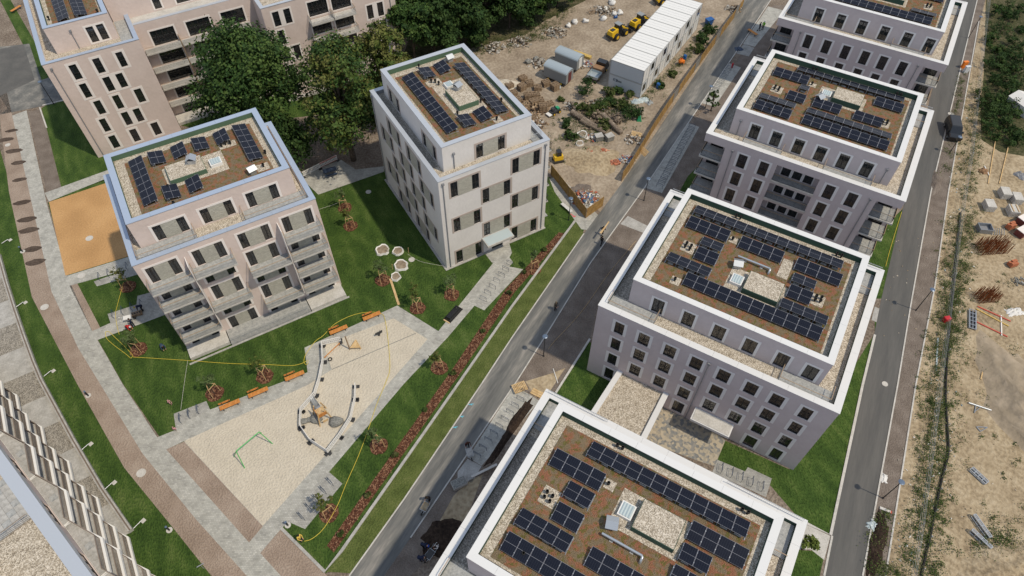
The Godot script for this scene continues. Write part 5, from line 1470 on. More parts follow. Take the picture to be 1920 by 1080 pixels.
func build_trees() -> void:
	tree("broadleaf_tree", "large dark green tree between the two pink blocks at the top left", Vector2(-38.0, -81.2), 21.5, 7.8, 34, 30000, .23, OAK, 11, "mature trees", Vector2(.5, 0))
	tree("broadleaf_tree", "tree with a yellowish top standing behind the picnic table", Vector2(-24.6, -79.6), 20.0, 6.4, 30, 24000, .22, LIME + OAK, 12, "mature trees")
	tree("broadleaf_tree", "slender olive green tree between the yellowish tree and the white block", Vector2(-19.7, -88.1), 18.0, 4.4, 20, 15000, .21, LIME, 13, "mature trees")
	tree("broadleaf_tree", "low dark tree whose crown touches the pink balcony block's far corner", Vector2(-34.0, -77.0), 9.5, 4.8, 18, 12000, .21, DARK, 14, "mature trees")
	var wood := [[Vector2(-17.83, -106.49), 12.0, 4.6], [Vector2(-14.47, -108.56), 13.0, 4.8], [Vector2(-10.07, -110.69), 12.5, 4.8], [Vector2(-12.59, -119.23), 13.0, 5.0], [Vector2(-5.37, -115.72), 10.0, 4.2], [Vector2(-1.11, -117.27), 10.0, 4.4], [Vector2(3.45, -120.35), 9.0, 4.2], [Vector2(8.18, -125.08), 8.0, 3.8], [Vector2(-6.94, -125.12), 12.0, 5.0], [Vector2(-19.37, -119.08), 13.0, 5.0], [Vector2(1.41, -127.31), 11.0, 4.6], [Vector2(13.19, -130.85), 7.0, 3.6], [Vector2(-17.52, -126.86), 13.0, 5.0], [Vector2(-12.49, -107.77), 8.0, 3.6], [Vector2(-7.40, -111.79), 7.0, 3.4], [Vector2(-16.86, -113.68), 12.0, 4.5], [Vector2(-3.16, -119.45), 10.0, 4.2]]
	var wn := ["nearest the white block's roof", "second from the white block's roof", "at the yard's left end", "second row, left end", "left of the sandy gap", "right of the sandy gap", "above the white rubble bags", "above the wheel loader's track", "rear tree above the sandy gap", "behind the pink block's right end", "rear tree above the white bags", "small one at the yard's top edge", "rearmost one at the top edge", "low one by the white roof", "low one above the verge's left rubble", "between the first two", "over the sandy gap"]
	for i in wood.size(): tree("wood_tree", "dense dark tree of the wood at the top, " + wn[i], wood[i][0], wood[i][1], wood[i][2], 15, 8500, .27, DARK if i % 3 else OAK, 40 + i, "trees of the wood at the top")
	# staked young trees
	var ys := [[Vector2(-24.28, -69.28), "beside the pink block's right side, farther one"], [Vector2(-22.94, -65.71), "beside the pink block's right side, nearer one"], [Vector2(-17.10, -55.94), "next to the sacks of soil"], [Vector2(-12.08, -51.46), "left of the path to the white block"], [Vector2(-7.84, -53.68), "right behind the black tub"], [Vector2(-8.60, -42.59), "between sand pit path and mulch bed"], [Vector2(-14.52, -32.45), "beside the sand pit's lower path"], [Vector2(-18.75, -24.88), "beside the bicycle stands at the lower end"], [Vector2(-34.52, -38.74), "behind the leftmost benches"], [Vector2(-29.22, -41.12), "behind the middle bench"], [Vector2(-45.49, -44.64), "in front of the pink block's left corner"], [Vector2(-50.28, -54.35), "left of the pink block by the sports pad"], [Vector2(2.84, -58.19), "in the mulch bed by the road"]]
	for i in ys.size():
		var at: Vector2 = ys[i][0]
		var o := thing("young_tree", "staked young tree " + ys[i][1], "tree", v3(at), .4 * i, "young staked trees")
		var lobes := []
		var rr := RandomNumberGenerator.new(); rr.seed = 100 + i
		var big := 1.0 if i != 12 else .45
		for k in 5: lobes.push_back([Vector3(rr.randf_range(-.5, .5), rr.randf_range(2.3, 3.7), rr.randf_range(-.5, .5)) * Vector3(big, 1, big), rr.randf_range(.35, .6) * big])
		var full: int = [500, 420, 900, 800, 260, 330, 900, 800, 420, 420, 1300, 700, 120][i]
		part("crown", crown_mesh(lobes, full, .085, LIME if i % 2 else [Color(.085, .125, .05), Color(.10, .145, .058)], 200 + i), o)
		var b := MB.new()
		b.tube(PackedVector3Array([Vector3(0, 0, 0), Vector3(.04, 1.6, 0), Vector3(0, 3.3, .03)]), .045, .02, 6)
		for l in lobes: b.tube(PackedVector3Array([Vector3(0, 1.9, 0), l[0]]), .02, .008, 4)
		part("trunk", b.mesh(M.bark), o)
		var pr := [Vector3(.6, 0, .35), Vector3(-.6, 0, .35), Vector3(0, 0, -.7)]
		for q in pr:
			b = MB.new(); b.tube(PackedVector3Array([q + Vector3(0, -.1, 0), q * .82 + Vector3(0, 1.9, 0)]), .04, .04, 6); part("stake", b.mesh(M.timber_new), o)
		b = MB.new()
		for k in 3: b.bar(pr[k] * .84 + Vector3(0, 1.78, 0), pr[(k + 1) % 3] * .84 + Vector3(0, 1.78, 0), .05, .08)
		part("cross_rail", b.mesh(M.timber_new), o)
		var mp := PackedVector2Array()
		for k in 18: mp.push_back(Vector2(cos(TAU * k / 18), sin(TAU * k / 18)) * rr.randf_range(.95, 1.12))
		b = MB.new(); b.prism(mp, 0.0, .07); part("mulch_ring", b.mesh(M.mulch), o)
	tree("street_tree", "slim street tree beside the upper bicycle parking, left of the lilac block with loggias", Vector2(32.59, -92.86), 4.2, 1.1, 8, 1300, .11, OAK, 300)
	tree("street_tree", "small bright green tree beside the nearest lilac block's far right corner", Vector2(29.64, -21.78), 3.4, 1.2, 8, 1300, .11, [Color(.10, .14, .03), Color(.13, .17, .04)], 301)
	# shrubs in the yard and by the right-hand fence
	var sh := [[1097,170,1.5,3.2],[1088,205,1.0,1.4],[1060,235,.8,1.0],[1108,212,1.0,1.3],[1138,196,1.3,1.6],[1164,205,1.2,1.5],[1184,222,1.5,1.9],[1130,238,1.0,1.2],[1070,258,.8,1.2],[1136,176,1.0,1.2],[1158,170,.8,.9],[1180,178,.7,.8],[1318,75,1.2,1.2],[1300,95,1.1,1.0],[1330,58,1.2,1.0],[1128,200,.9,1.2],[990,40,1.6,2.0],[1040,178,.5,.8],[1234,160,.8,.7],[1262,140,.7,.6]]
	var spots := pv([11.99, -96.80, 10.95, -92.43, 8.32, -88.37, 12.66, -91.48, 15.46, -93.66, 17.68, -92.56, 19.38, -90.08, 14.34, -88.08, 9.05, -85.33, 15.51, -96.57, 17.58, -97.50, 19.46, -96.35, 34.73, -113.41, 32.66, -110.25, 36.53, -117.02, 14.53, -93.07, 2.72, -118.09, 7.87, -95.24, 24.69, -99.15, 27.73, -102.62])
	var near := ["tall one beside the tipper truck", "behind the log pile's left end", "near the quad bike", "behind the roots", "behind the tarpaulin", "right of the tarpaulin", "at the root stump's right side", "between the two logs", "in front of the long log", "left of the container's end wall", "at the middle of the container's end wall", "right at the container's end wall", "halfway along the container's long side", "beside the orange mixer", "far along the container's long side", "over the roots' left side", "under the wood's edge by the gap", "left of the tall yard shrub", "near the container's corner by the blue barrel", "right of the blue barrel"]
	for i in spots.size(): shrub("shrub", "green yard shrub, " + near[i], spots[i], sh[i][2] * 1.35, sh[i][3] * 1.1, 1700, WEED if i % 2 else DARK, 400 + i, "shrub", "wild shrubs in the yard")
	# the overgrown corner at the top right
	var tg := pv([87.90, -115.10, 91.59, -117.88, 91.73, -112.56, 87.59, -111.61, 88.99, -110.78, 84.40, -105.71, 86.60, -105.76, 84.23, -100.98, 84.20, -95.74, 80.92, -95.24, 81.04, -91.84, 77.14, -89.29, 77.66, -86.89, 79.24, -85.61, 87.98, -104.19, 96.18, -117.98, 94.78, -121.66, 86.71, -108.22, 87.51, -104.18, 83.50, -102.52, 83.82, -97.94, 86.80, -99.51, 80.29, -97.13, 80.59, -93.23, 83.35, -92.86, 78.43, -90.68, 79.99, -88.67, 81.78, -88.03, 78.29, -93.47, 91.37, -107.49, 87.72, -96.54, 95.45, -125.52, 97.73, -123.64, 92.50, -123.52])
	for i in tg.size(): shrub("thicket_bush", "dark bush of the overgrown patch at the top right corner", tg[i], rng.randf_range(1.3, 2.7), rng.randf_range(.9, 2.4), 1100, DARK if i % 3 else OAK, 500 + i, "bush", "bushes of the overgrown patch")
	# low weeds along the fence on the right and in the yard: nobody could count them
	var wb := MB.new()
	var r := RandomNumberGenerator.new(); r.seed = 77
	var lines := [[pv([82.09, -102.49, 63.96, -67.59, 53.89, -47.35, 46.59, -31.74, 40.74, -19.34]), 2.0, 800], [pv([65.50, -67.62, 57.88, -54.09, 52.43, -42.72]), 1.4, 170], [pv([38.89, -19.32, 36.56, -20.30, 39.14, -25.71]), .8, 60], [pv([17.81, -92.99, 11.75, -88.03, 8.15, -84.01]), 4.0, 150], [pv([22.13, -95.97, 36.47, -116.65]), 1.2, 120], [pv([15.75, -95.11, 20.32, -91.63]), 1.3, 70], [pv([-19.57, -106.78, -6.33, -109.58, 3.39, -114.13, 9.69, -123.55]), 2.2, 220], [pv([50.85, -23.10, 48.14, -21.22, 52.16, -24.20]), 2.0, 60], [pv([62.18, -57.75, 60.51, -42.83, 51.40, -27.58]), 5.5, 50], [pv([79.71, -105.62, 65.55, -77.66]), .5, 60]]
	for l in lines:
		var p: PackedVector2Array = l[0]
		for i in l[2]:
			var q := r.randf() * (p.size() - 1)
			var k := mini(int(q), p.size() - 2)
			var c = p[k].lerp(p[k + 1], q - k) + Vector2(r.randfn(), r.randfn()) * l[1] * .5
			var sz := r.randf_range(.12, .42)
			var base: Color = WEED[r.randi() % 4]
			for m in int(14 + sz * 60):
				wb.col = base * r.randf_range(.7, 1.35)
				leaf_quad(wb, Vector3(c.x, .03, c.y) + Vector3(r.randfn() * sz, absf(r.randfn()) * sz * .7, r.randfn() * sz), r, r.randf_range(.05, .10), Vector3.UP)
	var wd := solo("weeds", wb.mesh(M.leaf), "low green weeds scattered along the fences and heaps", "weeds")
	wd.set_meta("kind", "stuff")
	# bark chips lying on the mulch bed
	var mb := MB.new()
	var bed := pv([-17.94, -21.21, -6.29, -42.62, -0.14, -54.51, 6.95, -64.78])
	for i in 1500:
		var q := r.randf() * 3.0
		var k := mini(int(q), 2)
		var c := bed[k].lerp(bed[k + 1], q - k) + Vector2(r.randf_range(-.6, .6), r.randf_range(-.25, .25))
		mb.col = [Color(.10, .04, .025), Color(.17, .08, .05), Color(.06, .025, .018), Color(.34, .22, .14)][r.randi() % 4]
		mb.box(Vector3(c.x, .05, c.y), Vector3(r.randf_range(.05, .16), .03, r.randf_range(.03, .08)), Basis(Vector3.UP, r.randf() * TAU) * Basis(Vector3.RIGHT, r.randf_range(-.5, .5)))
	var chips := solo("bark_chips", mb.mesh(M.mixed), "reddish brown bark chips on the long planting bed", "bark mulch")
	chips.set_meta("kind", "stuff")
	var bp := pv([-17.10, -22.65, -14.96, -26.75, -12.55, -31.28, -9.63, -36.73, -6.88, -41.73, -3.60, -47.94, -0.34, -53.89, 1.76, -57.52, 4.34, -61.55])
	for i in bp.size(): shrub("bed_plant", "small sparse plant in the mulch bed, %s from its lower end" % ORD[i], bp[i], .35, .6, 60, WEED, 700 + i, "plant", "young plants in the mulch bed")

# ---- street furniture
func lamp(base: Vector2, h: float, label: String) -> void:
	var o := thing("street_lamp", label, "street lamp", v3(base), 0, "black street lamps")
	var b := MB.new()
	b.cyl(Vector3.ZERO, .07, 0, .9, 10, .06); b.cyl(Vector3.ZERO, .055, .9, h - .05, 10, .045)
	part("pole", b.mesh(M.pole_dark), o)
	b = MB.new(); b.lathe(Vector3(0, h - .12, 0), [Vector2(.06, 0), Vector2(.10, .06), Vector2(.30, .10), Vector2(.32, .15), Vector2(.22, .2), Vector2(0, .21)], 18)
	part("lamp_head", b.mesh(M.lamp_head), o)
	b = MB.new(); b.cyl(Vector3.ZERO, .12, 0, .05, 10); part("foot_plate", b.mesh(M.pole_dark), o)

var hoop_src: Node3D
func hoop(at: Vector2, turn: float, label: String, wide := .95) -> void:
	if hoop_src == null:
		hoop_src = thing("bicycle_stand", label, "bicycle stand", v3(at, .02), turn, "bicycle stands")
		var b := MB.new()
		b.tube(PackedVector3Array([Vector3(-wide / 2, 0, 0), Vector3(-wide / 2, .72, 0), Vector3(-wide / 2 + .06, .8, 0), Vector3(wide / 2 - .06, .8, 0), Vector3(wide / 2, .72, 0), Vector3(wide / 2, 0, 0)]), .028, .028, 6)
		part("hoop", b.mesh(M.rack_blue), hoop_src)
		b = MB.new(); b.tube(PackedVector3Array([Vector3(-wide / 2, .5, 0), Vector3(wide / 2, .5, 0)]), .018, .018, 6)
		part("crossbar", b.mesh(M.rack_blue), hoop_src)
	else:
		copy_of(hoop_src, v3(at, .02), turn, label)

func hoop_row(a: Vector2, e: Vector2, n: int, turn: float, where: String) -> void:
	for k in n: hoop(a.lerp(e, float(k) / maxf(1, n - 1)), turn, "%s dark bicycle stand %s" % [ORD[k], where])

func bench(at: Vector2, turn: float, label: String, back := true) -> void:
	var o := thing("bench", label, "bench", v3(at, .015), turn, "orange wooden benches")
	var b := MB.new()
	for k in 5:
		b = MB.new(); b.bx(-1.15, .43, -.28 + k * .115, 1.15, .47, -.28 + k * .115 + .105)
		part("seat_slat", b.mesh(M.bench_wood), o)
	if back:
		for k in 2:
			b = MB.new(); b.bx(-1.1, .62 + k * .13, -.40 - k * .03, .2, .73 + k * .13, -.36 - k * .03)
			part("back_slat", b.mesh(M.bench_wood), o)
		b = MB.new()
		for x in [-.75, .1]: b.bar(Vector3(x, .4, -.26), Vector3(x, .9, -.42), .05)
		part("back_support", b.mesh(M.pole_dark), o)
	for x in [-.8, .8]:
		b = MB.new(); b.bx(x - .04, 0, -.25, x + .04, .43, -.17); b.bx(x - .04, 0, .17, x + .04, .43, .25); b.bx(x - .04, .38, -.17, x + .04, .43, .17)
		part("leg", b.mesh(M.pole_dark), o)

func hose(line: PackedVector2Array, y: float, r: float, called: String, label: String, cat: String, mat: Material) -> void:
	var c := Curve3D.new()
	for i in line.size():
		var t := (line[mini(i + 1, line.size() - 1)] - line[maxi(i - 1, 0)]) / 6.0
		c.add_point(v3(line[i], y), v3(-t), v3(t))
	c.bake_interval = .35
	var b := MB.new(); b.tube(c.get_baked_points(), r, r, 6)
	solo(called, b.mesh(mat), label, cat)

func cover(at: Vector2, r: float, label: String) -> void:
	var o := thing("manhole_cover", label, "manhole cover", v3(at, .02), 0, "round manhole covers")
	var b := MB.new(); b.lathe(Vector3.ZERO, [Vector2(r, 0), Vector2(r, .03), Vector2(r * .78, .031), Vector2(r * .78, .02), Vector2(r * .7, .02), Vector2(r * .7, .034), Vector2(0, .036)], 20)
	part("cover", b.mesh(M.slab_light), o)

func build_street() -> void:
	lamp(Vector2(39.63, -27.20), 4.35, "street lamp at the right-hand road's lower end, on the soil strip")
	lamp(Vector2(52.07, -52.10), 4.35, "street lamp on the soil strip halfway up the right-hand road")
	lamp(Vector2(84.61, -115.56), 4.35, "street lamp on the soil strip near the top right corner")
	lamp(Vector2(68.43, -82.97), 3.2, "street lamp right behind the parked black van")
	lamp(Vector2(3.94, -44.44), 4.3, "street lamp beside the central road, left of the lawn by the link building")
	lamp(Vector2(19.16, -71.56), 4.3, "street lamp at the lower end of the long row of bicycle stands")
	lamp(Vector2(31.82, -93.55), 4.3, "street lamp at the lower end of the upper bicycle parking")
	lamp(Vector2(7.96, -67.38), 4.3, "street lamp on the lawn beside the white block's balconies")
	lamp(Vector2(-76.33, -92.55), 4.3, "street lamp at the top left corner by the asphalt court")
	hoop_row(Vector2(21.77, -74.31), Vector2(28.79, -88.36), 22, -.52, "from below in the long row beside the upper road")
	hoop_row(Vector2(32.93, -95.89), Vector2(38.24, -105.39), 13, -.52, "from below in the farthest row, by the red hydrant")
	hoop_row(Vector2(-3.59, -31.40), Vector2(1.71, -39.25), 10, -.52, "from below beside the nearest lilac block")
	hoop_row(Vector2(-3.71, -52.88), Vector2(-0.33, -58.89), 7, -.52, "from below beside the path to the white block")
	hoop_row(Vector2(-21.43, -24.40), Vector2(-19.15, -28.16), 5, -.75, "from below at the sand pit's lower corner")
	hoop_row(Vector2(-37.38, -35.34), Vector2(-35.73, -36.51), 3, -1.2, "from the left at the sand pit's left corner")
	hoop_row(Vector2(-54.44, -55.72), Vector2(-51.42, -57.51), 4, -1.2, "from the left below the orange sports pad")
	hoop_row(Vector2(-50.37, -49.70), Vector2(-47.45, -51.43), 4, -1.2, "from the left at the pink block's side entrance")
	hoop_row(Vector2(23.01, -30.20), Vector2(26.99, -28.21), 5, 1.25, "from the left by the mottled forecourt")
	var bt := .51
	bench(Vector2(-32.21, -37.11), bt, "orange bench, leftmost of the row along the sand pit")
	bench(Vector2(-29.35, -38.75), bt, "orange bench, second from the left along the sand pit")
	bench(Vector2(-25.59, -41.02), bt, "orange bench, third from the left along the sand pit")
	bench(Vector2(-21.51, -47.68), bt, "orange bench right behind the white barrier")
	bench(Vector2(-17.68, -49.86), bt, "orange bench, rightmost of the row along the sand pit")
	bench(Vector2(44.37, -116.11), -1.0, "orange backless bench at the top beside the central road", false)
	bench(Vector2(-95.62, -121.12), 1.2, "wooden bench at the top left corner of the photo", false)
	# picnic table
	var o := thing("picnic_table", "dark blue-grey picnic table with benches behind the pink block", "picnic table", v3(Vector2(-27.61, -76.45), .02), .42)
	var b := MB.new(); b.bx(-1.0, .72, -.4, 1.0, .77, .4); part("table_top", b.mesh(M.rack_blue), o)
	for z in [-.72, .72]:
		b = MB.new(); b.bx(-1.0, .42, z - .14, 1.0, .46, z + .14); part("seat", b.mesh(M.rack_blue), o)
	for x in [-.7, .7]:
		b = MB.new(); b.bar(Vector3(x, 0, -.5), Vector3(x, .72, -.15), .08); b.bar(Vector3(x, 0, .5), Vector3(x, .72, .15), .08); b.bar(Vector3(x, .4, -.8), Vector3(x, .4, .8), .07); part("leg_frame", b.mesh(M.rack_blue), o)
	# white and red plastic barriers behind the table
	var q := pv([-31.57, -75.68, -29.44, -77.61, -27.10, -79.59])
	for i in 2: barrier(q[i], q[i + 1], "white plastic barrier left of the red-striped one behind the pink block" if i == 0 else "white and red plastic barrier behind the picnic table", i == 1)
	# black tub left on the path
	o = thing("plastic_tub", "overturned black plastic tub lying on the path to the white block", "tub", v3(Vector2(-7.44, -50.60), .02), .98)
	b = MB.new(); b.hexa([Vector3(-1.25, 0, .5), Vector3(1.25, 0, .5), Vector3(1.25, 0, -.5), Vector3(-1.25, 0, -.5), Vector3(-1.05, .45, .3), Vector3(1.05, .45, .3), Vector3(1.05, .45, -.3), Vector3(-1.05, .45, -.3)]); part("body", b.mesh(M.paint_black), o)
	b = MB.new(); b.bx(-1.32, 0, -.56, 1.32, .05, .56); part("rim", b.mesh(M.rubber_black), o)
	b = MB.new(); b.bx(-1.5, 0, -.45, -1.35, .1, .5); part("skid", b.mesh(M.timber_new), o)
	for c in [[Vector2(-13.66, -59.62), .42, "pale manhole cover in the lawn left of the white block's corner"], [Vector2(-58.65, -62.78), .5, "pale manhole cover on the orange sports pad"], [Vector2(-57.08, -56.13), .5, "manhole cover at the sports pad's lower left corner"], [Vector2(-59.68, -50.90), .5, "manhole cover on the gravel path beside the curved wall"], [Vector2(-39.71, -28.97), .5, "manhole cover on the gravel path near its lower end"], [Vector2(-21.36, -72.64), .4, "pale manhole cover in the lawn behind the white block's left side"], [Vector2(-79.04, -82.12), .4, "small cover on the gravel path at the left edge"], [Vector2(8.25, -80.24), .3, "grey cover in the dirt right of the white block"], [Vector2(44.46, -41.14), .35, "cover in the right-hand road's middle"], [Vector2(72.52, -92.79), .5, "pale cover on the soil strip beyond the black van"]]: cover(c[0], c[1], c[2])
	# bollard lights in the lawn at left
	var bl := pv([-66.71, -60.20, -49.08, -38.26, -34.71, -22.92, -22.74, -23.56])
	var bn := ["the sports pad", "the middle of the gravel path", "the lower end of the gravel path", "the lower bicycle stands"]
	for i in bl.size():
		o = thing("bollard_light", "short dark bollard lamp beside " + bn[i], "bollard", v3(bl[i], .01), 0, "bollard lamps beside the paths")
		b = MB.new(); b.cyl(Vector3.ZERO, .09, 0, .9, 10); part("post", b.mesh(M.pole_dark), o)
		b = MB.new(); b.cyl(Vector3.ZERO, .12, .9, 1.0, 10); part("cap", b.mesh(M.lamp_head), o)
		b = MB.new(); b.cyl(Vector3.ZERO, .32, 0, .04, 12); part("footing", b.mesh(M.slab_light), o)
	var wl := pv([-69.72, -61.81, -62.77, -51.11, -54.87, -41.04, -46.75, -31.77, -42.51, -27.39, -38.03, -23.37, -30.04, -19.41, 9.46, -68.57])
	for i in wl.size() - 2:
		o = thing("wall_spout", "thin grey overflow spout on the curved wall, %s from its far end" % ORD[i], "spout", v3(wl[i], .3), 1.0, "overflow spouts along the curved wall")
		b = MB.new(); b.tube(PackedVector3Array([Vector3(-.5, 0, 0), Vector3(.45, -.02, 0)]), .05, .05, 8); part("pipe", b.mesh(M.zinc), o)
		b = MB.new(); b.bx(.35, -.3, -.22, .8, -.27, .22); part("splash_slab", b.mesh(M.slab_light), o)
	o = thing("tap_post", "grey metal tee post in the lawn at the bottom left", "post", v3(Vector2(-30.09, -19.21)), .6)
	b = MB.new(); b.cyl(Vector3.ZERO, .035, 0, 1.1, 8); part("post", b.mesh(M.zinc), o)
	b = MB.new(); b.bx(-.35, 1.08, -.04, .35, 1.13, .04); part("cross_arm", b.mesh(M.zinc), o)
	# hoses and tapes
	hose(pv([-50.48, -47.16, -50.02, -46.29, -48.88, -45.37, -46.82, -44.01, -45.96, -43.41, -45.81, -43.71, -47.15, -44.93, -49.10, -46.47, -50.12, -47.25, -50.48, -47.16]), .06, .03, "hose_loop", "yellow hose lying in a loop by the pink block's left corner", "hose", M.hose_yellow)
	hose(pv([-45.75, -43.56, -42.46, -43.38, -38.52, -43.14, -33.93, -42.83, -29.41, -42.74, -26.50, -42.63, -25.22, -42.95, -24.54, -43.41, -24.55, -42.81, -24.99, -43.11, -24.97, -44.32, -24.16, -46.20, -23.38, -47.01, -22.23, -48.80, -20.30, -50.15, -18.34, -50.69, -16.68, -50.54, -16.02, -49.55, -15.22, -46.33, -14.55, -42.51, -14.77, -40.59, -15.49, -37.47, -16.02, -34.24, -16.64, -31.17, -17.44, -28.12, -18.03, -25.57, -18.97, -23.33, -19.96, -22.24, -20.72, -21.97]), .07, .03, "garden_hose", "long yellow hose snaking across lawn and sand pit", "hose", M.hose_yellow)
	hose(pv([-51.10, -55.05, -50.89, -53.72, -50.49, -51.13, -50.23, -49.87, -49.36, -48.07, -48.62, -46.79]), .06, .025, "garden_hose", "short yellow hose by the pink block's side entrance", "hose", M.hose_yellow)
	hose(pv([56.34, -69.80, 54.40, -66.39, 52.13, -62.33, 50.58, -59.42]), .06, .03, "garden_hose", "yellow hose on the grass right of the lilac block with loggias", "hose", M.hose_yellow)
	hose(pv([17.16, -63.54, 12.82, -57.42, 8.92, -51.19, 5.37, -46.64, 4.55, -45.45]), .05, .02, "string_line", "pale string stretched over the soil beside the central road", "string", M.timber_new)
	hose(pv([-38.77, -42.91, -38.26, -39.97, -37.57, -36.35]), .5, .012, "barrier_tape", "thin red and white tape crossing the lawn left of the benches", "tape", M.band_pinkwhite)
	hose(pv([-27.73, -68.36, -25.62, -69.47, -24.37, -70.37]), .6, .012, "barrier_tape", "thin tape between pink block and young tree", "tape", M.band_pinkwhite)
	hose(pv([-14.23, -60.28, -12.30, -58.98, -8.92, -58.19]), .4, .012, "barrier_tape", "thin tape between manhole cover and white block's corner", "tape", M.band_pinkwhite)
	# spray marks on the road and by the lamp
	for k in [[Vector2(-4.59, -37.76), "upper"], [Vector2(-5.61, -36.18), "small middle"], [Vector2(-6.26, -34.83), "lower"]]:
		b = MB.new(); b.box(Vector3.ZERO, Vector3(.6, .004, .07), Basis(Vector3.UP, .2)); b.box(Vector3(.05, .001, .05), Vector3(.25, .004, .07), Basis(Vector3.UP, -.7))
		solo("spray_mark", b.mesh(M.spray_blue), "%s of the three light blue spray marks on the central road" % k[1], "paint mark", v3(k[0], .024), 0, "blue spray marks")
	b = MB.new(); b.box(Vector3.ZERO, Vector3(.9, .004, .12), Basis(Vector3.UP, -.8)); b.box(Vector3(.2, .001, .2), Vector3(.5, .004, .1), Basis(Vector3.UP, .3))
	solo("spray_mark", b.mesh(M.spray_red), "red spray mark on the pavement by the wooden hoarding", "paint mark", v3(Vector2(8.61, -68.34), .024))

func barrier(a: Vector2, e: Vector2, label: String, red := false) -> void:
	var o := thing("plastic_barrier", label, "barrier", v3((a + e) / 2), -(e - a).angle(), "white plastic barriers")
	var w := a.distance_to(e)
	var b := MB.new()
	b.bx(-w / 2, .12, -.025, w / 2, .30, .025); b.bx(-w / 2, .82, -.025, w / 2, 1.0, .025)
	b.bx(-w / 2, .30, -.024, -w / 2 + .08, .82, .024); b.bx(w / 2 - .08, .30, -.024, w / 2, .82, .024)
	var n := int(w / .22)
	for k in range(1, n): b.bx(-w / 2 + w * k / n - .05, .30, -.022, -w / 2 + w * k / n + .05, .82, .022)
	b.bx(-w / 2 + .08, .52, -.021, w / 2 - .08, .60, .021)
	part("panel", b.mesh(M.white_paint), o)
	if red:
		b = MB.new(); b.bx(-w / 2 + .1, .84, .026, w / 2 - .1, .98, .03); b.bx(-w / 2 + .1, .84, -.03, w / 2 - .1, .98, -.026); b.bx(-w / 2 + .1, .14, .026, w / 2 - .1, .2, .03)
		part("red_stripe", b.mesh(M.red_paint), o)
	for x in [-w / 2 + .05, w / 2 - .05]:
		b = MB.new(); b.bx(x - .2, 0, -.4, x + .2, .11, .4); part("foot", b.mesh(M.machine_dark), o)

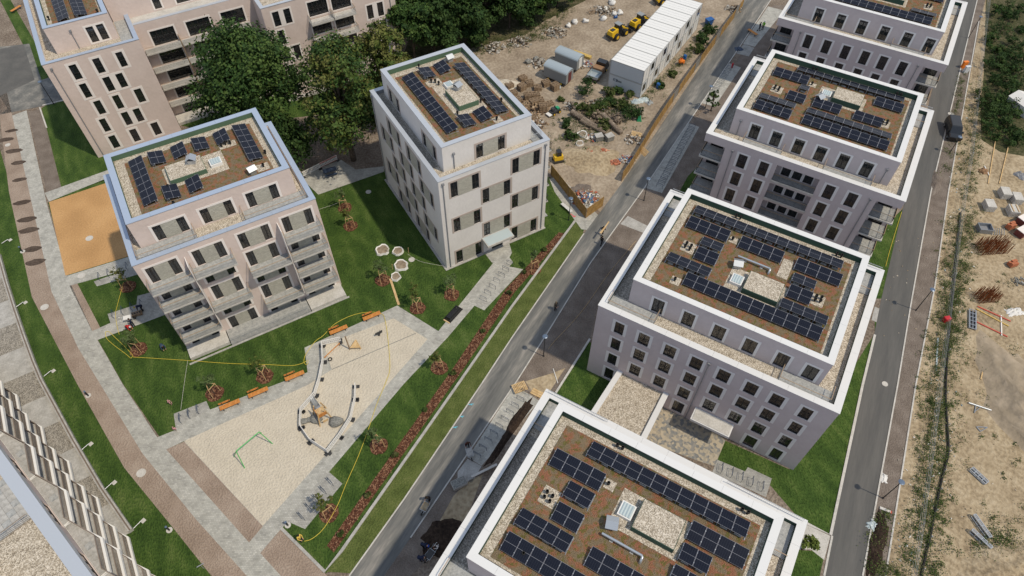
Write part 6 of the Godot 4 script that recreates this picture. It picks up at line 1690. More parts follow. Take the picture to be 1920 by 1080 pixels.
# ---- playground
func build_play() -> void:
	var y := .02
	# barriers round the slide
	var pts := pv([-21.01, -46.25, -23.19, -45.59, -22.62, -43.14, -22.57, -40.77, -22.73, -38.63, -23.93, -36.54, -23.57, -34.47, -22.16, -32.80, -20.03, -31.50, -19.00, -33.42, -18.09, -35.60, -17.99, -38.13, -18.20, -39.90])
	var nm := ["at its upper end", "second from the upper end", "third from the upper end", "fourth from the upper end", "at the bend left of the slide", "left of the boulders", "below the boulders on the left", "at the lower left tip", "at the lower right tip", "right of the boulders", "right of the slide", "at its right-hand end"]
	for i in pts.size() - 1: barrier(pts[i], pts[i + 1], "white plastic barrier round the slide, " + nm[i])
	# slide tower
	var o := thing("slide_tower", "small wooden play tower with a metal slide in the sand", "slide", v3(Vector2(-21.36, -35.89), y), 2.2)
	var b := MB.new()
	for q in [[-.6, -.5], [.6, -.5], [-.6, .5], [.6, .5]]:
		b = MB.new(); b.tube(PackedVector3Array([Vector3(q[0] * 1.5, -.1, q[1] * 1.6), Vector3(q[0] * .8, 2.3, q[1] * .8)]), .08, .07, 8); part("post", b.mesh(M.timber_new), o)
	for k in 6:
		b = MB.new(); b.bx(-.6, 1.2, -.5 + k * .17, .6, 1.25, -.5 + k * .17 + .15); part("deck_plank", b.mesh(M.timber_new), o)
	b = MB.new(); b.bx(-.62, 1.25, -.55, .62, 1.85, -.5); b.bx(-.62, 1.25, -.49, -.57, 1.85, .5); part("side_board", b.mesh(M.bench_wood), o)
	b = MB.new()
	for k in 10:
		var t := k / 9.0
		var p := Vector3(.6 + t * 2.2, lerpf(1.25, .25, smoothstep(0.0, 1.0, t)), 0)
		var p2 := Vector3(.6 + (t + .12) * 2.2, lerpf(1.25, .25, smoothstep(0.0, 1.0, minf(1.0, t + .12))), 0)
		b.quad(p + Vector3(0, 0, .25), p2 + Vector3(0, 0, .25), p2 - Vector3(0, 0, .25), p - Vector3(0, 0, .25))
		for z in [.25, -.25]: b.bar(p + Vector3(0, .08, z), p2 + Vector3(0, .08, z), .03, .18)
	part("slide", b.mesh(M.steel), o)
	b = MB.new()
	for k in 4: b.bar(Vector3(-.75 - .1 * k, .25 + k * .28 - .1, -.3), Vector3(-.75 - .1 * k, .25 + k * .28 - .1, .3), .05)
	part("ladder_rungs", b.mesh(M.timber_new), o)
	# boulders
	var bo := [[Vector2(-22.03, -35.55), .75, "left of the slide tower"], [Vector2(-19.72, -35.18), .85, "right of the slide tower"], [Vector2(-23.37, -35.26), .5, "beside the left barriers"], [Vector2(-22.80, -35.47), .42, "between barrier and larger boulder"]]
	for q in bo: rock("boulder", "grey boulder in the sand, " + q[2], v3(q[0], .02), q[1], 31 + bo.find(q), M.rock, "boulders in the sand pit")
	# climbing triangle
	o = thing("climbing_frame", "tall leaning pole with a wooden triangle in the upper sand pit", "climbing frame", v3(Vector2(-19.77, -45.09), y), .1)
	b = MB.new(); b.tube(PackedVector3Array([Vector3(0, -.1, 0), Vector3(-.1, 2.6, -.15)]), .09, .08, 8); part("pole", b.mesh(M.timber_old), o)
	b = MB.new(); b.tube(PackedVector3Array([Vector3(.1, .35, 0), Vector3(1.3, .35, .05)]), .07, .07, 8); part("beam", b.mesh(M.timber_new), o)
	b = MB.new(); b.tube(PackedVector3Array([Vector3(.15, .35, 0), Vector3(.75, .5, -1.0)]), .06, .06, 8); b.tube(PackedVector3Array([Vector3(1.3, .35, 0), Vector3(.75, .5, -1.0)]), .06, .06, 8); part("brace", b.mesh(M.timber_new), o)
	b = MB.new(); b.tri(Vector3(.2, .36, 0), Vector3(1.25, .36, .03), Vector3(.75, .49, -.95)); b.tri(Vector3(.75, .47, -.95), Vector3(1.25, .34, .03), Vector3(.2, .34, 0)); part("platform", b.mesh(M.timber_new), o)
	b = MB.new(); b.cyl(Vector3(1.3, 0, .05), .09, -.1, .45, 8); part("post", b.mesh(M.timber_new), o)
	o = thing("balance_beam", "thin reddish balancing pole leaning beside the climbing triangle", "beam", v3(Vector2(-21.85, -44.68), y), .86)
	b = MB.new(); b.tube(PackedVector3Array([Vector3(-1.2, .12, 0), Vector3(1.3, .5, 0)]), .06, .06, 8); part("pole", b.mesh(M.bench_wood), o)
	b = MB.new(); b.cyl(Vector3(1.2, 0, 0), .06, -.1, .48, 8); b.cyl(Vector3(-1.1, 0, 0), .06, -.1, .12, 8); part("post", b.mesh(M.timber_old), o)
	var w := thing("rubber_ring", "small dark ring lying in the sand by the barrier", "ring", v3(Vector2(-21.92, -43.60), .06))
	b = MB.new()
	var rp := PackedVector3Array()
	for k in 17: rp.push_back(Vector3(cos(TAU * k / 16) * .22, 0, sin(TAU * k / 16) * .22))
	b.tube(rp, .07, .07, 6, false); part("ring", b.mesh(M.tyre), w)
	# spring rider
	o = thing("spring_rider", "small dark spring rider in the upper sand pit", "spring rider", v3(Vector2(-16.45, -47.19), y), .5)
	b = MB.new()
	var sp := PackedVector3Array()
	for k in 40: sp.push_back(Vector3(cos(k * .8) * .12, .02 + k * .011, sin(k * .8) * .12))
	b.tube(sp, .02, .02, 5); part("spring", b.mesh(M.pole_dark), o)
	b = MB.new(); b.hexa([Vector3(-.45, .46, .1), Vector3(.45, .46, .1), Vector3(.45, .46, -.1), Vector3(-.45, .46, -.1), Vector3(-.4, .62, .08), Vector3(.5, .8, .05), Vector3(.5, .8, -.05), Vector3(-.4, .62, -.08)]); part("seat", b.mesh(M.machine_dark), o)
	b = MB.new(); b.bar(Vector3(.2, .78, -.22), Vector3(.2, .78, .22), .04); part("handle", b.mesh(M.pole_dark), o)
	# green swing frame: legs splayed, no seats hung yet
	o = thing("swing_frame", "bright green swing frame standing in the sand", "swing", v3(Vector2(-27.70, -30.90), y), 0)
	var c := Vector2(-27.70, -30.90)
	var A := Vector3(-29.22, 2.20, -30.62) - v3(c); var E := Vector3(-27.31, 2.20, -32.88) - v3(c)
	b = MB.new(); b.tube(PackedVector3Array([A, E]), .06, .06, 8); part("top_bar", b.mesh(M.swing_green), o)
	var feet := [Vector2(-28.73, -29.66), Vector2(-30.22, -30.93), Vector2(-26.38, -32.55), Vector2(-27.93, -33.82)]
	for k in 4:
		var f: Vector3 = v3(feet[k] - c)
		b = MB.new(); b.tube(PackedVector3Array([f, A if k < 2 else E]), .05, .05, 8); part("leg", b.mesh(M.swing_green), o)
	# white bags of earth on the lawn
	var bags := [[Vector2(-17.77, -61.19), 1.0, "far left one"], [Vector2(-15.70, -61.03), .8, "far right one"], [Vector2(-14.99, -58.56), 1.05, "large middle one"], [Vector2(-15.40, -56.52), .75, "nearest one"]]
	for i in bags.size(): soil_bag(bags[i][0], bags[i][1], "open white sack of soil on the lawn, " + bags[i][2], 60 + i)
	o = thing("timber_plank", "long pale plank lying on the lawn below the soil sacks", "plank", v3(Vector2(-15.40, -54.09), .03), 0)
	var pa := Vector2(-16.15, -56.23) - Vector2(-15.40, -54.09); var pb := Vector2(-14.53, -51.93) - Vector2(-15.40, -54.09)
	b = MB.new(); b.bar(v3(pa, .04), v3(pb, .04), .3, .05); part("plank", b.mesh(M.timber_new), o)
	for q in [[Vector2(-16.99, -60.81), "beside the far left sack"], [Vector2(-16.06, -57.89), "between the sacks"], [Vector2(-14.22, -60.86), "right of the sacks"]]:
		o = thing("timber_stake", "upright wooden stake in the lawn " + q[1], "stake", v3(q[0]), .3, "stakes among the soil sacks")
		b = MB.new(); b.bar(Vector3(0, -.1, 0), Vector3(.06, 1.1, .05), .06); part("stake", b.mesh(M.timber_new), o)
	for q in [[Vector2(-39.05, -37.15), "on the lawn left of the bicycle stands"], [Vector2(-37.49, -33.95), "at the bicycle stands' lower left corner"]]:
		o = thing("warning_post", "pink and white tape-wrapped post " + q[1], "post", v3(q[0]), 0, "tape-wrapped posts")
		b = MB.new(); b.cyl(Vector3.ZERO, .03, 0, 1.1, 6); part("post", b.mesh(M.timber_old), o)
		b = MB.new()
		for k in 14: b.box(Vector3(rng.randf_range(-.14, .14), rng.randf_range(.3, 1.1), rng.randf_range(-.14, .14)), Vector3(.2, .05, .04), Basis(Vector3(rng.randf(), rng.randf(), rng.randf()).normalized(), rng.randf() * 3.0))
		part("tape", b.mesh(M.tape_pink), o)

func soil_bag(at: Vector2, r: float, label: String, sd: int) -> void:
	var rr := RandomNumberGenerator.new(); rr.seed = sd
	var o := thing("soil_sack", label, "sack", v3(at, .01), 0, "open white sacks of soil")
	var b := MB.new(); var h := MB.new()
	var n := 14
	var pr := []
	for k in n: pr.push_back(r * rr.randf_range(.8, 1.15))
	for k in n:
		var j := (k + 1) % n
		var d0 := Vector3(cos(TAU * k / n), 0, -sin(TAU * k / n)); var d1 := Vector3(cos(TAU * j / n), 0, -sin(TAU * j / n))
		b.quad(d0 * pr[k] * 1.02, d1 * pr[j] * 1.02, d1 * pr[j] * .92 + Vector3(0, .28, 0), d0 * pr[k] * .92 + Vector3(0, .28, 0))
		b.quad(d0 * pr[k] * .92 + Vector3(0, .28, 0), d1 * pr[j] * .92 + Vector3(0, .28, 0), d1 * pr[j] * .74 + Vector3(0, .2, 0), d0 * pr[k] * .74 + Vector3(0, .2, 0))
		h.tri(d0 * pr[k] * .8 + Vector3(0, .2, 0), d1 * pr[j] * .8 + Vector3(0, .2, 0), Vector3(.05, .36, 0))
	part("sack_cloth", b.mesh(M.fabric_white), o)
	part("soil_heap", h.mesh(M.yard_dirt), o)

func rock(called: String, label: String, at: Vector3, r: float, sd: int, mat: Material, group := "", cat := "boulder", squash := .6) -> Node3D:
	var o := thing(called, label, cat, at, 0, group)
	part("stone", rock_mesh(r, sd, mat, squash), o)
	return o

func rock_mesh(r: float, sd: int, mat: Material, squash := .6, rough := .45) -> ArrayMesh:
	var f := FastNoiseLite.new(); f.seed = sd; f.frequency = .8
	var b := MB.new()
	var nu := 10; var nv := 6
	var P := func(i: int, j: int) -> Vector3:
		var a := TAU * (i % nu) / nu; var t := PI * j / nv
		var d := Vector3(sin(t) * cos(a), cos(t), -sin(t) * sin(a))
		var k := 1.0 + f.get_noise_3dv(d * 1.7) * rough
		return Vector3(d.x * r * k, d.y * r * k * squash + r * squash * .55, d.z * r * k * .8)
	for i in nu:
		for j in nv:
			var a: Vector3 = P.call(i, j + 1); var e: Vector3 = P.call(i + 1, j + 1); var c: Vector3 = P.call(i + 1, j); var d: Vector3 = P.call(i, j)
			if j < nv - 1: b.tri(a, e, c)
			if j > 0: b.tri(a, c, d)
	b.smooth()
	return b.mesh(mat)

# ---- builders' yard
func wheel(o: Node, at: Vector3, r: float, w: float) -> void:
	var b := MB.new(); b.tube(PackedVector3Array([at - Vector3(0, 0, w / 2), at + Vector3(0, 0, w / 2)]), r, r, 16)
	var t := part("wheel", b.mesh(M.tyre), o)
	b = MB.new(); b.tube(PackedVector3Array([at - Vector3(0, 0, w / 2 + .02), at + Vector3(0, 0, w / 2 + .02)]), r * .55, r * .55, 12)
	part("rim", b.mesh(M.machine_yellow), t)

func loader(at: Vector2, turn: float, label: String) -> void:
	var o := thing("wheel_loader", label, "wheel loader", v3(at), turn, "yellow wheel loaders")
	for q in [[-1.1, -.85], [-1.1, .85], [1.3, -.85], [1.3, .85]]: wheel(o, Vector3(q[0], .65, q[1]), .65, .5)
	var b := MB.new()
	b.hexa([Vector3(-2.3, .7, .7), Vector3(-.6, .7, .7), Vector3(-.6, .7, -.7), Vector3(-2.3, .7, -.7), Vector3(-2.2, 1.75, .6), Vector3(-.6, 1.95, .6), Vector3(-.6, 1.95, -.6), Vector3(-2.2, 1.75, -.6)])
	var h := part("rear_body", b.mesh(M.machine_yellow), o)
	b = MB.new(); b.bx(-1.9, 1.86, -.35, -1.1, 1.95, .35); part("vent", b.mesh(M.machine_dark), h)
	b = MB.new(); b.bx(-2.35, .5, -.75, -2.1, 1.0, .75); part("counterweight", b.mesh(M.machine_dark), o)
	b = MB.new(); b.hexa([Vector3(-.6, 1.2, .62), Vector3(.5, 1.2, .62), Vector3(.5, 1.2, -.62), Vector3(-.6, 1.2, -.62), Vector3(-.5, 2.55, .52), Vector3(.3, 2.55, .52), Vector3(.3, 2.55, -.52), Vector3(-.5, 2.55, -.52)])
	part("cab_glass", b.mesh(M.paint_black), o)
	b = MB.new(); b.bx(-.62, 2.55, -.62, .42, 2.68, .62); part("cab_roof", b.mesh(M.tin_grey), o)
	b = MB.new(); b.bx(-.5, .6, -.4, 1.7, 1.2, .4); part("chassis", b.mesh(M.machine_dark), o)
	b = MB.new()
	for z in [-.4, .4]: b.bar(Vector3(.9, 1.6, z), Vector3(2.6, .7, z), .16, .22)
	b.bar(Vector3(.9, 1.7, -.4), Vector3(.9, 1.7, .4), .2)
	part("lift_arm", b.mesh(M.machine_yellow), o)
	b = MB.new()
	b.quad(Vector3(2.5, .15, 1.1), Vector3(3.3, .1, 1.1), Vector3(3.3, .1, -1.1), Vector3(2.5, .15, -1.1))
	b.bx(2.45, .12, -1.1, 2.55, .95, 1.1); b.bx(2.55, .1, -1.12, 3.2, .75, -1.07); b.bx(2.55, .1, 1.07, 3.2, .75, 1.12)
	part("bucket", b.mesh(M.machine_dark), o)

func wagon(at: Vector2, turn: float, label: String, mat: Material, door: Material) -> void:
	var o := thing("site_wagon", label, "site wagon", v3(at), turn, "round-roofed site wagons")
	var b := MB.new(); b.bx(-2.3, .6, -1.1, 2.3, 2.35, 1.1); part("body", b.mesh(M.tin_grey), o)
	b = MB.new()
	var n := 10
	for k in n:
		var a0 := PI * k / n; var a1 := PI * (k + 1) / n
		var p0 := Vector3(0, 2.35 + sin(a0) * .65, cos(a0) * 1.16); var p1 := Vector3(0, 2.35 + sin(a1) * .65, cos(a1) * 1.16)
		b.quad(p0 + Vector3(-2.4, 0, 0), p0 + Vector3(2.4, 0, 0), p1 + Vector3(2.4, 0, 0), p1 + Vector3(-2.4, 0, 0))
		for s in [-2.3, 2.3]: b.tri(Vector3(s, 2.35, 0), p1 + Vector3(s, 0, 0), p0 + Vector3(s, 0, 0))
	part("arched_roof", b.mesh(mat), o)
	b = MB.new(); b.bx(2.3, .65, -.45, 2.35, 2.5, .45); part("door", b.mesh(door), o)
	for q in [[-1.3, -1.0], [-1.3, 1.0], [1.3, -1.0], [1.3, 1.0]]: wheel(o, Vector3(q[0], .35, q[1]), .35, .18)
	b = MB.new(); b.bar(Vector3(-2.3, .55, 0), Vector3(-3.3, .45, 0), .1); part("drawbar", b.mesh(M.pole_dark), o)

func pallet_mesh(w: float, d: float, n: int) -> ArrayMesh:
	var key := "pal%.2f_%.2f_%d" % [w, d, n]
	if cache.has(key): return cache[key]
	var b := MB.new()
	for i in n:
		var y := i * .15
		for k in 3: b.bx(-w / 2, y, -d / 2 + k * (d - .1) / 2, w / 2, y + .11, -d / 2 + k * (d - .1) / 2 + .1)
		for k in 6: b.bx(-w / 2 + k * (w - .11) / 5, y + .11, -d / 2, -w / 2 + k * (w - .11) / 5 + .11, y + .14, d / 2)
	cache[key] = b.mesh(M.timber_old)
	return cache[key]

func pallets(at: Vector2, n: int, turn: float, label: String, tilt := 0.0) -> void:
	var o := thing("pallet_stack", label, "pallets", v3(at, .01), turn, "stacked pallets in the yard")
	for i in n:
		part("pallet", pallet_mesh(1.3, 1.1, 1), o, Transform3D(Basis(Vector3.UP, sin(i * 2.3 + at.x) * .06) * Basis(Vector3.RIGHT, tilt), Vector3(0, i * .15, 0)))

func junk(at: Vector2, r: float, n: int, cols: Array, label: String, sd: int, called := "rubble_heap", cat := "rubble") -> void:
	var rr := RandomNumberGenerator.new(); rr.seed = sd
	var b := MB.new()
	for i in n:
		b.col = cols[rr.randi() % cols.size()] * rr.randf_range(.7, 1.2)
		var d := rr.randf() * r
		var a := rr.randf() * TAU
		var h := (1.0 - d / r) * r * .35
		var s := Vector3(rr.randf_range(.15, .55), rr.randf_range(.05, .22), rr.randf_range(.12, .4))
		b.box(Vector3(cos(a) * d, .06 + h * rr.randf(), sin(a) * d * .8), s, Basis(Vector3(rr.randf_range(-1, 1), rr.randf_range(-1, 1), rr.randf_range(-1, 1)).normalized(), rr.randf() * 2.0))
	var o := solo(called, b.mesh(M.mixed), label, cat, v3(at), 0, "heaps of rubble and rubbish")
	o.set_meta("kind", "stuff")

func bag(at: Vector2, r: float, label: String, sd: int, mat: Material) -> void:
	var o := thing("bulk_bag", label, "bulk bag", v3(at), sd * .7, "white bulk bags in the yard")
	part("bag", rock_mesh(r * .85, sd, mat, .7, 1.1), o)
	var b := MB.new()
	for k in 2: b.tube(PackedVector3Array([Vector3(-r * .3 + k * r * .6, r * .8, .1), Vector3(-r * .3 + k * r * .6, r * 1.15, 0), Vector3(-r * .3 + k * r * .6, r * .8, -.1)]), .03, .03, 5)
	part("strap", b.mesh(M.fabric_white), o)

func hoarding(line: PackedVector2Array, h: float, label: String, mats: Array) -> void:
	var o := thing("hoarding", label, "fence", Vector3.ZERO, 0, "wooden site hoardings")
	var idx := 0
	for i in line.size() - 1:
		var L := line[i].distance_to(line[i + 1])
		var n := maxi(1, int(round(L / 2.5)))
		for k in n:
			var a := line[i].lerp(line[i + 1], float(k) / n); var e := line[i].lerp(line[i + 1], float(k + 1) / n)
			var dir := (e - a).normalized()
			var nb := int(a.distance_to(e) / .2)
			var b := MB.new()
			for j in nb:
				var p := a.lerp(e, (j + .5) / nb)
				b.box(v3(p, h / 2 + .03 * sin(j * 2.7 + k)), Vector3(.19, h, .03), Basis(Vector3.UP, -dir.angle()))
			var pn := part("panel", b.mesh(mats[idx % mats.size()]), o)
			b = MB.new(); b.box(v3(a, h / 2 - .05), Vector3(.1, h, .1), Basis(Vector3.UP, -dir.angle()))
			for yy in [.4, h - .4]: b.bar(v3(a, yy) + v3(Vector2(dir.y, -dir.x) * .05), v3(e, yy) + v3(Vector2(dir.y, -dir.x) * .05), .04, .09)
			part("frame", b.mesh(M.timber_old), pn)
			idx += 1

func log_piece(a: Vector3, e: Vector3, r0: float, r1: float, label: String) -> void:
	var o := thing("felled_log", label, "log", (a + e) / 2 * Vector3(1, 0, 1), 0, "felled logs in the yard")
	var m: Vector3 = (a + e) / 2 * Vector3(1, 0, 1)
	var b := MB.new(); b.tube(PackedVector3Array([a - m, (a * .7 + e * .3) - m + Vector3(.05, .04, .1), (a * .3 + e * .7) - m, e - m]), r0, r1, 10)
	part("trunk", b.mesh(M.log_bark), o)
	b = MB.new()
	for k in 3:
		var s := a.lerp(e, .3 + k * .25) - m
		b.tube(PackedVector3Array([s, s + Vector3(.4 - k * .4, .55, -.5 + k * .3)]), .07, .03, 6)
	part("branch_stub", b.mesh(M.log_bark), o)

func build_yard() -> void:
	plain("wire_panel", K(.22, .21, .19), .7)
	# white containers, two storeys of ten
	var c0 := Vector2(15.95, -99.2); var c1 := Vector2(21.15, -96.0)
	var along := (Vector2(34.3, -117.6) - c1).normalized()
	var ac := (c1 - c0).normalized()
	var W := c0.distance_to(c1)
	var cw := 2.5
	for lv in 2:
		for k in 10:
			var ctr := (c0 + c1) / 2 + along * cw * (k + .5)
			var o := thing("site_container", "white site container, %s from the near end in the %s row" % [ORD[k], "lower" if lv == 0 else "upper"], "container", v3(ctr, .05 + lv * 2.62), -ac.angle(), "stacked white site containers")
			var b := MB.new(); b.bx(-W / 2 + .06, .08, -cw / 2 + .05, W / 2 - .06, 2.52, cw / 2 - .05)
			part("body", b.mesh(M.container_side), o)
			b = MB.new()
			for x in [-W / 2, W / 2 - .12]:
				for z in [-cw / 2 + .015, cw / 2 - .135]: b.bx(x, 0, z, x + .12, 2.6, z + .12)
			for z in [-cw / 2 + .02, cw / 2 - .12]:
				b.bx(-W / 2 + .12, 0, z, W / 2 - .12, .12, z + .1); b.bx(-W / 2 + .12, 2.48, z, W / 2 - .12, 2.6, z + .1)
			for x in [-W / 2 + .01, W / 2 - .11]:
				b.bx(x, .0, -cw / 2 + .135, x + .1, .12, cw / 2 - .135); b.bx(x, 2.48, -cw / 2 + .135, x + .1, 2.6, cw / 2 - .135)
			part("frame", b.mesh(M.container_frame), o)
			if lv == 1:
				for j in 3:
					b = MB.new(); b.bx(-W / 2 + .1, 2.54, -cw / 2 + .12 + j * .76, W / 2 - .1, 2.585, -cw / 2 + .12 + j * .76 + .72); part("roof_sheet", b.mesh(M.container_white), o)
			if k % 2 == lv:
				b = MB.new(); b.bx(W / 2 - .055, .9, -.55, W / 2 - .02, 2.1, .55)
				var wn := part("window", b.mesh(M.frame_dark), o)
				b = MB.new(); b.bx(W / 2 - .03, .98, -.47, W / 2 - .012, 2.02, .47); part("pane", b.mesh(M.glass), wn)
			else:
				for z in [-.6, .6]:
					b = MB.new(); b.bx(W / 2 - .055, .15, z - .5, W / 2 - .03, 2.4, z + .5); part("side_panel", b.mesh(M.container_white), o)
			if k == 0 and lv == 0:      # faded company lettering on the end wall, too blurred to read
				var sg := MB.new()
				sg.bx(-2.2, 1.5, cw / 2 - .046, -2.12, 1.95, cw / 2 - .038); sg.bx(-2.05, 1.5, cw / 2 - .046, -1.97, 1.95, cw / 2 - .038); sg.bx(-1.97, 1.86, cw / 2 - .046, -1.6, 1.95, cw / 2 - .038); sg.bx(-1.97, 1.5, cw / 2 - .046, -1.6, 1.58, cw / 2 - .038); sg.bx(-1.6, 1.5, cw / 2 - .046, -1.35, 1.95, cw / 2 - .038)
				part("lettering", sg.mesh(M.rack_blue), o)
				sg = MB.new(); sg.bx(-1.3, 1.52, cw / 2 - .046, -.6, 1.85, cw / 2 - .04); part("lettering", sg.mesh(M.steel_blue), o)
	# outside stair at the container's left side
	loader(Vector2(18.98, -114.83), .75, "yellow wheel loader standing free on the yard track")
	loader(Vector2(23.41, -118.19), .75, "yellow wheel loader half hidden behind the container row")
	loader(Vector2(29.31, -127.16), .5, "yellow digger cut off by the top edge of the photo")
	wagon(Vector2(7.51, -100.95), -.62, "grey round-roofed wagon with a dark red door", M.tin_bright, M.plastic_dkred)
	wagon(Vector2(9.54, -105.11), -.62, "shiny round-roofed wagon behind the grey one", M.tin_bright, M.white_paint)
	# tipper truck
	var o := thing("tipper_truck", "small tipper truck with grey bed and black cab beside the containers", "truck", v3(Vector2(14.57, -102.66)), 1.05)
	for q in [[-1.6, -.8], [-1.6, .8], [1.5, -.8], [1.5, .8]]: wheel(o, Vector3(q[0], .36, q[1]), .36, .25)
	var b := MB.new(); b.bx(-2.6, .45, -.85, 2.4, .7, .85); part("chassis", b.mesh(M.machine_dark), o)
	b = MB.new(); b.bx(-2.6, .72, -1.0, -.6, .8, 1.0)
	for q in [[-2.6, -1.0, -.6, -.94], [-2.6, .94, -.6, 1.0], [-2.6, -.94, -2.54, .94], [-.66, -.94, -.6, .94]]: b.bx(q[0], .8, q[1], q[2], 1.2, q[3])
	part("bed", b.mesh(M.tin_bright), o)
	b = MB.new(); b.bx(-.5, .72, -.95, .6, 1.5, .95); part("tool_box", b.mesh(M.bench_brown), o)
	b = MB.new(); b.hexa([Vector3(.7, .6, .95), Vector3(2.5, .6, .95), Vector3(2.5, .6, -.95), Vector3(.7, .6, -.95), Vector3(.75, 2.0, .85), Vector3(1.9, 2.0, .85), Vector3(1.9, 2.0, -.85), Vector3(.75, 2.0, -.85)]); part("cab", b.mesh(M.paint_black), o)
	b = MB.new(); b.hexa([Vector3(1.96, 1.9, .7), Vector3(2.38, .98, .78), Vector3(2.38, .98, -.78), Vector3(1.96, 1.9, -.7), Vector3(1.99, 1.91, .7), Vector3(2.41, .99, .78), Vector3(2.41, .99, -.78), Vector3(1.99, 1.91, -.7)]); part("windscreen", b.mesh(M.glass), o)
	# timber beams, stacks
	o = thing("yellow_beams", "bundle of yellow formwork beams behind the wagons", "beams", v3(Vector2(12.07, -108.29)), -.55)
	for k in 6:
		b = MB.new(); b.bx(-1.8, .1 + (k / 3) * .2, -.35 + (k % 3) * .25, 1.8, .28 + (k / 3) * .2, -.15 + (k % 3) * .25); part("beam", b.mesh(M.timber_yellow), o)
	# pallets: positions in the heap left of the wagons
	var ps := pv([-0.22, -96.55, 1.22, -98.07, 2.51, -99.31, 3.96, -98.13, 5.35, -99.37, 0.51, -94.08, 2.30, -95.57, 3.66, -96.33, 1.85, -92.68, 3.19, -93.70, 4.76, -92.31, 0.97, -90.28, 6.88, -98.19, -1.09, -94.05, 0.08, -91.94, 5.86, -94.04, -0.88, -98.48, 4.27, -94.59, 2.98, -90.32, 1.41, -100.82])
	var pn := [5, 7, 6, 5, 6, 8, 7, 4, 7, 8, 9, 3, 8, 7, 5, 3, 6, 5, 3, 5]
	var order := range(ps.size())
	order.sort_custom(func(a, e): return ps[a].x < ps[e].x)
	for i in ps.size(): pallets(ps[i], pn[i], .4 + .3 * sin(i * 1.7), "brown pallet stack, %s from the left in the heap beside the wagons" % ORD[order.find(i)])
	for q in [[Vector2(20.24, -82.08), "leaning against the hoarding", .75, -1.0], [Vector2(19.50, -86.18), "lying behind the hoarding", .1, -.4]]:
		o = thing("loose_pallet", "light wooden pallet %s" % q[1], "pallet", v3(q[0], .05), q[3], "single light pallets")
		part("pallet", pallet_new(), o, Transform3D(Basis(Vector3.RIGHT, q[2]), Vector3(0, .15, 0)))
	o = thing("loose_pallet", "light wooden pallet beside the central road by the nearest lilac block", "pallet", v3(Vector2(1.03, -39.88), .3), .4, "single light pallets")
	part("pallet", pallet_new(), o)
	b = MB.new(); b.bx(-.5, -.3, -.35, .5, -.01, .35); part("load", b.mesh(M.concrete), o)
	# logs and roots
	log_piece(Vector3(9.44, 0.60, -91.33), Vector3(14.05, 0.40, -87.04), .5, .36, "longest felled log, bark partly peeled, in the yard's middle")
	log_piece(Vector3(10.93, 0.40, -89.41), Vector3(14.61, 0.30, -86.38), .4, .3, "log lying in front of the longest one")
	log_piece(Vector3(14.39, 1.00, -90.21), Vector3(17.17, 0.30, -86.43), .46, .34, "log slanting down from the root stump")
	log_piece(Vector3(9.47, 1.20, -93.07), Vector3(10.32, 0.30, -90.90), .28, .2, "short steep log at the pile's left end")
	log_piece(Vector3(12.60, 0.30, -88.21), Vector3(15.16, 0.25, -85.66), .22, .16, "thin log at the right of the pile")
	o = thing("root_stump", "big upturned root stump with tangled roots beside the logs", "stump", v3(Vector2(16.73, -89.76)))
	b = MB.new()
	var rr := RandomNumberGenerator.new(); rr.seed = 5
	for k in 46:
		var d := Vector3(rr.randfn(), absf(rr.randfn()) * .8, rr.randfn()).normalized()
		var m := d * rr.randf_range(.6, 1.0)
		b.tube(PackedVector3Array([Vector3(0, .5, 0), m + Vector3(0, .5, 0), m + Vector3(rr.randfn() * .5, .5 + rr.randfn() * .3, rr.randfn() * .5)]), .10, .025, 5)
	part("roots", b.mesh(M.log_bark), o)
	part("stump", rock_mesh(.8, 9, M.log_bark, .8), o)
	# concrete blocks, rings, bags
	for q in [[Vector2(13.45, -85.15), "left", .3], [Vector2(15.15, -85.18), "right", .5]]:
		o = thing("concrete_block", "%s of the two grey concrete boxes below the logs" % q[1], "concrete block", v3(q[0]), q[2], "grey concrete boxes")
		b = MB.new(); b.bx(-.6, 0, -.5, .6, .85, .5); part("block", b.mesh(M.rock), o)
		b = MB.new(); b.bx(-.64, .85, -.54, .64, .95, .54); part("lid", b.mesh(M.concrete), o)
	for q in [[Vector2(10.97, -86.28), .85, "above the other one"], [Vector2(10.43, -84.06), .7, "nearer the sand heap"]]: soil_bag(q[0], q[1], "round white open bag beside the logs, " + q[2], 90 + int(q[1] * 100))
	var bgs := [[Vector2(10.07, -117.89), .7], [Vector2(11.24, -119.03), .8], [Vector2(13.29, -119.44), .7], [Vector2(16.80, -120.27), .8], [Vector2(19.10, -122.22), .7], [Vector2(20.17, -122.63), .8], [Vector2(19.01, -126.12), .9], [Vector2(17.16, -123.72), .8], [Vector2(3.79, -106.95), .6], [Vector2(2.36, -105.94), .7]]
	var bw := ["leftmost on the verge under the wood", "second from the left on the verge", "right of the pair on the verge", "left of the blue sack", "next to the blue sack", "right of the blue sack", "farthest up the verge", "beside the leaning slats", "behind the pallet heap, right one", "behind the pallet heap, left one"]
	for i in bgs.size(): bag(bgs[i][0], bgs[i][1], "bulky pale bag, " + bw[i], 20 + i, M.fabric_white if i < 8 else M.rock)
	bag(Vector2(19.21, -121.08), .5, "dark blue sack on the verge of the yard track", 77, M.plastic_blue)
	o = thing("leaning_slats", "broken pallet of slats leaning on the verge under the wood", "slats", v3(Vector2(15.13, -122.90)), .5)
	for k in 8:
		b = MB.new(); b.bar(Vector3(-1.0 + k * .28, .05, .5), Vector3(-1.0 + k * .28, .7, -.5), .1, .03); part("slat", b.mesh(M.timber_old), o)
	b = MB.new(); b.bar(Vector3(-1.1, .3, .1), Vector3(1.1, .3, .1), .06); part("batten", b.mesh(M.timber_old), o)
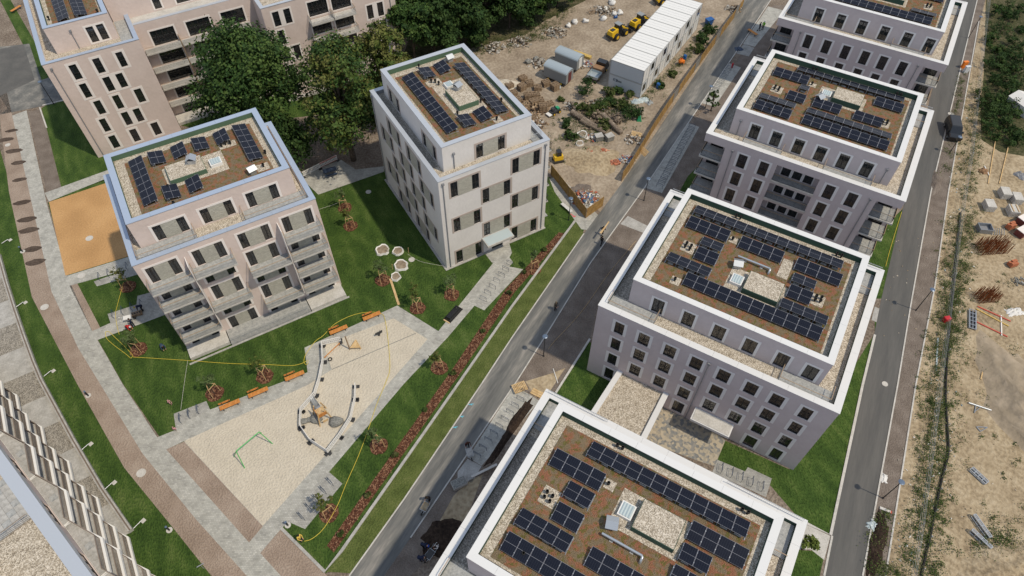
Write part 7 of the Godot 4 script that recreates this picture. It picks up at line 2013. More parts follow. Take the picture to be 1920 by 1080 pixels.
	for q in [[Vector2(-4.69, -109.62), .42, "at the left end of the verge"], [Vector2(6.37, -114.91), .36, "left one of the pair on the verge"], [Vector2(7.15, -114.39), .36, "right one of the pair on the verge"]]:
		o = thing("old_tyre", "pale dusty tyre lying " + q[2], "tyre", v3(q[0], .12), 0, "old tyres on the verge")
		var tp := PackedVector3Array()
		for k in 17: tp.push_back(Vector3(cos(TAU * k / 16) * q[1], 0, sin(TAU * k / 16) * q[1]))
		b = MB.new(); b.tube(tp, .14, .14, 7, false); part("tyre", b.mesh(M.rock), o)
	# barrels, mixer
	for q in [[Vector2(24.58, -99.00), "near the container row's near corner"], [Vector2(30.41, -107.52), "beside the orange mixer"]]:
		o = thing("blue_barrel", "blue barrel " + q[1], "barrel", v3(q[0]), 0, "blue barrels")
		b = MB.new(); b.lathe(Vector3.ZERO, [Vector2(.28, 0), Vector2(.32, .1), Vector2(.32, .45), Vector2(.34, .48), Vector2(.32, .52), Vector2(.32, .85), Vector2(.27, .95), Vector2(0, .95)], 16); part("drum", b.mesh(M.plastic_blue), o)
		b = MB.new(); b.cyl(Vector3(.12, 0, 0), .05, .95, 1.0, 8); part("bung", b.mesh(M.pole_dark), o)
	o = thing("waste_bin", "blue wheeled waste container at the far end of the container row", "waste bin", v3(Vector2(36.67, -119.04)), .5)
	b = MB.new(); b.hexa([Vector3(-.55, .15, .4), Vector3(.55, .15, .4), Vector3(.55, .15, -.4), Vector3(-.55, .15, -.4), Vector3(-.68, 1.2, .5), Vector3(.68, 1.2, .5), Vector3(.68, 1.2, -.5), Vector3(-.68, 1.2, -.5)]); part("body", b.mesh(M.plastic_blue), o)
	b = MB.new(); b.bx(-.72, 1.2, -.54, .72, 1.3, .54); part("lid", b.mesh(M.plastic_blue), o)
	for q in [[-.45, -.3], [.45, -.3], [-.45, .3], [.45, .3]]:
		b = MB.new(); b.cyl(Vector3(q[0], 0, q[1]), .09, 0, .15, 8); part("castor", b.mesh(M.tyre), o)
	o = thing("cement_mixer", "orange cement mixer beside the container row", "cement mixer", v3(Vector2(29.41, -105.86)), .4)
	b = MB.new(); b.lathe(Vector3(0, .7, 0), [Vector2(.1, -.3), Vector2(.42, -.1), Vector2(.45, .25), Vector2(.25, .6), Vector2(.22, .6), Vector2(.3, .2), Vector2(0, 0)], 16); part("drum", b.mesh(M.plastic_orange), o)
	b = MB.new(); b.bar(Vector3(-.5, 0, -.3), Vector3(0, .8, -.45), .06); b.bar(Vector3(.5, 0, -.3), Vector3(0, .8, -.45), .06); b.bar(Vector3(-.5, 0, .3), Vector3(0, .8, .45), .06); b.bar(Vector3(.5, 0, .3), Vector3(0, .8, .45), .06); part("stand", b.mesh(M.pole_dark), o)
	b = MB.new(); b.bx(.4, .3, -.2, .75, .8, .2); part("motor_box", b.mesh(M.plastic_orange), o)
	# tarpaulins and films
	crumple(Vector2(21.15, -95.22), Vector2(3.2, 1.1), .5, M.film_blue, "crumpled grey-blue plastic sheet at the container's near corner", 1)
	crumple(Vector2(22.72, -94.81), Vector2(1.2, .9), .3, M.tin_grey, "pile of grey sheets beside the crumpled plastic", 2)
	crumple(Vector2(14.59, -93.93), Vector2(2.6, .9), .3, M.rack_blue, "dark blue tarpaulin behind the log pile", 3)
	crumple(Vector2(6.90, -92.78), Vector2(1.1, .7), .5, M.paint_black, "black tarpaulin on the quad bike's load", 4)
	crumple(Vector2(7.65, -99.42), Vector2(1.8, .8), .25, M.film_blue, "pale film between pallets and grey wagon", 5)
	crumple(Vector2(40.88, -111.11), Vector2(1.2, 1.4), .25, M.rack_blue, "dark cloth on the paving near the top bench", 6)
	# quad trailer with white rim
	o = thing("garden_tractor", "small black and green vehicle with pale parts in the yard", "vehicle", v3(Vector2(6.69, -91.78)), .7)
	b = MB.new(); b.bx(-.9, .35, -.45, .9, .7, .45); part("body", b.mesh(M.machine_dark), o)
	b = MB.new(); b.bx(.3, .7, -.3, .8, .95, .3); part("hood", b.mesh(M.plastic_green), o)
	b = MB.new(); b.bx(-.7, .7, -.3, -.3, 1.2, .3); part("seat", b.mesh(M.machine_dark), o)
	for q in [[-.6, -.5], [-.6, .5], [.6, -.5], [.6, .5]]: wheel(o, Vector3(q[0], .3, q[1]), .3, .2)
	b = MB.new(); b.bx(-1.6, .3, -.5, -.95, .38, .5); part("platform", b.mesh(M.fabric_white), o)
	# scattered rubble
	var GR := [Color(.42, .40, .36), Color(.30, .28, .25), Color(.22, .16, .11), Color(.5, .48, .45), Color(.16, .13, .1)]
	var RB := [Color(.5, .48, .46), Color(.42, .14, .09), Color(.32, .24, .16), Color(.10, .18, .32), Color(.62, .62, .6)]
	var BR := [Color(.42, .15, .09), Color(.36, .13, .08), Color(.5, .24, .16)]
	var jl := [["rubble on the verge below the wood, left", GR, 2.2, 50], ["rubble on the verge below the wood, middle", GR, 2.2, 50], ["rubble on the verge below the wood, right", GR, 2.2, 60], ["colourful rubbish behind the lower wooden hoarding", RB, 2.0, 110], ["bricks on the pale sand heap, left", BR, .8, 22], ["bricks on the pale sand heap, right", BR, .8, 14], ["brick pile near the roadside hoarding", BR, .7, 40], ["mixed rubbish at the roadside hoarding", RB, 1.1, 60], ["rubbish around the wagons' far end", RB, 1.4, 50], ["broken timber round the pallet heap", [Color(.3, .21, .14), Color(.22, .15, .1), Color(.4, .3, .2)], 3.2, 90], ["rubble left of the logs", GR, 1.5, 50], ["rubbish before the concrete boxes", RB, 1.2, 24], ["rubble at the upper verge", GR, 2.4, 60], ["grey rubble and film along the pallet heap's far side", GR, 2.0, 60], ["timber offcuts between pallets and quad", [Color(.36, .27, .18), Color(.5, .48, .45), Color(.2, .14, .1)], 1.6, 50], ["branches and debris around the log pile", [Color(.22, .18, .13), Color(.3, .25, .19), Color(.14, .11, .08)], 3.4, 150], ["debris between logs and tarpaulin", GR, 2.2, 70], ["debris along the hoarding's yard side", GR, 1.6, 40], ["rubbish beside the far end of the hoarding", GR, 1.6, 50]]
	var jp := pv([-3.94, -110.48, 0.92, -112.32, 7.39, -115.65, 10.57, -71.86, 12.06, -81.93, 13.92, -82.21, 15.55, -79.76, 17.50, -80.41, 12.11, -105.49, 2.29, -92.69, 9.59, -93.54, 12.47, -85.65, 16.92, -123.33, 4.25, -105.65, 4.01, -88.97, 13.62, -90.11, 13.86, -93.63, 19.23, -85.26, 42.52, -124.70])
	for i in jp.size(): junk(jp[i], jl[i][2] * 1.15, int(jl[i][3] * 1.9), jl[i][1], jl[i][0], 800 + i)
	# heaps of sand
	heap(Vector2(12.29, -80.32), Vector2(4.6, 3.4), .55, M.sandy_soil, "broad heap of pale sand and mortar in the yard's near half", 3)
	heap(Vector2(-1.80, -99.22), Vector2(2.8, 1.8), .9, M.play_sand, "pale sand heap beside the pallets at the white block's corner", 4)
	heap(Vector2(10.13, -73.76), Vector2(1.6, 1.2), .25, M.plum_gravel, "dark soil heap behind the lower wooden hoarding", 5)
	heap(Vector2(34.00, -126.87), Vector2(3.0, 3.0), 1.4, M.yard_dirt, "brown earth heap beyond the container row", 6)
	# hoardings
	hoarding(pv([5.69, -76.94, 10.42, -67.84, 13.05, -70.36]), 1.9, "brown wooden hoarding round the yard's lower corner, next to the white block", [M.hoarding])
	hoarding(pv([16.24, -75.60, 17.49, -77.74, 19.53, -81.69, 22.48, -87.57]), 1.9, "ochre wooden hoarding along the road, lower stretch", [M.hoarding])
	hoarding(pv([22.48, -87.57, 25.32, -92.86, 30.16, -101.42, 44.54, -125.92]), 1.9, "long ochre wooden hoarding along the road beside the containers", [M.hoarding, M.hoarding, M.hoarding, M.wire_panel])
	# small things
	o = thing("slatted_seat", "pale slatted bench on the pavement beside the wooden hoarding", "bench", v3(Vector2(7.74, -69.51)), -.9)
	for k in 4:
		b = MB.new(); b.bx(-1.1, .42, -.22 + k * .12, 1.1, .46, -.22 + k * .12 + .09); part("seat_slat", b.mesh(M.fabric_white), o)
	for x in [-.8, .8]:
		b = MB.new(); b.bx(x - .04, 0, -.2, x + .04, .42, .2); part("leg", b.mesh(M.pole_dark), o)
	o = thing("mini_digger", "yellow machine half hidden behind the white block's balconies", "machine", v3(Vector2(6.84, -79.97)), .3)
	b = MB.new(); b.bx(-.7, .45, -.45, .7, 1.2, .45); part("body", b.mesh(M.machine_yellow), o)
	b = MB.new(); b.bx(-.8, 0, -.6, .8, .42, -.3); b.bx(-.8, 0, .3, .8, .42, .6); part("track", b.mesh(M.machine_dark), o)
	b = MB.new(); b.bx(-.3, 1.2, -.4, .4, 2.0, .4); part("cab", b.mesh(M.paint_black), o)
	o = thing("hydrant", "small red hydrant standing on the upper bicycle parking", "hydrant", v3(Vector2(38.49, -105.24)))
	b = MB.new(); b.cyl(Vector3.ZERO, .13, 0, .8, 10); b.lathe(Vector3(0, .8, 0), [Vector2(.16, 0), Vector2(.12, .12), Vector2(0, .16)], 10); part("body", b.mesh(M.plastic_red), o)
	b = MB.new(); b.bx(-.24, .5, -.05, .24, .6, .05); part("outlet", b.mesh(M.plastic_red), o)
	o = thing("portable_lamp", "green wrapped post in the sand near the root stump", "post", v3(Vector2(20.43, -90.10)))
	b = MB.new(); b.cyl(Vector3.ZERO, .03, 0, 2.6, 6); part("post", b.mesh(M.zinc), o)
	b = MB.new(); b.hexa([Vector3(-.4, 0, .35), Vector3(.4, 0, .35), Vector3(.4, 0, -.35), Vector3(-.4, 0, -.35), Vector3(-.2, .9, .15), Vector3(.2, .9, .15), Vector3(.2, .9, -.15), Vector3(-.2, .9, -.15)]); part("cover", b.mesh(M.plastic_green), o)

func pallet_new() -> ArrayMesh:
	if not cache.has("palnew"):
		var b := MB.new()
		for k in 3: b.bx(-.8, 0, -.6 + k * .55, .8, .11, -.6 + k * .55 + .1)
		for k in 9: b.bx(-.8 + k * .186, .11, -.6, -.8 + k * .186 + .12, .14, .6)
		cache["palnew"] = b.mesh(M.timber_new)
	return cache["palnew"]

func crumple(at: Vector2, size: Vector2, h: float, mat: Material, label: String, sd: int) -> void:
	var f := FastNoiseLite.new(); f.seed = sd; f.frequency = .9
	var o := thing("crumpled_sheet", label, "sheet", v3(at), .3 * sd, "crumpled sheets")
	var b := MB.new()
	var n := 12
	var P := func(i: int, j: int) -> Vector3:
		var x := (float(i) / n - .5) * size.x; var z := (float(j) / n - .5) * size.y
		var e := 1.0 - pow(maxf(absf(float(i) / n - .5), absf(float(j) / n - .5)) * 2.0, 3.0)
		var w := f.get_noise_2d(x * 2.0 + 9, z * 2.0)
		return Vector3(x + w * .3, .03 + e * h * (.45 + absf(f.get_noise_2d(x * 2.4, z * 2.4)) * 1.6), z + f.get_noise_2d(z * 2, x * 2 + 30) * .3)
	for i in n:
		for j in n:
			b.quad(P.call(i, j + 1), P.call(i + 1, j + 1), P.call(i + 1, j), P.call(i, j))
	b.smooth()
	part("sheet", b.mesh(mat), o)

func heap(at: Vector2, size: Vector2, h: float, mat: Material, label: String, sd: int, turn := 0.0) -> void:
	var f := FastNoiseLite.new(); f.seed = sd; f.frequency = .35
	var b := MB.new()
	var nr := 12; var ns := 36
	var P := func(i: int, k: int) -> Vector3:
		var t := float(i) / nr; var a := TAU * k / ns
		var edge := 1.0 + f.get_noise_2d(cos(a) * 3.0, sin(a) * 3.0) * .45
		var x := cos(a) * size.x * t * edge; var z := -sin(a) * size.y * t * edge
		return Vector3(x, h * pow(1.0 - t * t, 1.3) * (1.0 + f.get_noise_2d(x * 2.2, z * 2.2) * .5) - .012 * t, z)
	for i in nr:
		for k in ns:
			if i > 0: b.tri(P.call(i, k), P.call(i + 1, k), P.call(i, k + 1))
			b.tri(P.call(i, k + 1), P.call(i + 1, k), P.call(i + 1, k + 1))
	b.smooth()
	solo("heap", b.mesh(mat), label, "heap", v3(at, .012), turn, "heaps of sand and earth")

# ---- building site on the right
func build_site() -> void:
	var b := MB.new()
	var o: Node3D
	# black van parked on the soil strip
	van(Vector2(70.57, -87.82), 1.33 + PI)
	# stacks of concrete slabs
	var st := [[Vector2(69.25, -70.89), "leftmost"], [Vector2(72.66, -73.50), "farthest"], [Vector2(73.91, -72.41), "right rear"], [Vector2(72.22, -69.86), "nearest, with timber strips on top"]]
	for i in st.size():
		o = thing("slab_stack", "stack of pale concrete slabs, %s of the four" % st[i][1], "concrete slabs", v3(st[i][0]), -.12, "stacks of concrete slabs")
		for k in 5:
			b = MB.new(); b.bx(-.62, .06 + k * .2, -.85, .62, .06 + k * .2 + .17, .85); part("slab", b.mesh(M.slab_light), o, Transform3D(Basis(Vector3.UP, .02 * sin(k * 2.0 + i)), Vector3(.02 * sin(k * 3.0), 0, 0)))
		b = MB.new(); b.bx(-.5, 0, -.7, -.4, .06, .7); b.bx(.4, 0, -.7, .5, .06, .7); part("bearer", b.mesh(M.timber_old), o)
		if i == 3:
			for x in [-.35, .35]:
				b = MB.new(); b.bx(x - .05, 1.06, -.75, x + .05, 1.12, .75); part("timber_strip", b.mesh(M.timber_new), o)
	# bricks on pallets
	brick_stack(Vector2(70.66, -66.87), 5, .4, "pallet of orange bricks beside the concrete slab stacks")
	brick_stack(Vector2(67.85, -59.89), 4, .3, "lone pallet of orange bricks in the sand")
	for q in [[Vector2(72.90, -67.96), "far"], [Vector2(71.71, -65.66), "near"]]:
		o = thing("formwork_box", "%s of the two dark red formwork boxes at the right edge" % q[1], "crate", v3(q[0]), .5, "dark red boxes at the right edge")
		b = MB.new(); b.bx(-.8, 0, -.6, .8, 1.0, .6); part("box", b.mesh(M.plastic_dkred), o)
		b = MB.new(); b.bx(-.85, 1.0, -.65, .85, 1.08, .65); part("lid", b.mesh(M.band_pinkwhite), o)
	# rusty starter bars standing upright
	rebar(Vector2(66.25, -62.76), Vector2(2.0, .9), 26, 1.9, "large cluster of rusty upright reinforcing bars")
	rebar(Vector2(61.81, -54.15), Vector2(1.3, .7), 18, 1.7, "small cluster of rusty upright reinforcing bars")
	# steel boxes and scaffold parts beside the large cluster
	o = thing("steel_crate", "open grey steel crate next to the large rusty bar cluster", "crate", v3(Vector2(66.74, -66.39)), -.1)
	b = MB.new()
	for q in [[-.9, -.7, .9, -.62], [-.9, .62, .9, .7], [-.9, -.62, -.82, .62], [.82, -.62, .9, .62]]: b.bx(q[0], 0, q[1], q[2], .8, q[3])
	part("frame", b.mesh(M.steel_blue), o)
	b = MB.new(); b.bx(-.8, .05, -.6, .8, .3, .6); part("load", b.mesh(M.pipe_grey), o)
	for k in 6:
		o = thing("scaffold_tube", "short grey scaffold tube leaning behind the large rusty bar cluster, %s from left" % ORD[k], "tube", v3(Vector2(68.38, -65.80)) + Vector3(k * .35 - .8, 0, 0), 0, "scaffold tubes by the rusty bars")
		b = MB.new(); b.tube(PackedVector3Array([Vector3(0, .05, .3), Vector3(.15 - k * .05, .7, -.4)]), .05, .05, 6); part("tube", b.mesh(M.steel_blue), o)
	# lattice girders lying and leaning
	girder(Vector2(50.29, -30.55), Vector2(51.29, -28.94), .55, .3, "long steel lattice girder lying flat on the sand")
	girder(Vector2(48.34, -25.38), Vector2(49.04, -23.08), .3, .55, "upper of the two steel girders standing on edge")
	girder(Vector2(47.48, -23.82), Vector2(48.69, -22.01), .3, .55, "lower of the two steel girders standing on edge")
	girder(Vector2(59.30, -52.12), Vector2(58.10, -49.19), .75, .25, "short steel grating frame beside the red and yellow rails")
	# rails
	var rl := [[Vector2(60.28, -52.82), Vector2(63.53, -50.50), M.red_paint, "upper red rail lying on the sand"], [Vector2(59.96, -52.39), Vector2(62.93, -49.75), M.timber_yellow, "yellow rail between the two red ones"], [Vector2(59.12, -50.35), Vector2(62.07, -48.11), M.red_paint, "lower red rail lying on the sand"], [Vector2(62.71, -51.41), Vector2(61.40, -48.26), M.band_pinkwhite, "pale crossbar over the red and yellow rails"], [Vector2(56.13, -41.89), Vector2(57.49, -44.07), M.timber_new, "short pale batten below the rails"], [Vector2(71.50, -76.00), Vector2(77.09, -86.35), M.timber_new, "left of two long battens in the sand at the top right"], [Vector2(73.20, -76.03), Vector2(78.40, -84.69), M.timber_new, "right of two long battens in the sand at the top right"], [Vector2(72.60, -79.95), Vector2(72.42, -77.78), M.fabric_white, "short white board by the long battens"], [Vector2(70.66, -72.91), Vector2(70.53, -71.13), M.timber_new, "upper short timber by the leftmost slab stack"], [Vector2(69.10, -70.35), Vector2(70.98, -71.47), M.timber_old, "lower short timber by the leftmost slab stack"]]
	for r in rl:
		var m: Vector2 = (r[0] + r[1]) / 2
		o = thing("rail_bar", r[3], "bar", v3(m), 0, "bars and battens on the sand")
		b = MB.new(); b.bar(v3(r[0] - m, .09), v3(r[1] - m, .09), .13, .1); part("bar", b.mesh(r[2]), o)
	# prop with tripod head, small bracket
	o = thing("steel_prop", "long grey steel prop with a bracket lying on the sand", "prop", v3(Vector2(54.88, -38.16)))
	var m2 := Vector2(54.88, -38.16)
	b = MB.new(); b.tube(PackedVector3Array([v3(Vector2(53.36, -38.70) - m2, .12), v3(Vector2(56.36, -37.43) - m2, .12)]), .11, .11, 8); part("tube", b.mesh(M.steel), o)
	b = MB.new(); b.bar(v3(Vector2(54.13, -38.43) - m2, .1), v3(Vector2(53.51, -37.39) - m2, .1), .08); b.bar(v3(Vector2(54.57, -38.16) - m2, .1), v3(Vector2(53.66, -37.60) - m2, .1), .06); part("bracket", b.mesh(M.steel_blue), o)
	o = thing("steel_bracket", "small triangular steel bracket lying on the sand", "bracket", v3(Vector2(53.58, -35.50)), .2)
	b = MB.new(); b.bar(Vector3(-.5, .06, -.25), Vector3(.7, .06, .05), .1); b.bar(Vector3(-.5, .06, -.25), Vector3(-.4, .06, .35), .1); b.bar(Vector3(-.4, .06, .35), Vector3(.7, .06, .05), .07); part("bracket", b.mesh(M.steel_blue), o)
	o = thing("timber_tangle", "tangle of grey steel clamps in the sand at the right edge", "clamps", v3(Vector2(67.67, -56.92)))
	var rr := RandomNumberGenerator.new(); rr.seed = 8
	for k in 9:
		b = MB.new(); b.bar(Vector3(rr.randf_range(-.9, .9), .1, rr.randf_range(-.7, .7)), Vector3(rr.randf_range(-.9, .9), .5, rr.randf_range(-.7, .7)), .12); part("clamp", b.mesh(M.steel if k % 2 else M.rock), o)
	crumple(Vector2(64.76, -52.04), Vector2(2.2, 1.2), .3, M.fabric_white, "crumpled white sheet in the sand at the right edge", 11)
	crumple(Vector2(77.33, -77.87), Vector2(1.6, 1.8), .4, M.pipe_grey, "dark wrapped pile at the right edge near the top", 12)
	crumple(Vector2(37.57, -24.30), Vector2(1.2, .8), .2, M.film_blue, "crumpled pale sheet at the right-hand road's lower kerb", 13)
	crumple(Vector2(40.47, -29.40), Vector2(1.1, .7), .12, M.fabric_white, "white torn cloth on the soil strip above the lower lamp", 14)
	crumple(Vector2(71.92, -78.73), Vector2(1.1, 1.3), .45, M.bench_brown, "brown scrap heap left of the long battens", 15)
	o = thing("kerb_stone", "pale kerb stone with a red end lying on the soil strip", "kerb stone", v3(Vector2(39.48, -25.89), .02), -.45)
	b = MB.new(); b.bx(-.6, 0, -.14, .45, .14, .14); part("stone", b.mesh(M.slab_light), o)
	b = MB.new(); b.bx(.45, .01, -.13, .6, .13, .13); part("red_end", b.mesh(M.red_paint), o)
	o = thing("red_crate", "red plastic crate beside the black silt fence", "crate", v3(Vector2(55.22, -50.46)), .2)
	b = MB.new(); b.bx(-.35, 0, -.25, .35, .75, .25); part("crate", b.mesh(M.plastic_red), o)
	b = MB.new(); b.bx(-.37, .68, -.27, .37, .76, .27); part("rim", b.mesh(M.plastic_red), o)
	o = thing("grey_plank", "bright blue-grey plank beside the black silt fence", "plank", v3(Vector2(52.37, -45.60)), 0)
	var m3 := Vector2(52.37, -45.60)
	b = MB.new(); b.bar(v3(Vector2(53.27, -47.82) - m3, .05), v3(Vector2(51.28, -43.07) - m3, .05), .18, .06); part("plank", b.mesh(M.film_blue), o)
	for q in [[Vector2(79.81, -106.10), M.plastic_orange, "orange"], [Vector2(79.60, -104.65), M.container_side, "pale grey"]]:
		o = thing("cable_box", "%s cable cabinet on the soil strip near the top" % q[2], "cabinet", v3(q[0]), .2, "cable cabinets on the soil strip")
		b = MB.new(); b.bx(-.4, 0, -.22, .4, 1.2, .22); part("cabinet", b.mesh(q[1]), o)
		b = MB.new(); b.bx(-.44, 1.2, -.26, .44, 1.27, .26); part("lid", b.mesh(q[1]), o)
	# white camper or shelter in the thicket at the right edge
	o = thing("garden_shelter", "white tent-like shelter in the thicket at the right edge", "tent", v3(Vector2(84.90, -94.31)), .4)
	b = MB.new(); b.bx(-1.6, 0, -2.2, 1.6, 1.6, 2.2); part("wall", b.mesh(M.fabric_white), o)
	b = MB.new(); b.quad(Vector3(-1.7, 1.6, 2.3), Vector3(0, 2.3, 2.3), Vector3(0, 2.3, -2.3), Vector3(-1.7, 1.6, -2.3)); b.quad(Vector3(0, 2.3, 2.3), Vector3(1.7, 1.6, 2.3), Vector3(1.7, 1.6, -2.3), Vector3(0, 2.3, -2.3)); b.tri(Vector3(-1.6, 1.6, 2.2), Vector3(1.6, 1.6, 2.2), Vector3(0, 2.28, 2.2)); part("roof", b.mesh(M.fabric_white), o)
	# black silt fence: bulging film hung between posts
	var fl := pv([95.21, -133.65, 80.49, -102.45, 70.46, -81.38, 64.82, -69.73, 59.16, -57.70, 53.68, -45.77, 51.11, -39.79, 49.70, -35.65, 48.55, -32.40, 47.18, -30.21, 45.92, -28.10, 44.59, -25.78, 43.00, -23.01, 41.09, -19.85, 40.04, -17.84])
	o = thing("silt_fence", "low black plastic fence winding along the sandy site", "fence", Vector3.ZERO)
	var low := PackedVector2Array()
	for i in range(3, fl.size()): low.push_back(fl[i])
	var c := Curve3D.new()
	for i in low.size():
		var t := (low[mini(i + 1, low.size() - 1)] - low[maxi(i - 1, 0)]) / 6.0
		c.add_point(v3(low[i], .13), v3(-t), v3(t))
	c.bake_interval = .5
	b = MB.new()
	var bp := c.get_baked_points()
	b.tube(bp, .13, .13, 8)
	part("film_roll", b.mesh(M.rubber_black), o)
	for i in low.size():
		b = MB.new(); b.cyl(v3(low[i]), .05, 0, .75, 6); part("post", b.mesh(M.zinc), o)
	# wire mesh fence beside it
	var wf := pv([96.64, -133.68, 81.43, -102.47, 71.30, -81.40, 65.29, -69.74, 59.30, -57.70, 54.29, -47.36, 49.82, -38.37, 45.95, -30.50, 42.74, -24.09, 39.52, -17.83])
	o = thing("wire_fence", "thin wire fence on posts left of the black silt fence", "fence", Vector3.ZERO)
	for i in wf.size():
		b = MB.new(); b.cyl(v3(wf[i] + Vector2(-.5, 0)), .035, 0, 1.5, 6); part("post", b.mesh(M.zinc), o)
		if i < wf.size() - 1:
			b = MB.new()
			for y in [.3, .75, 1.15, 1.45]: b.tube(PackedVector3Array([v3(wf[i] + Vector2(-.5, 0), y), v3(wf[i].lerp(wf[i + 1], .5) + Vector2(-.5, 0), y - .06), v3(wf[i + 1] + Vector2(-.5, 0), y)]), .014, .014, 4)
			part("wire", b.mesh(M.zinc), o)
	# mound of dug sand at the right edge
	heap(Vector2(61.50, -35.81), Vector2(5.4, 11.5), 2.6, M.dune, "large smooth mound of dug sand at the right edge", 21)
	heap(Vector2(50.15, -19.70), Vector2(5.5, 3.0), .9, M.sandy_soil, "low weedy sand mound at the bottom right corner", 22)
	heap(Vector2(64.03, -76.45), Vector2(.8, 3.2), .35, M.plum_gravel, "dark soil ridge on the strip below the black van", 23, -.465)
	heap(Vector2(37.51, -22.40), Vector2(.8, 4.0), .4, M.trench, "dark soil ridge on the strip at the bottom right", 24, -.465)
	heap(Vector2(-6.31, -22.41), Vector2(2.6, 2.2), .3, M.trench, "dark dug soil where the workers stand at the bottom", 25)
	heap(Vector2(0.08, -34.65), Vector2(.55, 4.2), .3, M.trench, "dark ridge of dug soil beside the nearest lilac block's stands", 26, -.517)
	# litter scattered along the fence strip and in the sand
	b = MB.new()
	rr.seed = 19
	var ln := pv([80.50, -100.90, 65.70, -71.93, 53.89, -47.35, 46.42, -31.74, 40.04, -20.35])
	for i in 260:
		var q := rr.randf() * 4.0
		var k := mini(int(q), 3)
		var p := ln[k].lerp(ln[k + 1], q - k) + Vector2(rr.randfn() * 1.4, 0)
		b.col = [Color(.6, .6, .58), Color(.45, .42, .36), Color(.2, .18, .15), Color(.3, .38, .42), Color(.66, .64, .6)][rr.randi() % 5]
		b.box(Vector3(p.x, .05, p.y), Vector3(rr.randf_range(.06, .32), .04, rr.randf_range(.05, .2)), Basis(Vector3(rr.randf(), 1, rr.randf()).normalized(), rr.randf() * 6.0))
	for i in 420:
		var p2 := Vector2(rr.randf_range(46, 76), rr.randf_range(-70, -8))
		b.col = [Color(.24, .19, .13), Color(.34, .28, .2), Color(.16, .13, .1), Color(.5, .45, .38)][rr.randi() % 4]
		b.box(Vector3(p2.x, .03, p2.y), Vector3(rr.randf_range(.05, .2), .05, rr.randf_range(.05, .16)), Basis(Vector3(rr.randf(), 1, rr.randf()).normalized(), rr.randf() * 6.0))
	var lt := solo("litter", b.mesh(M.mixed), "small stones and litter strewn along the fence and sand", "litter")
	lt.set_meta("kind", "stuff")

func van(at: Vector2, turn: float) -> void:
	var o := thing("black_van", "black van parked on the soil strip of the right-hand road", "van", v3(at), turn)
	var b := MB.new()
	# local x is forward
	var low := [Vector3(-2.35, .35, .92), Vector3(2.35, .35, .92), Vector3(2.35, .35, -.92), Vector3(-2.35, .35, -.92), Vector3(-2.4, 1.05, .95), Vector3(2.45, .98, .95), Vector3(2.45, .98, -.95), Vector3(-2.4, 1.05, -.95)]
	b.hexa(low)
	b.hexa([Vector3(-2.4, 1.052, .95), Vector3(1.5, 1.052, .95), Vector3(1.5, 1.052, -.95), Vector3(-2.4, 1.052, -.95), Vector3(-2.3, 1.9, .78), Vector3(.7, 1.9, .78), Vector3(.7, 1.9, -.78), Vector3(-2.3, 1.9, -.78)])
	b.hexa([Vector3(1.5, .99, .93), Vector3(2.4, .99, .9), Vector3(2.4, .99, -.9), Vector3(1.5, .99, -.93), Vector3(1.5, 1.12, .85), Vector3(2.25, 1.04, .82), Vector3(2.25, 1.04, -.82), Vector3(1.5, 1.12, -.85)])
	part("body", b.mesh(M.paint_black), o)
	b = MB.new(); b.bx(-2.1, 1.9, -.7, .55, 1.925, .7); part("roof_panel", b.mesh(M.van_roof), o)
	b = MB.new()
	b.quad(Vector3(.73, 1.86, .72), Vector3(1.49, 1.1, .86), Vector3(1.49, 1.1, -.86), Vector3(.73, 1.86, -.72)); part("windscreen", b.mesh(M.van_glass), o, Transform3D(Basis(), Vector3(.012, .012, 0)))
	b = MB.new(); b.quad(Vector3(-2.42, 1.15, -.8), Vector3(-2.42, 1.15, .8), Vector3(-2.34, 1.8, .7), Vector3(-2.34, 1.8, -.7)); part("rear_window", b.mesh(M.van_glass), o)
	for s in [1, -1]:
		b = MB.new()
		b.quad(Vector3(-2.1, 1.15, .945 * s), Vector3(1.2, 1.15, .945 * s), Vector3(.65, 1.8, .812 * s), Vector3(-2.1, 1.8, .812 * s)); part("side_window", b.mesh(M.van_glass), o)
		b = MB.new(); b.bx(1.0, 1.05, s * .96, 1.2, 1.3, s * 1.18); part("mirror", b.mesh(M.paint_black), o)
		b = MB.new(); b.bx(-2.43, .7, s * .7, -2.38, 1.1, s * .9); part("tail_light", b.mesh(M.plastic_red), o)
		for x in [-1.5, 1.55]:
			b = MB.new(); b.tube(PackedVector3Array([Vector3(x, .34, s * .74), Vector3(x, .34, s * .97)]), .34, .34, 16); var w := part("wheel", b.mesh(M.tyre), o)
			b = MB.new(); b.tube(PackedVector3Array([Vector3(x, .34, s * .9), Vector3(x, .34, s * .98)]), .2, .2, 10); part("rim", b.mesh(M.steel), w)

func brick_stack(at: Vector2, rows: int, turn: float, label: String) -> void:
	var o := thing("brick_pallet", label, "bricks", v3(at), turn, "pallets of orange bricks")
	part("pallet", pallet_mesh(1.2, .8, 1), o)
	for y in rows:
		for x in 3:
			for z in 2:
				if y == rows - 1 and (x + z) % 3 == 0: continue
				var b := MB.new(); b.bx(-.57 + x * .385, .15 + y * .17, -.38 + z * .39, -.57 + x * .385 + .37, .15 + y * .17 + .16, -.38 + z * .39 + .37)
				part("brick_pack", b.mesh(M.brick_red), o)

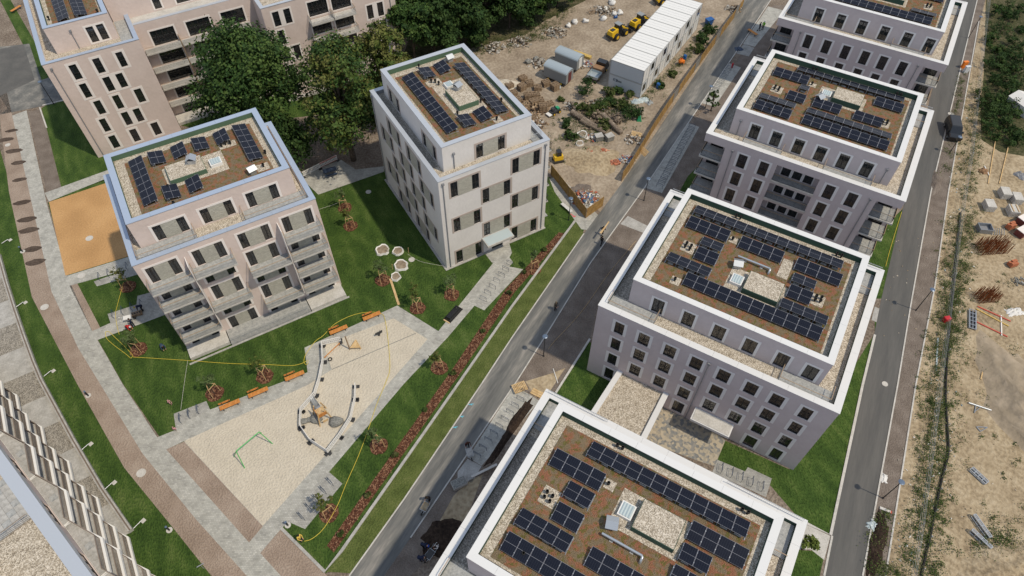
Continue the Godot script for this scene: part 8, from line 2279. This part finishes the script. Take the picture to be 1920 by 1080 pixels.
func rebar(at: Vector2, size: Vector2, n: int, h: float, label: String) -> void:
	var o := thing("rebar_cluster", label, "reinforcing bars", v3(at), .1, "clusters of rusty bars")
	var r := RandomNumberGenerator.new(); r.seed = n
	for i in n:
		for j in 5:
			var b := MB.new()
			var p := Vector3((float(i) / (n - 1) - .5) * size.x * 2 + r.randfn() * .03, 0, (j / 4.0 - .5) * size.y * 2 + r.randfn() * .03)
			b.tube(PackedVector3Array([p, p + Vector3(r.randfn() * .05, h * r.randf_range(.85, 1.1), r.randfn() * .07)]), .032, .032, 4)
			part("bar", b.mesh(M.rust), o)

func girder(a: Vector2, e: Vector2, w: float, h: float, label: String) -> void:
	var m := (a + e) / 2
	var o := thing("lattice_girder", label, "girder", v3(m), -(e - a).angle(), "steel girders on the sand")
	var L := a.distance_to(e)
	var b := MB.new()
	for z in [-w / 2, w / 2]:
		for y in [.06, h]: b.bar(Vector3(-L / 2, y, z), Vector3(L / 2, y, z), .09, .08)
	b.bar(Vector3(-L / 2, h, 0), Vector3(L / 2, h, 0), .06)
	part("chord", b.mesh(M.steel), o)
	var n := maxi(4, int(L / .55))
	b = MB.new()
	for k in n + 1:
		var x := -L / 2 + L * k / n
		b.bar(Vector3(x, h, -w / 2), Vector3(x, h, w / 2), .07)
		for z in [-w / 2, w / 2]: b.bar(Vector3(x, .06, z), Vector3(x, h, z), .06)
	part("strut", b.mesh(M.steel), o)
	b = MB.new(); b.bx(-L / 2 + .05, .02, -w / 2 + .05, L / 2 - .05, .05, w / 2 - .05); part("board", b.mesh(M.machine_dark), o)

# ---- people: one continuous body each, meshed from joined tapered limbs
func body_mesh(bones: Array, cell: float) -> ArrayMesh:
	var lo := Vector3(9, 9, 9); var hi := -lo
	for q in bones:
		var r := maxf(q[2], q[3]) + cell * 3.0
		lo = lo.min((q[0] as Vector3).min(q[1]) - Vector3(r, r, r)); hi = hi.max((q[0] as Vector3).max(q[1]) + Vector3(r, r, r))
	var nx := int((hi.x - lo.x) / cell) + 2; var ny := int((hi.y - lo.y) / cell) + 2; var nz := int((hi.z - lo.z) / cell) + 2
	var f := PackedFloat32Array(); f.resize(nx * ny * nz); f.fill(1.0)
	var kk := .035
	for q in bones:
		var a: Vector3 = q[0]; var d: Vector3 = q[1] - a
		var L2 := maxf(d.length_squared(), .000001)
		var R := maxf(q[2], q[3]) + cell * 2.5
		var b0 := (a.min(q[1]) - Vector3(R, R, R) - lo) / cell; var b1 := (a.max(q[1]) + Vector3(R, R, R) - lo) / cell
		for z in range(maxi(0, int(b0.z)), mini(nz, int(b1.z) + 1)):
			for y in range(maxi(0, int(b0.y)), mini(ny, int(b1.y) + 1)):
				for x in range(maxi(0, int(b0.x)), mini(nx, int(b1.x) + 1)):
					var p := lo + Vector3(x, y, z) * cell - a
					var t := clampf(p.dot(d) / L2, 0.0, 1.0)
					var s := (p - d * t).length() - lerpf(q[2], q[3], t)
					var i := (z * ny + y) * nx + x
					var o := f[i]
					var h := clampf(.5 + .5 * (s - o) / kk, 0.0, 1.0)
					f[i] = lerpf(s, o, h) - kk * h * (1.0 - h)
	var id := {}
	var vs := PackedVector3Array(); var cs := PackedColorArray()
	var ix := PackedInt32Array()
	var off := [0, 1, nx, nx + 1, nx * ny, nx * ny + 1, nx * ny + nx, nx * ny + nx + 1]
	var cor := [Vector3(0, 0, 0), Vector3(1, 0, 0), Vector3(0, 1, 0), Vector3(1, 1, 0), Vector3(0, 0, 1), Vector3(1, 0, 1), Vector3(0, 1, 1), Vector3(1, 1, 1)]
	var eds := [[0, 1], [2, 3], [4, 5], [6, 7], [0, 2], [1, 3], [4, 6], [5, 7], [0, 4], [1, 5], [2, 6], [3, 7]]
	for z in nz - 1:
		for y in ny - 1:
			for x in nx - 1:
				var i := (z * ny + y) * nx + x
				var neg := 0
				for k in 8:
					if f[i + off[k]] < 0.0: neg += 1
				if neg == 0 or neg == 8: continue
				var s := Vector3.ZERO; var n := 0
				for e in eds:
					var fa := f[i + off[e[0]]]; var fb := f[i + off[e[1]]]
					if (fa < 0.0) != (fb < 0.0):
						s += (cor[e[0]] as Vector3).lerp(cor[e[1]], fa / (fa - fb)); n += 1
				var p := lo + (Vector3(x, y, z) + s / n) * cell
				id[i] = vs.size(); vs.push_back(p)
				var best := 9.0; var col := Color.WHITE
				for q in bones:
					var a: Vector3 = q[0]; var d: Vector3 = q[1] - a
					var t := clampf((p - a).dot(d) / maxf(d.length_squared(), .000001), 0.0, 1.0)
					var dd := (p - a - d * t).length() - lerpf(q[2], q[3], t)
					if dd < best: best = dd; col = q[4]
				cs.push_back(col)
	for i in id:
		var x: int = i % nx; var y: int = (i / nx) % ny; var z: int = i / (nx * ny)
		if x < 1 or y < 1 or z < 1: continue
		for ax in 3:
			var j: int = i + [1, nx, nx * ny][ax]
			if (f[i] < 0.0) == (f[j] < 0.0): continue
			var u: int = [nx, nx * ny, 1][ax]; var w: int = [nx * ny, 1, nx][ax]
			if not (id.has(i - u) and id.has(i - w) and id.has(i - u - w)): continue
			var q := [id[i], id[i - u], id[i - u - w], id[i - w]]
			if f[i] < 0.0: q.reverse()
			for k in [0, 1, 2, 0, 2, 3]: ix.push_back(q[k])
	var st := SurfaceTool.new()
	st.begin(Mesh.PRIMITIVE_TRIANGLES)
	for i in vs.size(): st.set_color(cs[i]); st.set_uv(Vector2.ZERO); st.add_vertex(vs[i])
	for i in ix: st.add_index(i)
	st.generate_normals()
	var m := st.commit()
	m.surface_set_material(0, M.cloth)
	return m

const SKIN := Color(.46, .27, .19)

# pose: dictionary of joints that differ from standing; z is forward
func person(at: Vector2, turn: float, pose: Dictionary, shirt: Color, trousers: Color, head: Color, helmet: bool, label: String, y := .02) -> Node3D:
	var J := {"pel": Vector3(0, .95, 0), "chest": Vector3(0, 1.3, .01), "neck": Vector3(0, 1.48, .0), "head": Vector3(0, 1.63, .03),
		"sl": Vector3(.185, 1.41, 0), "el": Vector3(.25, 1.13, -.02), "wl": Vector3(.24, .88, .08), "sr": Vector3(-.185, 1.41, 0), "er": Vector3(-.25, 1.13, -.02), "wr": Vector3(-.24, .88, .08),
		"hl": Vector3(.095, .92, 0), "kl": Vector3(.105, .5, .02), "al": Vector3(.11, .09, -.02), "hr": Vector3(-.095, .92, 0), "kr": Vector3(-.105, .5, .02), "ar": Vector3(-.11, .09, -.02)}
	for k in pose: J[k] = pose[k]
	var shoe := Color(.02, .018, .016)
	var fw: Vector3 = Vector3(0, 0, 1)
	var tl: Vector3 = J.al + Vector3(.02, -.05, .17); var tr: Vector3 = J.ar + Vector3(-.02, -.05, .17)
	var up: Vector3 = (J.head - J.neck).normalized()
	var B := [[J.pel, J.chest, .135, .155, shirt], [J.chest, J.neck, .14, .065, shirt], [J.neck, J.head, .055, .06, SKIN], [J.head - up * .02, J.head + up * .045, .082, .095, SKIN],
		[J.head + fw * .09 - up * .005, J.head + fw * .115 - up * .03, .014, .018, SKIN], [J.head + Vector3(.09, 0, -.01), J.head + Vector3(.1, .03, -.01), .02, .02, SKIN], [J.head + Vector3(-.09, 0, -.01), J.head + Vector3(-.1, .03, -.01), .02, .02, SKIN],
		[J.chest + Vector3(0, .09, 0), J.sl, .09, .07, shirt], [J.chest + Vector3(0, .09, 0), J.sr, .09, .07, shirt],
		[J.sl, J.el, .062, .05, shirt], [J.el, J.wl, .047, .034, shirt], [J.sr, J.er, .062, .05, shirt], [J.er, J.wr, .047, .034, shirt],
		[J.pel, J.hl, .12, .11, trousers], [J.pel, J.hr, .12, .11, trousers],
		[J.hl, J.kl, .098, .068, trousers], [J.kl, J.al, .066, .048, trousers], [J.hr, J.kr, .098, .068, trousers], [J.kr, J.ar, .066, .048, trousers],
		[J.al + Vector3(0, -.03, -.04), tl, .05, .042, shoe], [J.ar + Vector3(0, -.03, -.04), tr, .05, .042, shoe]]
	for s in [["wl", "el", 1.0], ["wr", "er", -1.0]]:
		var d: Vector3 = (J[s[0]] - J[s[1]]).normalized()
		var side := d.cross(fw).normalized() if absf(d.dot(fw)) < .9 else Vector3(s[2], 0, 0)
		var palm: Vector3 = J[s[0]] + d * .075
		B.push_back([J[s[0]], palm, .034, .04, SKIN])
		for k in 4:
			var o := side * (k - 1.5) * .021
			var l: float = [.062, .075, .07, .055][k]
			var mid := palm + o + d * l * .55
			B.push_back([palm + o * .8, mid, .011, .010, SKIN]); B.push_back([mid, mid + (d * .6 + fw * .5).normalized() * l * .5, .010, .009, SKIN])
		B.push_back([J[s[0]] + d * .03 + side * -.03, J[s[0]] + d * .07 - side * .06 + fw * .02, .013, .011, SKIN])
	var o := thing("person", label, "person", v3(at, y), turn, "people on the site")
	part("body", body_mesh(B, .026), o)
	var hb := MB.new()
	if helmet: hb.lathe(Vector3.ZERO, [Vector2(.15, 0), Vector2(.155, .015), Vector2(.122, .02), Vector2(.118, .07), Vector2(.085, .12), Vector2(0, .14)], 14)
	else: hb.lathe(Vector3.ZERO, [Vector2(.107, -.03), Vector2(.112, .02), Vector2(.1, .075), Vector2(.06, .112), Vector2(0, .122)], 14)
	hb.col = head
	for i in hb.c.size(): hb.c[i] = head
	var rot := Basis(Quaternion(Vector3.UP, up)) if up.dot(Vector3.UP) < .999 else Basis()
	part("helmet" if helmet else "hair", hb.mesh(M.cloth), o, Transform3D(rot, J.head + up * .03 - fw * .012))
	var eb := MB.new()
	for x in [-.036, .036]: eb.box(J.head + fw * .094 + up * .02 + Vector3(x, 0, 0), Vector3(.022, .012, .012))
	part("eyes", eb.mesh(M.pole_dark), o)
	return o

func barrow(at: Vector2, turn: float, label: String, fill_mat: Material) -> void:
	var o := thing("wheelbarrow", label, "wheelbarrow", v3(at, .02), turn, "wheelbarrows")
	var b := MB.new()       # forward is +z
	b.hexa([Vector3(-.22, .32, -.3), Vector3(-.22, .32, .3), Vector3(.22, .32, .3), Vector3(.22, .32, -.3), Vector3(-.36, .6, -.48), Vector3(-.36, .6, .52), Vector3(.36, .6, .52), Vector3(.36, .6, -.48)])
	part("tray", b.mesh(M.zinc), o)
	b = MB.new(); b.bx(-.32, .6, -.42, .32, .66, .46); part("load", b.mesh(fill_mat), o)
	b = MB.new(); b.tube(PackedVector3Array([Vector3(-.04, .2, .72), Vector3(.04, .2, .72)]), .2, .2, 14); part("wheel", b.mesh(M.tyre), o)
	for x in [-.26, .26]:
		b = MB.new(); b.tube(PackedVector3Array([Vector3(x * .25, .22, .75), Vector3(x, .36, .1), Vector3(x, .45, -.4), Vector3(x * 1.1, .68, -1.0)]), .018, .018, 6); part("handle", b.mesh(M.steel), o)
		b = MB.new(); b.tube(PackedVector3Array([Vector3(x, .38, -.25), Vector3(x, 0, -.35)]), .018, .018, 6); part("leg", b.mesh(M.steel), o)

func build_people() -> void:
	var blk := Color(.016, .016, .02); var navy := Color(.02, .03, .06); var hair := Color(.03, .02, .015)
	var walk := {"kl": Vector3(.1, .52, .16), "al": Vector3(.11, .1, .18), "kr": Vector3(-.1, .5, -.06), "ar": Vector3(-.11, .14, -.3), "el": Vector3(.25, 1.14, -.1), "wl": Vector3(.23, .92, .02), "er": Vector3(-.25, 1.14, .06), "wr": Vector3(-.22, .95, .22)}
	var carry := walk.duplicate(); carry["er"] = Vector3(-.33, 1.3, .1); carry["wr"] = Vector3(-.28, 1.5, .16)
	var push := walk.duplicate()
	push["chest"] = Vector3(0, 1.26, .14); push["neck"] = Vector3(0, 1.42, .22); push["head"] = Vector3(0, 1.55, .29); push["sl"] = Vector3(.185, 1.36, .18); push["sr"] = Vector3(-.185, 1.36, .18)
	push["el"] = Vector3(.28, 1.06, .12); push["wl"] = Vector3(.28, .78, .28); push["er"] = Vector3(-.28, 1.06, .12); push["wr"] = Vector3(-.28, .78, .28)
	var bend := {"pel": Vector3(0, .88, -.15), "hl": Vector3(.095, .86, -.15), "hr": Vector3(-.095, .86, -.15), "kl": Vector3(.12, .48, .06), "kr": Vector3(-.12, .48, .06), "chest": Vector3(0, 1.05, .22), "neck": Vector3(0, 1.1, .42), "head": Vector3(0, 1.12, .57), "sl": Vector3(.185, 1.06, .34), "sr": Vector3(-.185, 1.06, .34), "el": Vector3(.24, .8, .4), "er": Vector3(-.24, .8, .4), "wl": Vector3(.16, .56, .5), "wr": Vector3(-.16, .56, .5)}
	var hold := {"el": Vector3(.26, 1.15, .08), "wl": Vector3(.14, 1.02, .32), "er": Vector3(-.26, 1.15, .08), "wr": Vector3(-.14, 1.02, .32)}
	# two men crossing the central road, one with planks
	person(Vector2(12.55, -64.57), 2.2, carry, blk, blk, hair, false, "person in black carrying planks on the shoulder, on the central road")
	var o := thing("carried_planks", "two pale planks carried on a walking person's shoulder", "planks", v3(Vector2(12.55, -64.57), .02), 1.0)
	for k in 2:
		var b := MB.new(); b.box(Vector3(.1, 1.53 + k * .035, .12 + k * .06), Vector3(2.6, .03, .16), Basis(Vector3.UP, .06 * k)); part("plank", b.mesh(M.timber_new), o)
	person(Vector2(12.27, -62.76), 2.4, walk, blk, blk, hair, false, "person in black walking on the central road behind the plank carrier")
	person(Vector2(5.58, -51.47), .6, hold, Color(.05, .045, .04), blk, Color(.12, .1, .07), false, "person in dark clothes alone on the central road beside the soil strip")
	person(Vector2(-4.70, -32.46), .35, push, Color(.07, .02, .02), blk, hair, false, "person in a dark top pushing a wheelbarrow beside the bicycle stands")
	barrow(Vector2(-4.42, -31.58), .35, "wheelbarrow pushed along the kerb beside the bicycle stands", M.concrete)
	person(Vector2(-8.43, -26.31), -.45, push, blk, blk, hair, false, "person in black pushing a loaded wheelbarrow down the central road")
	barrow(Vector2(-8.76, -25.51), -.45, "loaded wheelbarrow in the middle of the central road", M.sandy_soil)
	person(Vector2(-8.57, -21.53), 1.2, bend, navy, blk, Color(.03, .08, .35), true, "person with a blue helmet bending on the dug soil at the bottom")
	person(Vector2(-7.10, -21.34), -1.2, hold, Color(.55, .55, .55), blk, hair, false, "person in a white shirt on the dug soil at the bottom")
	person(Vector2(-8.77, -20.28), 1.4, bend, navy, navy, hair, false, "person in navy clothes holding the wheelbarrow at the bottom")
	barrow(Vector2(-7.85, -20.70), -.6, "empty wheelbarrow between the workers at the bottom", M.machine_dark)
	person(Vector2(-21.00, -22.02), 1.0, hold, Color(.62, .45, .10), navy, Color(.02, .02, .02), false, "person in a yellow top holding the hose at the bottom of the lawn")
	person(Vector2(-42.40, -44.76), .8, bend, Color(.05, .08, .13), Color(.04, .05, .08), hair, false, "person in blue working clothes bending on the lawn by the pink block")
	person(Vector2(-47.03, -50.59), -.9, bend, navy, blk, Color(.4, .38, .05), true, "person in navy bending beside the bicycle stands at the pink block's entrance")
	person(Vector2(-47.20, -48.02), -2.4, hold, navy, blk, hair, false, "person in dark clothes standing on the pink block's entrance path")
	person(Vector2(-47.53, -47.45), 1.2, bend, Color(.45, .03, .03), blk, Color(.6, .6, .6), true, "person in a red top with a pale helmet on the entrance path")
	person(Vector2(46.59, -117.61), -.8, hold, Color(.20, .55, .05), blk, Color(.6, .6, .6), true, "person in a green safety vest beside the top bench")
	person(Vector2(45.81, -117.23), 1.5, walk, navy, blk, hair, false, "person in navy beside the one in a green vest")
	# tools and material around the entrance path
	barrow(Vector2(-48.22, -48.99), 1.9, "wheelbarrow with red frame parts on the pink block's entrance path", M.fabric_white)
	o = thing("tool_crate", "low wooden tool crate beside the pink block's bicycle stands", "crate", v3(Vector2(-47.47, -49.91), .02), .4)
	var b2 := MB.new(); b2.bx(-.6, 0, -.3, .6, .35, .3); part("crate", b2.mesh(M.timber_old), o)
	b2 = MB.new()
	for k in 4: b2.bx(-.55 + k * .3, .35, -.05, -.4 + k * .3, .5, .1)
	part("tools", b2.mesh(M.machine_dark), o)
	# big stone and plank beside the nearest lilac block
	o = thing("paving_stack", "flat grey paving bundle on the soil beside the central road", "paving", v3(Vector2(-5.39, -28.16), .02), .5)
	b2 = MB.new(); b2.bx(-.8, 0, -.5, .8, .5, .5); part("bundle", b2.mesh(M.concrete), o)
	b2 = MB.new(); b2.bx(-.75, .5, -.45, .75, .53, .45); part("top_sheet", b2.mesh(M.rock), o)
	o = thing("timber_plank", "pale beam leaning towards the nearest lilac block's wall", "beam", v3(Vector2(-2.93, -29.38)), 0)
	var pm := Vector2(-2.93, -29.38)
	b2 = MB.new(); b2.bar(v3(Vector2(-4.12, -28.95) - pm, .1), v3(Vector2(-1.39, -30.25) - pm, .5), .25, .12); part("beam", b2.mesh(M.slab_light), o)
	o = thing("white_pole", "thin white pole lying on the soil left of the lawn by the link building", "pole", v3(Vector2(5.35, -41.68)), 0)
	var pq := Vector2(5.35, -41.68)
	b2 = MB.new(); b2.tube(PackedVector3Array([v3(Vector2(5.06, -42.64) - pq, .1), v3(Vector2(5.57, -40.66) - pq, .08)]), .05, .05, 6); part("pole", b2.mesh(M.white_paint), o)
	o = thing("formwork_boards", "pale formwork boards lying at the nearest lilac block's far left corner", "boards", v3(Vector2(3.28, -39.27), .03), -.5)
	for k in 3:
		b2 = MB.new(); b2.bx(-.9, k * .04, -.35 + k * .3, .9, k * .04 + .035, -.1 + k * .3); part("board", b2.mesh(M.timber_new), o)
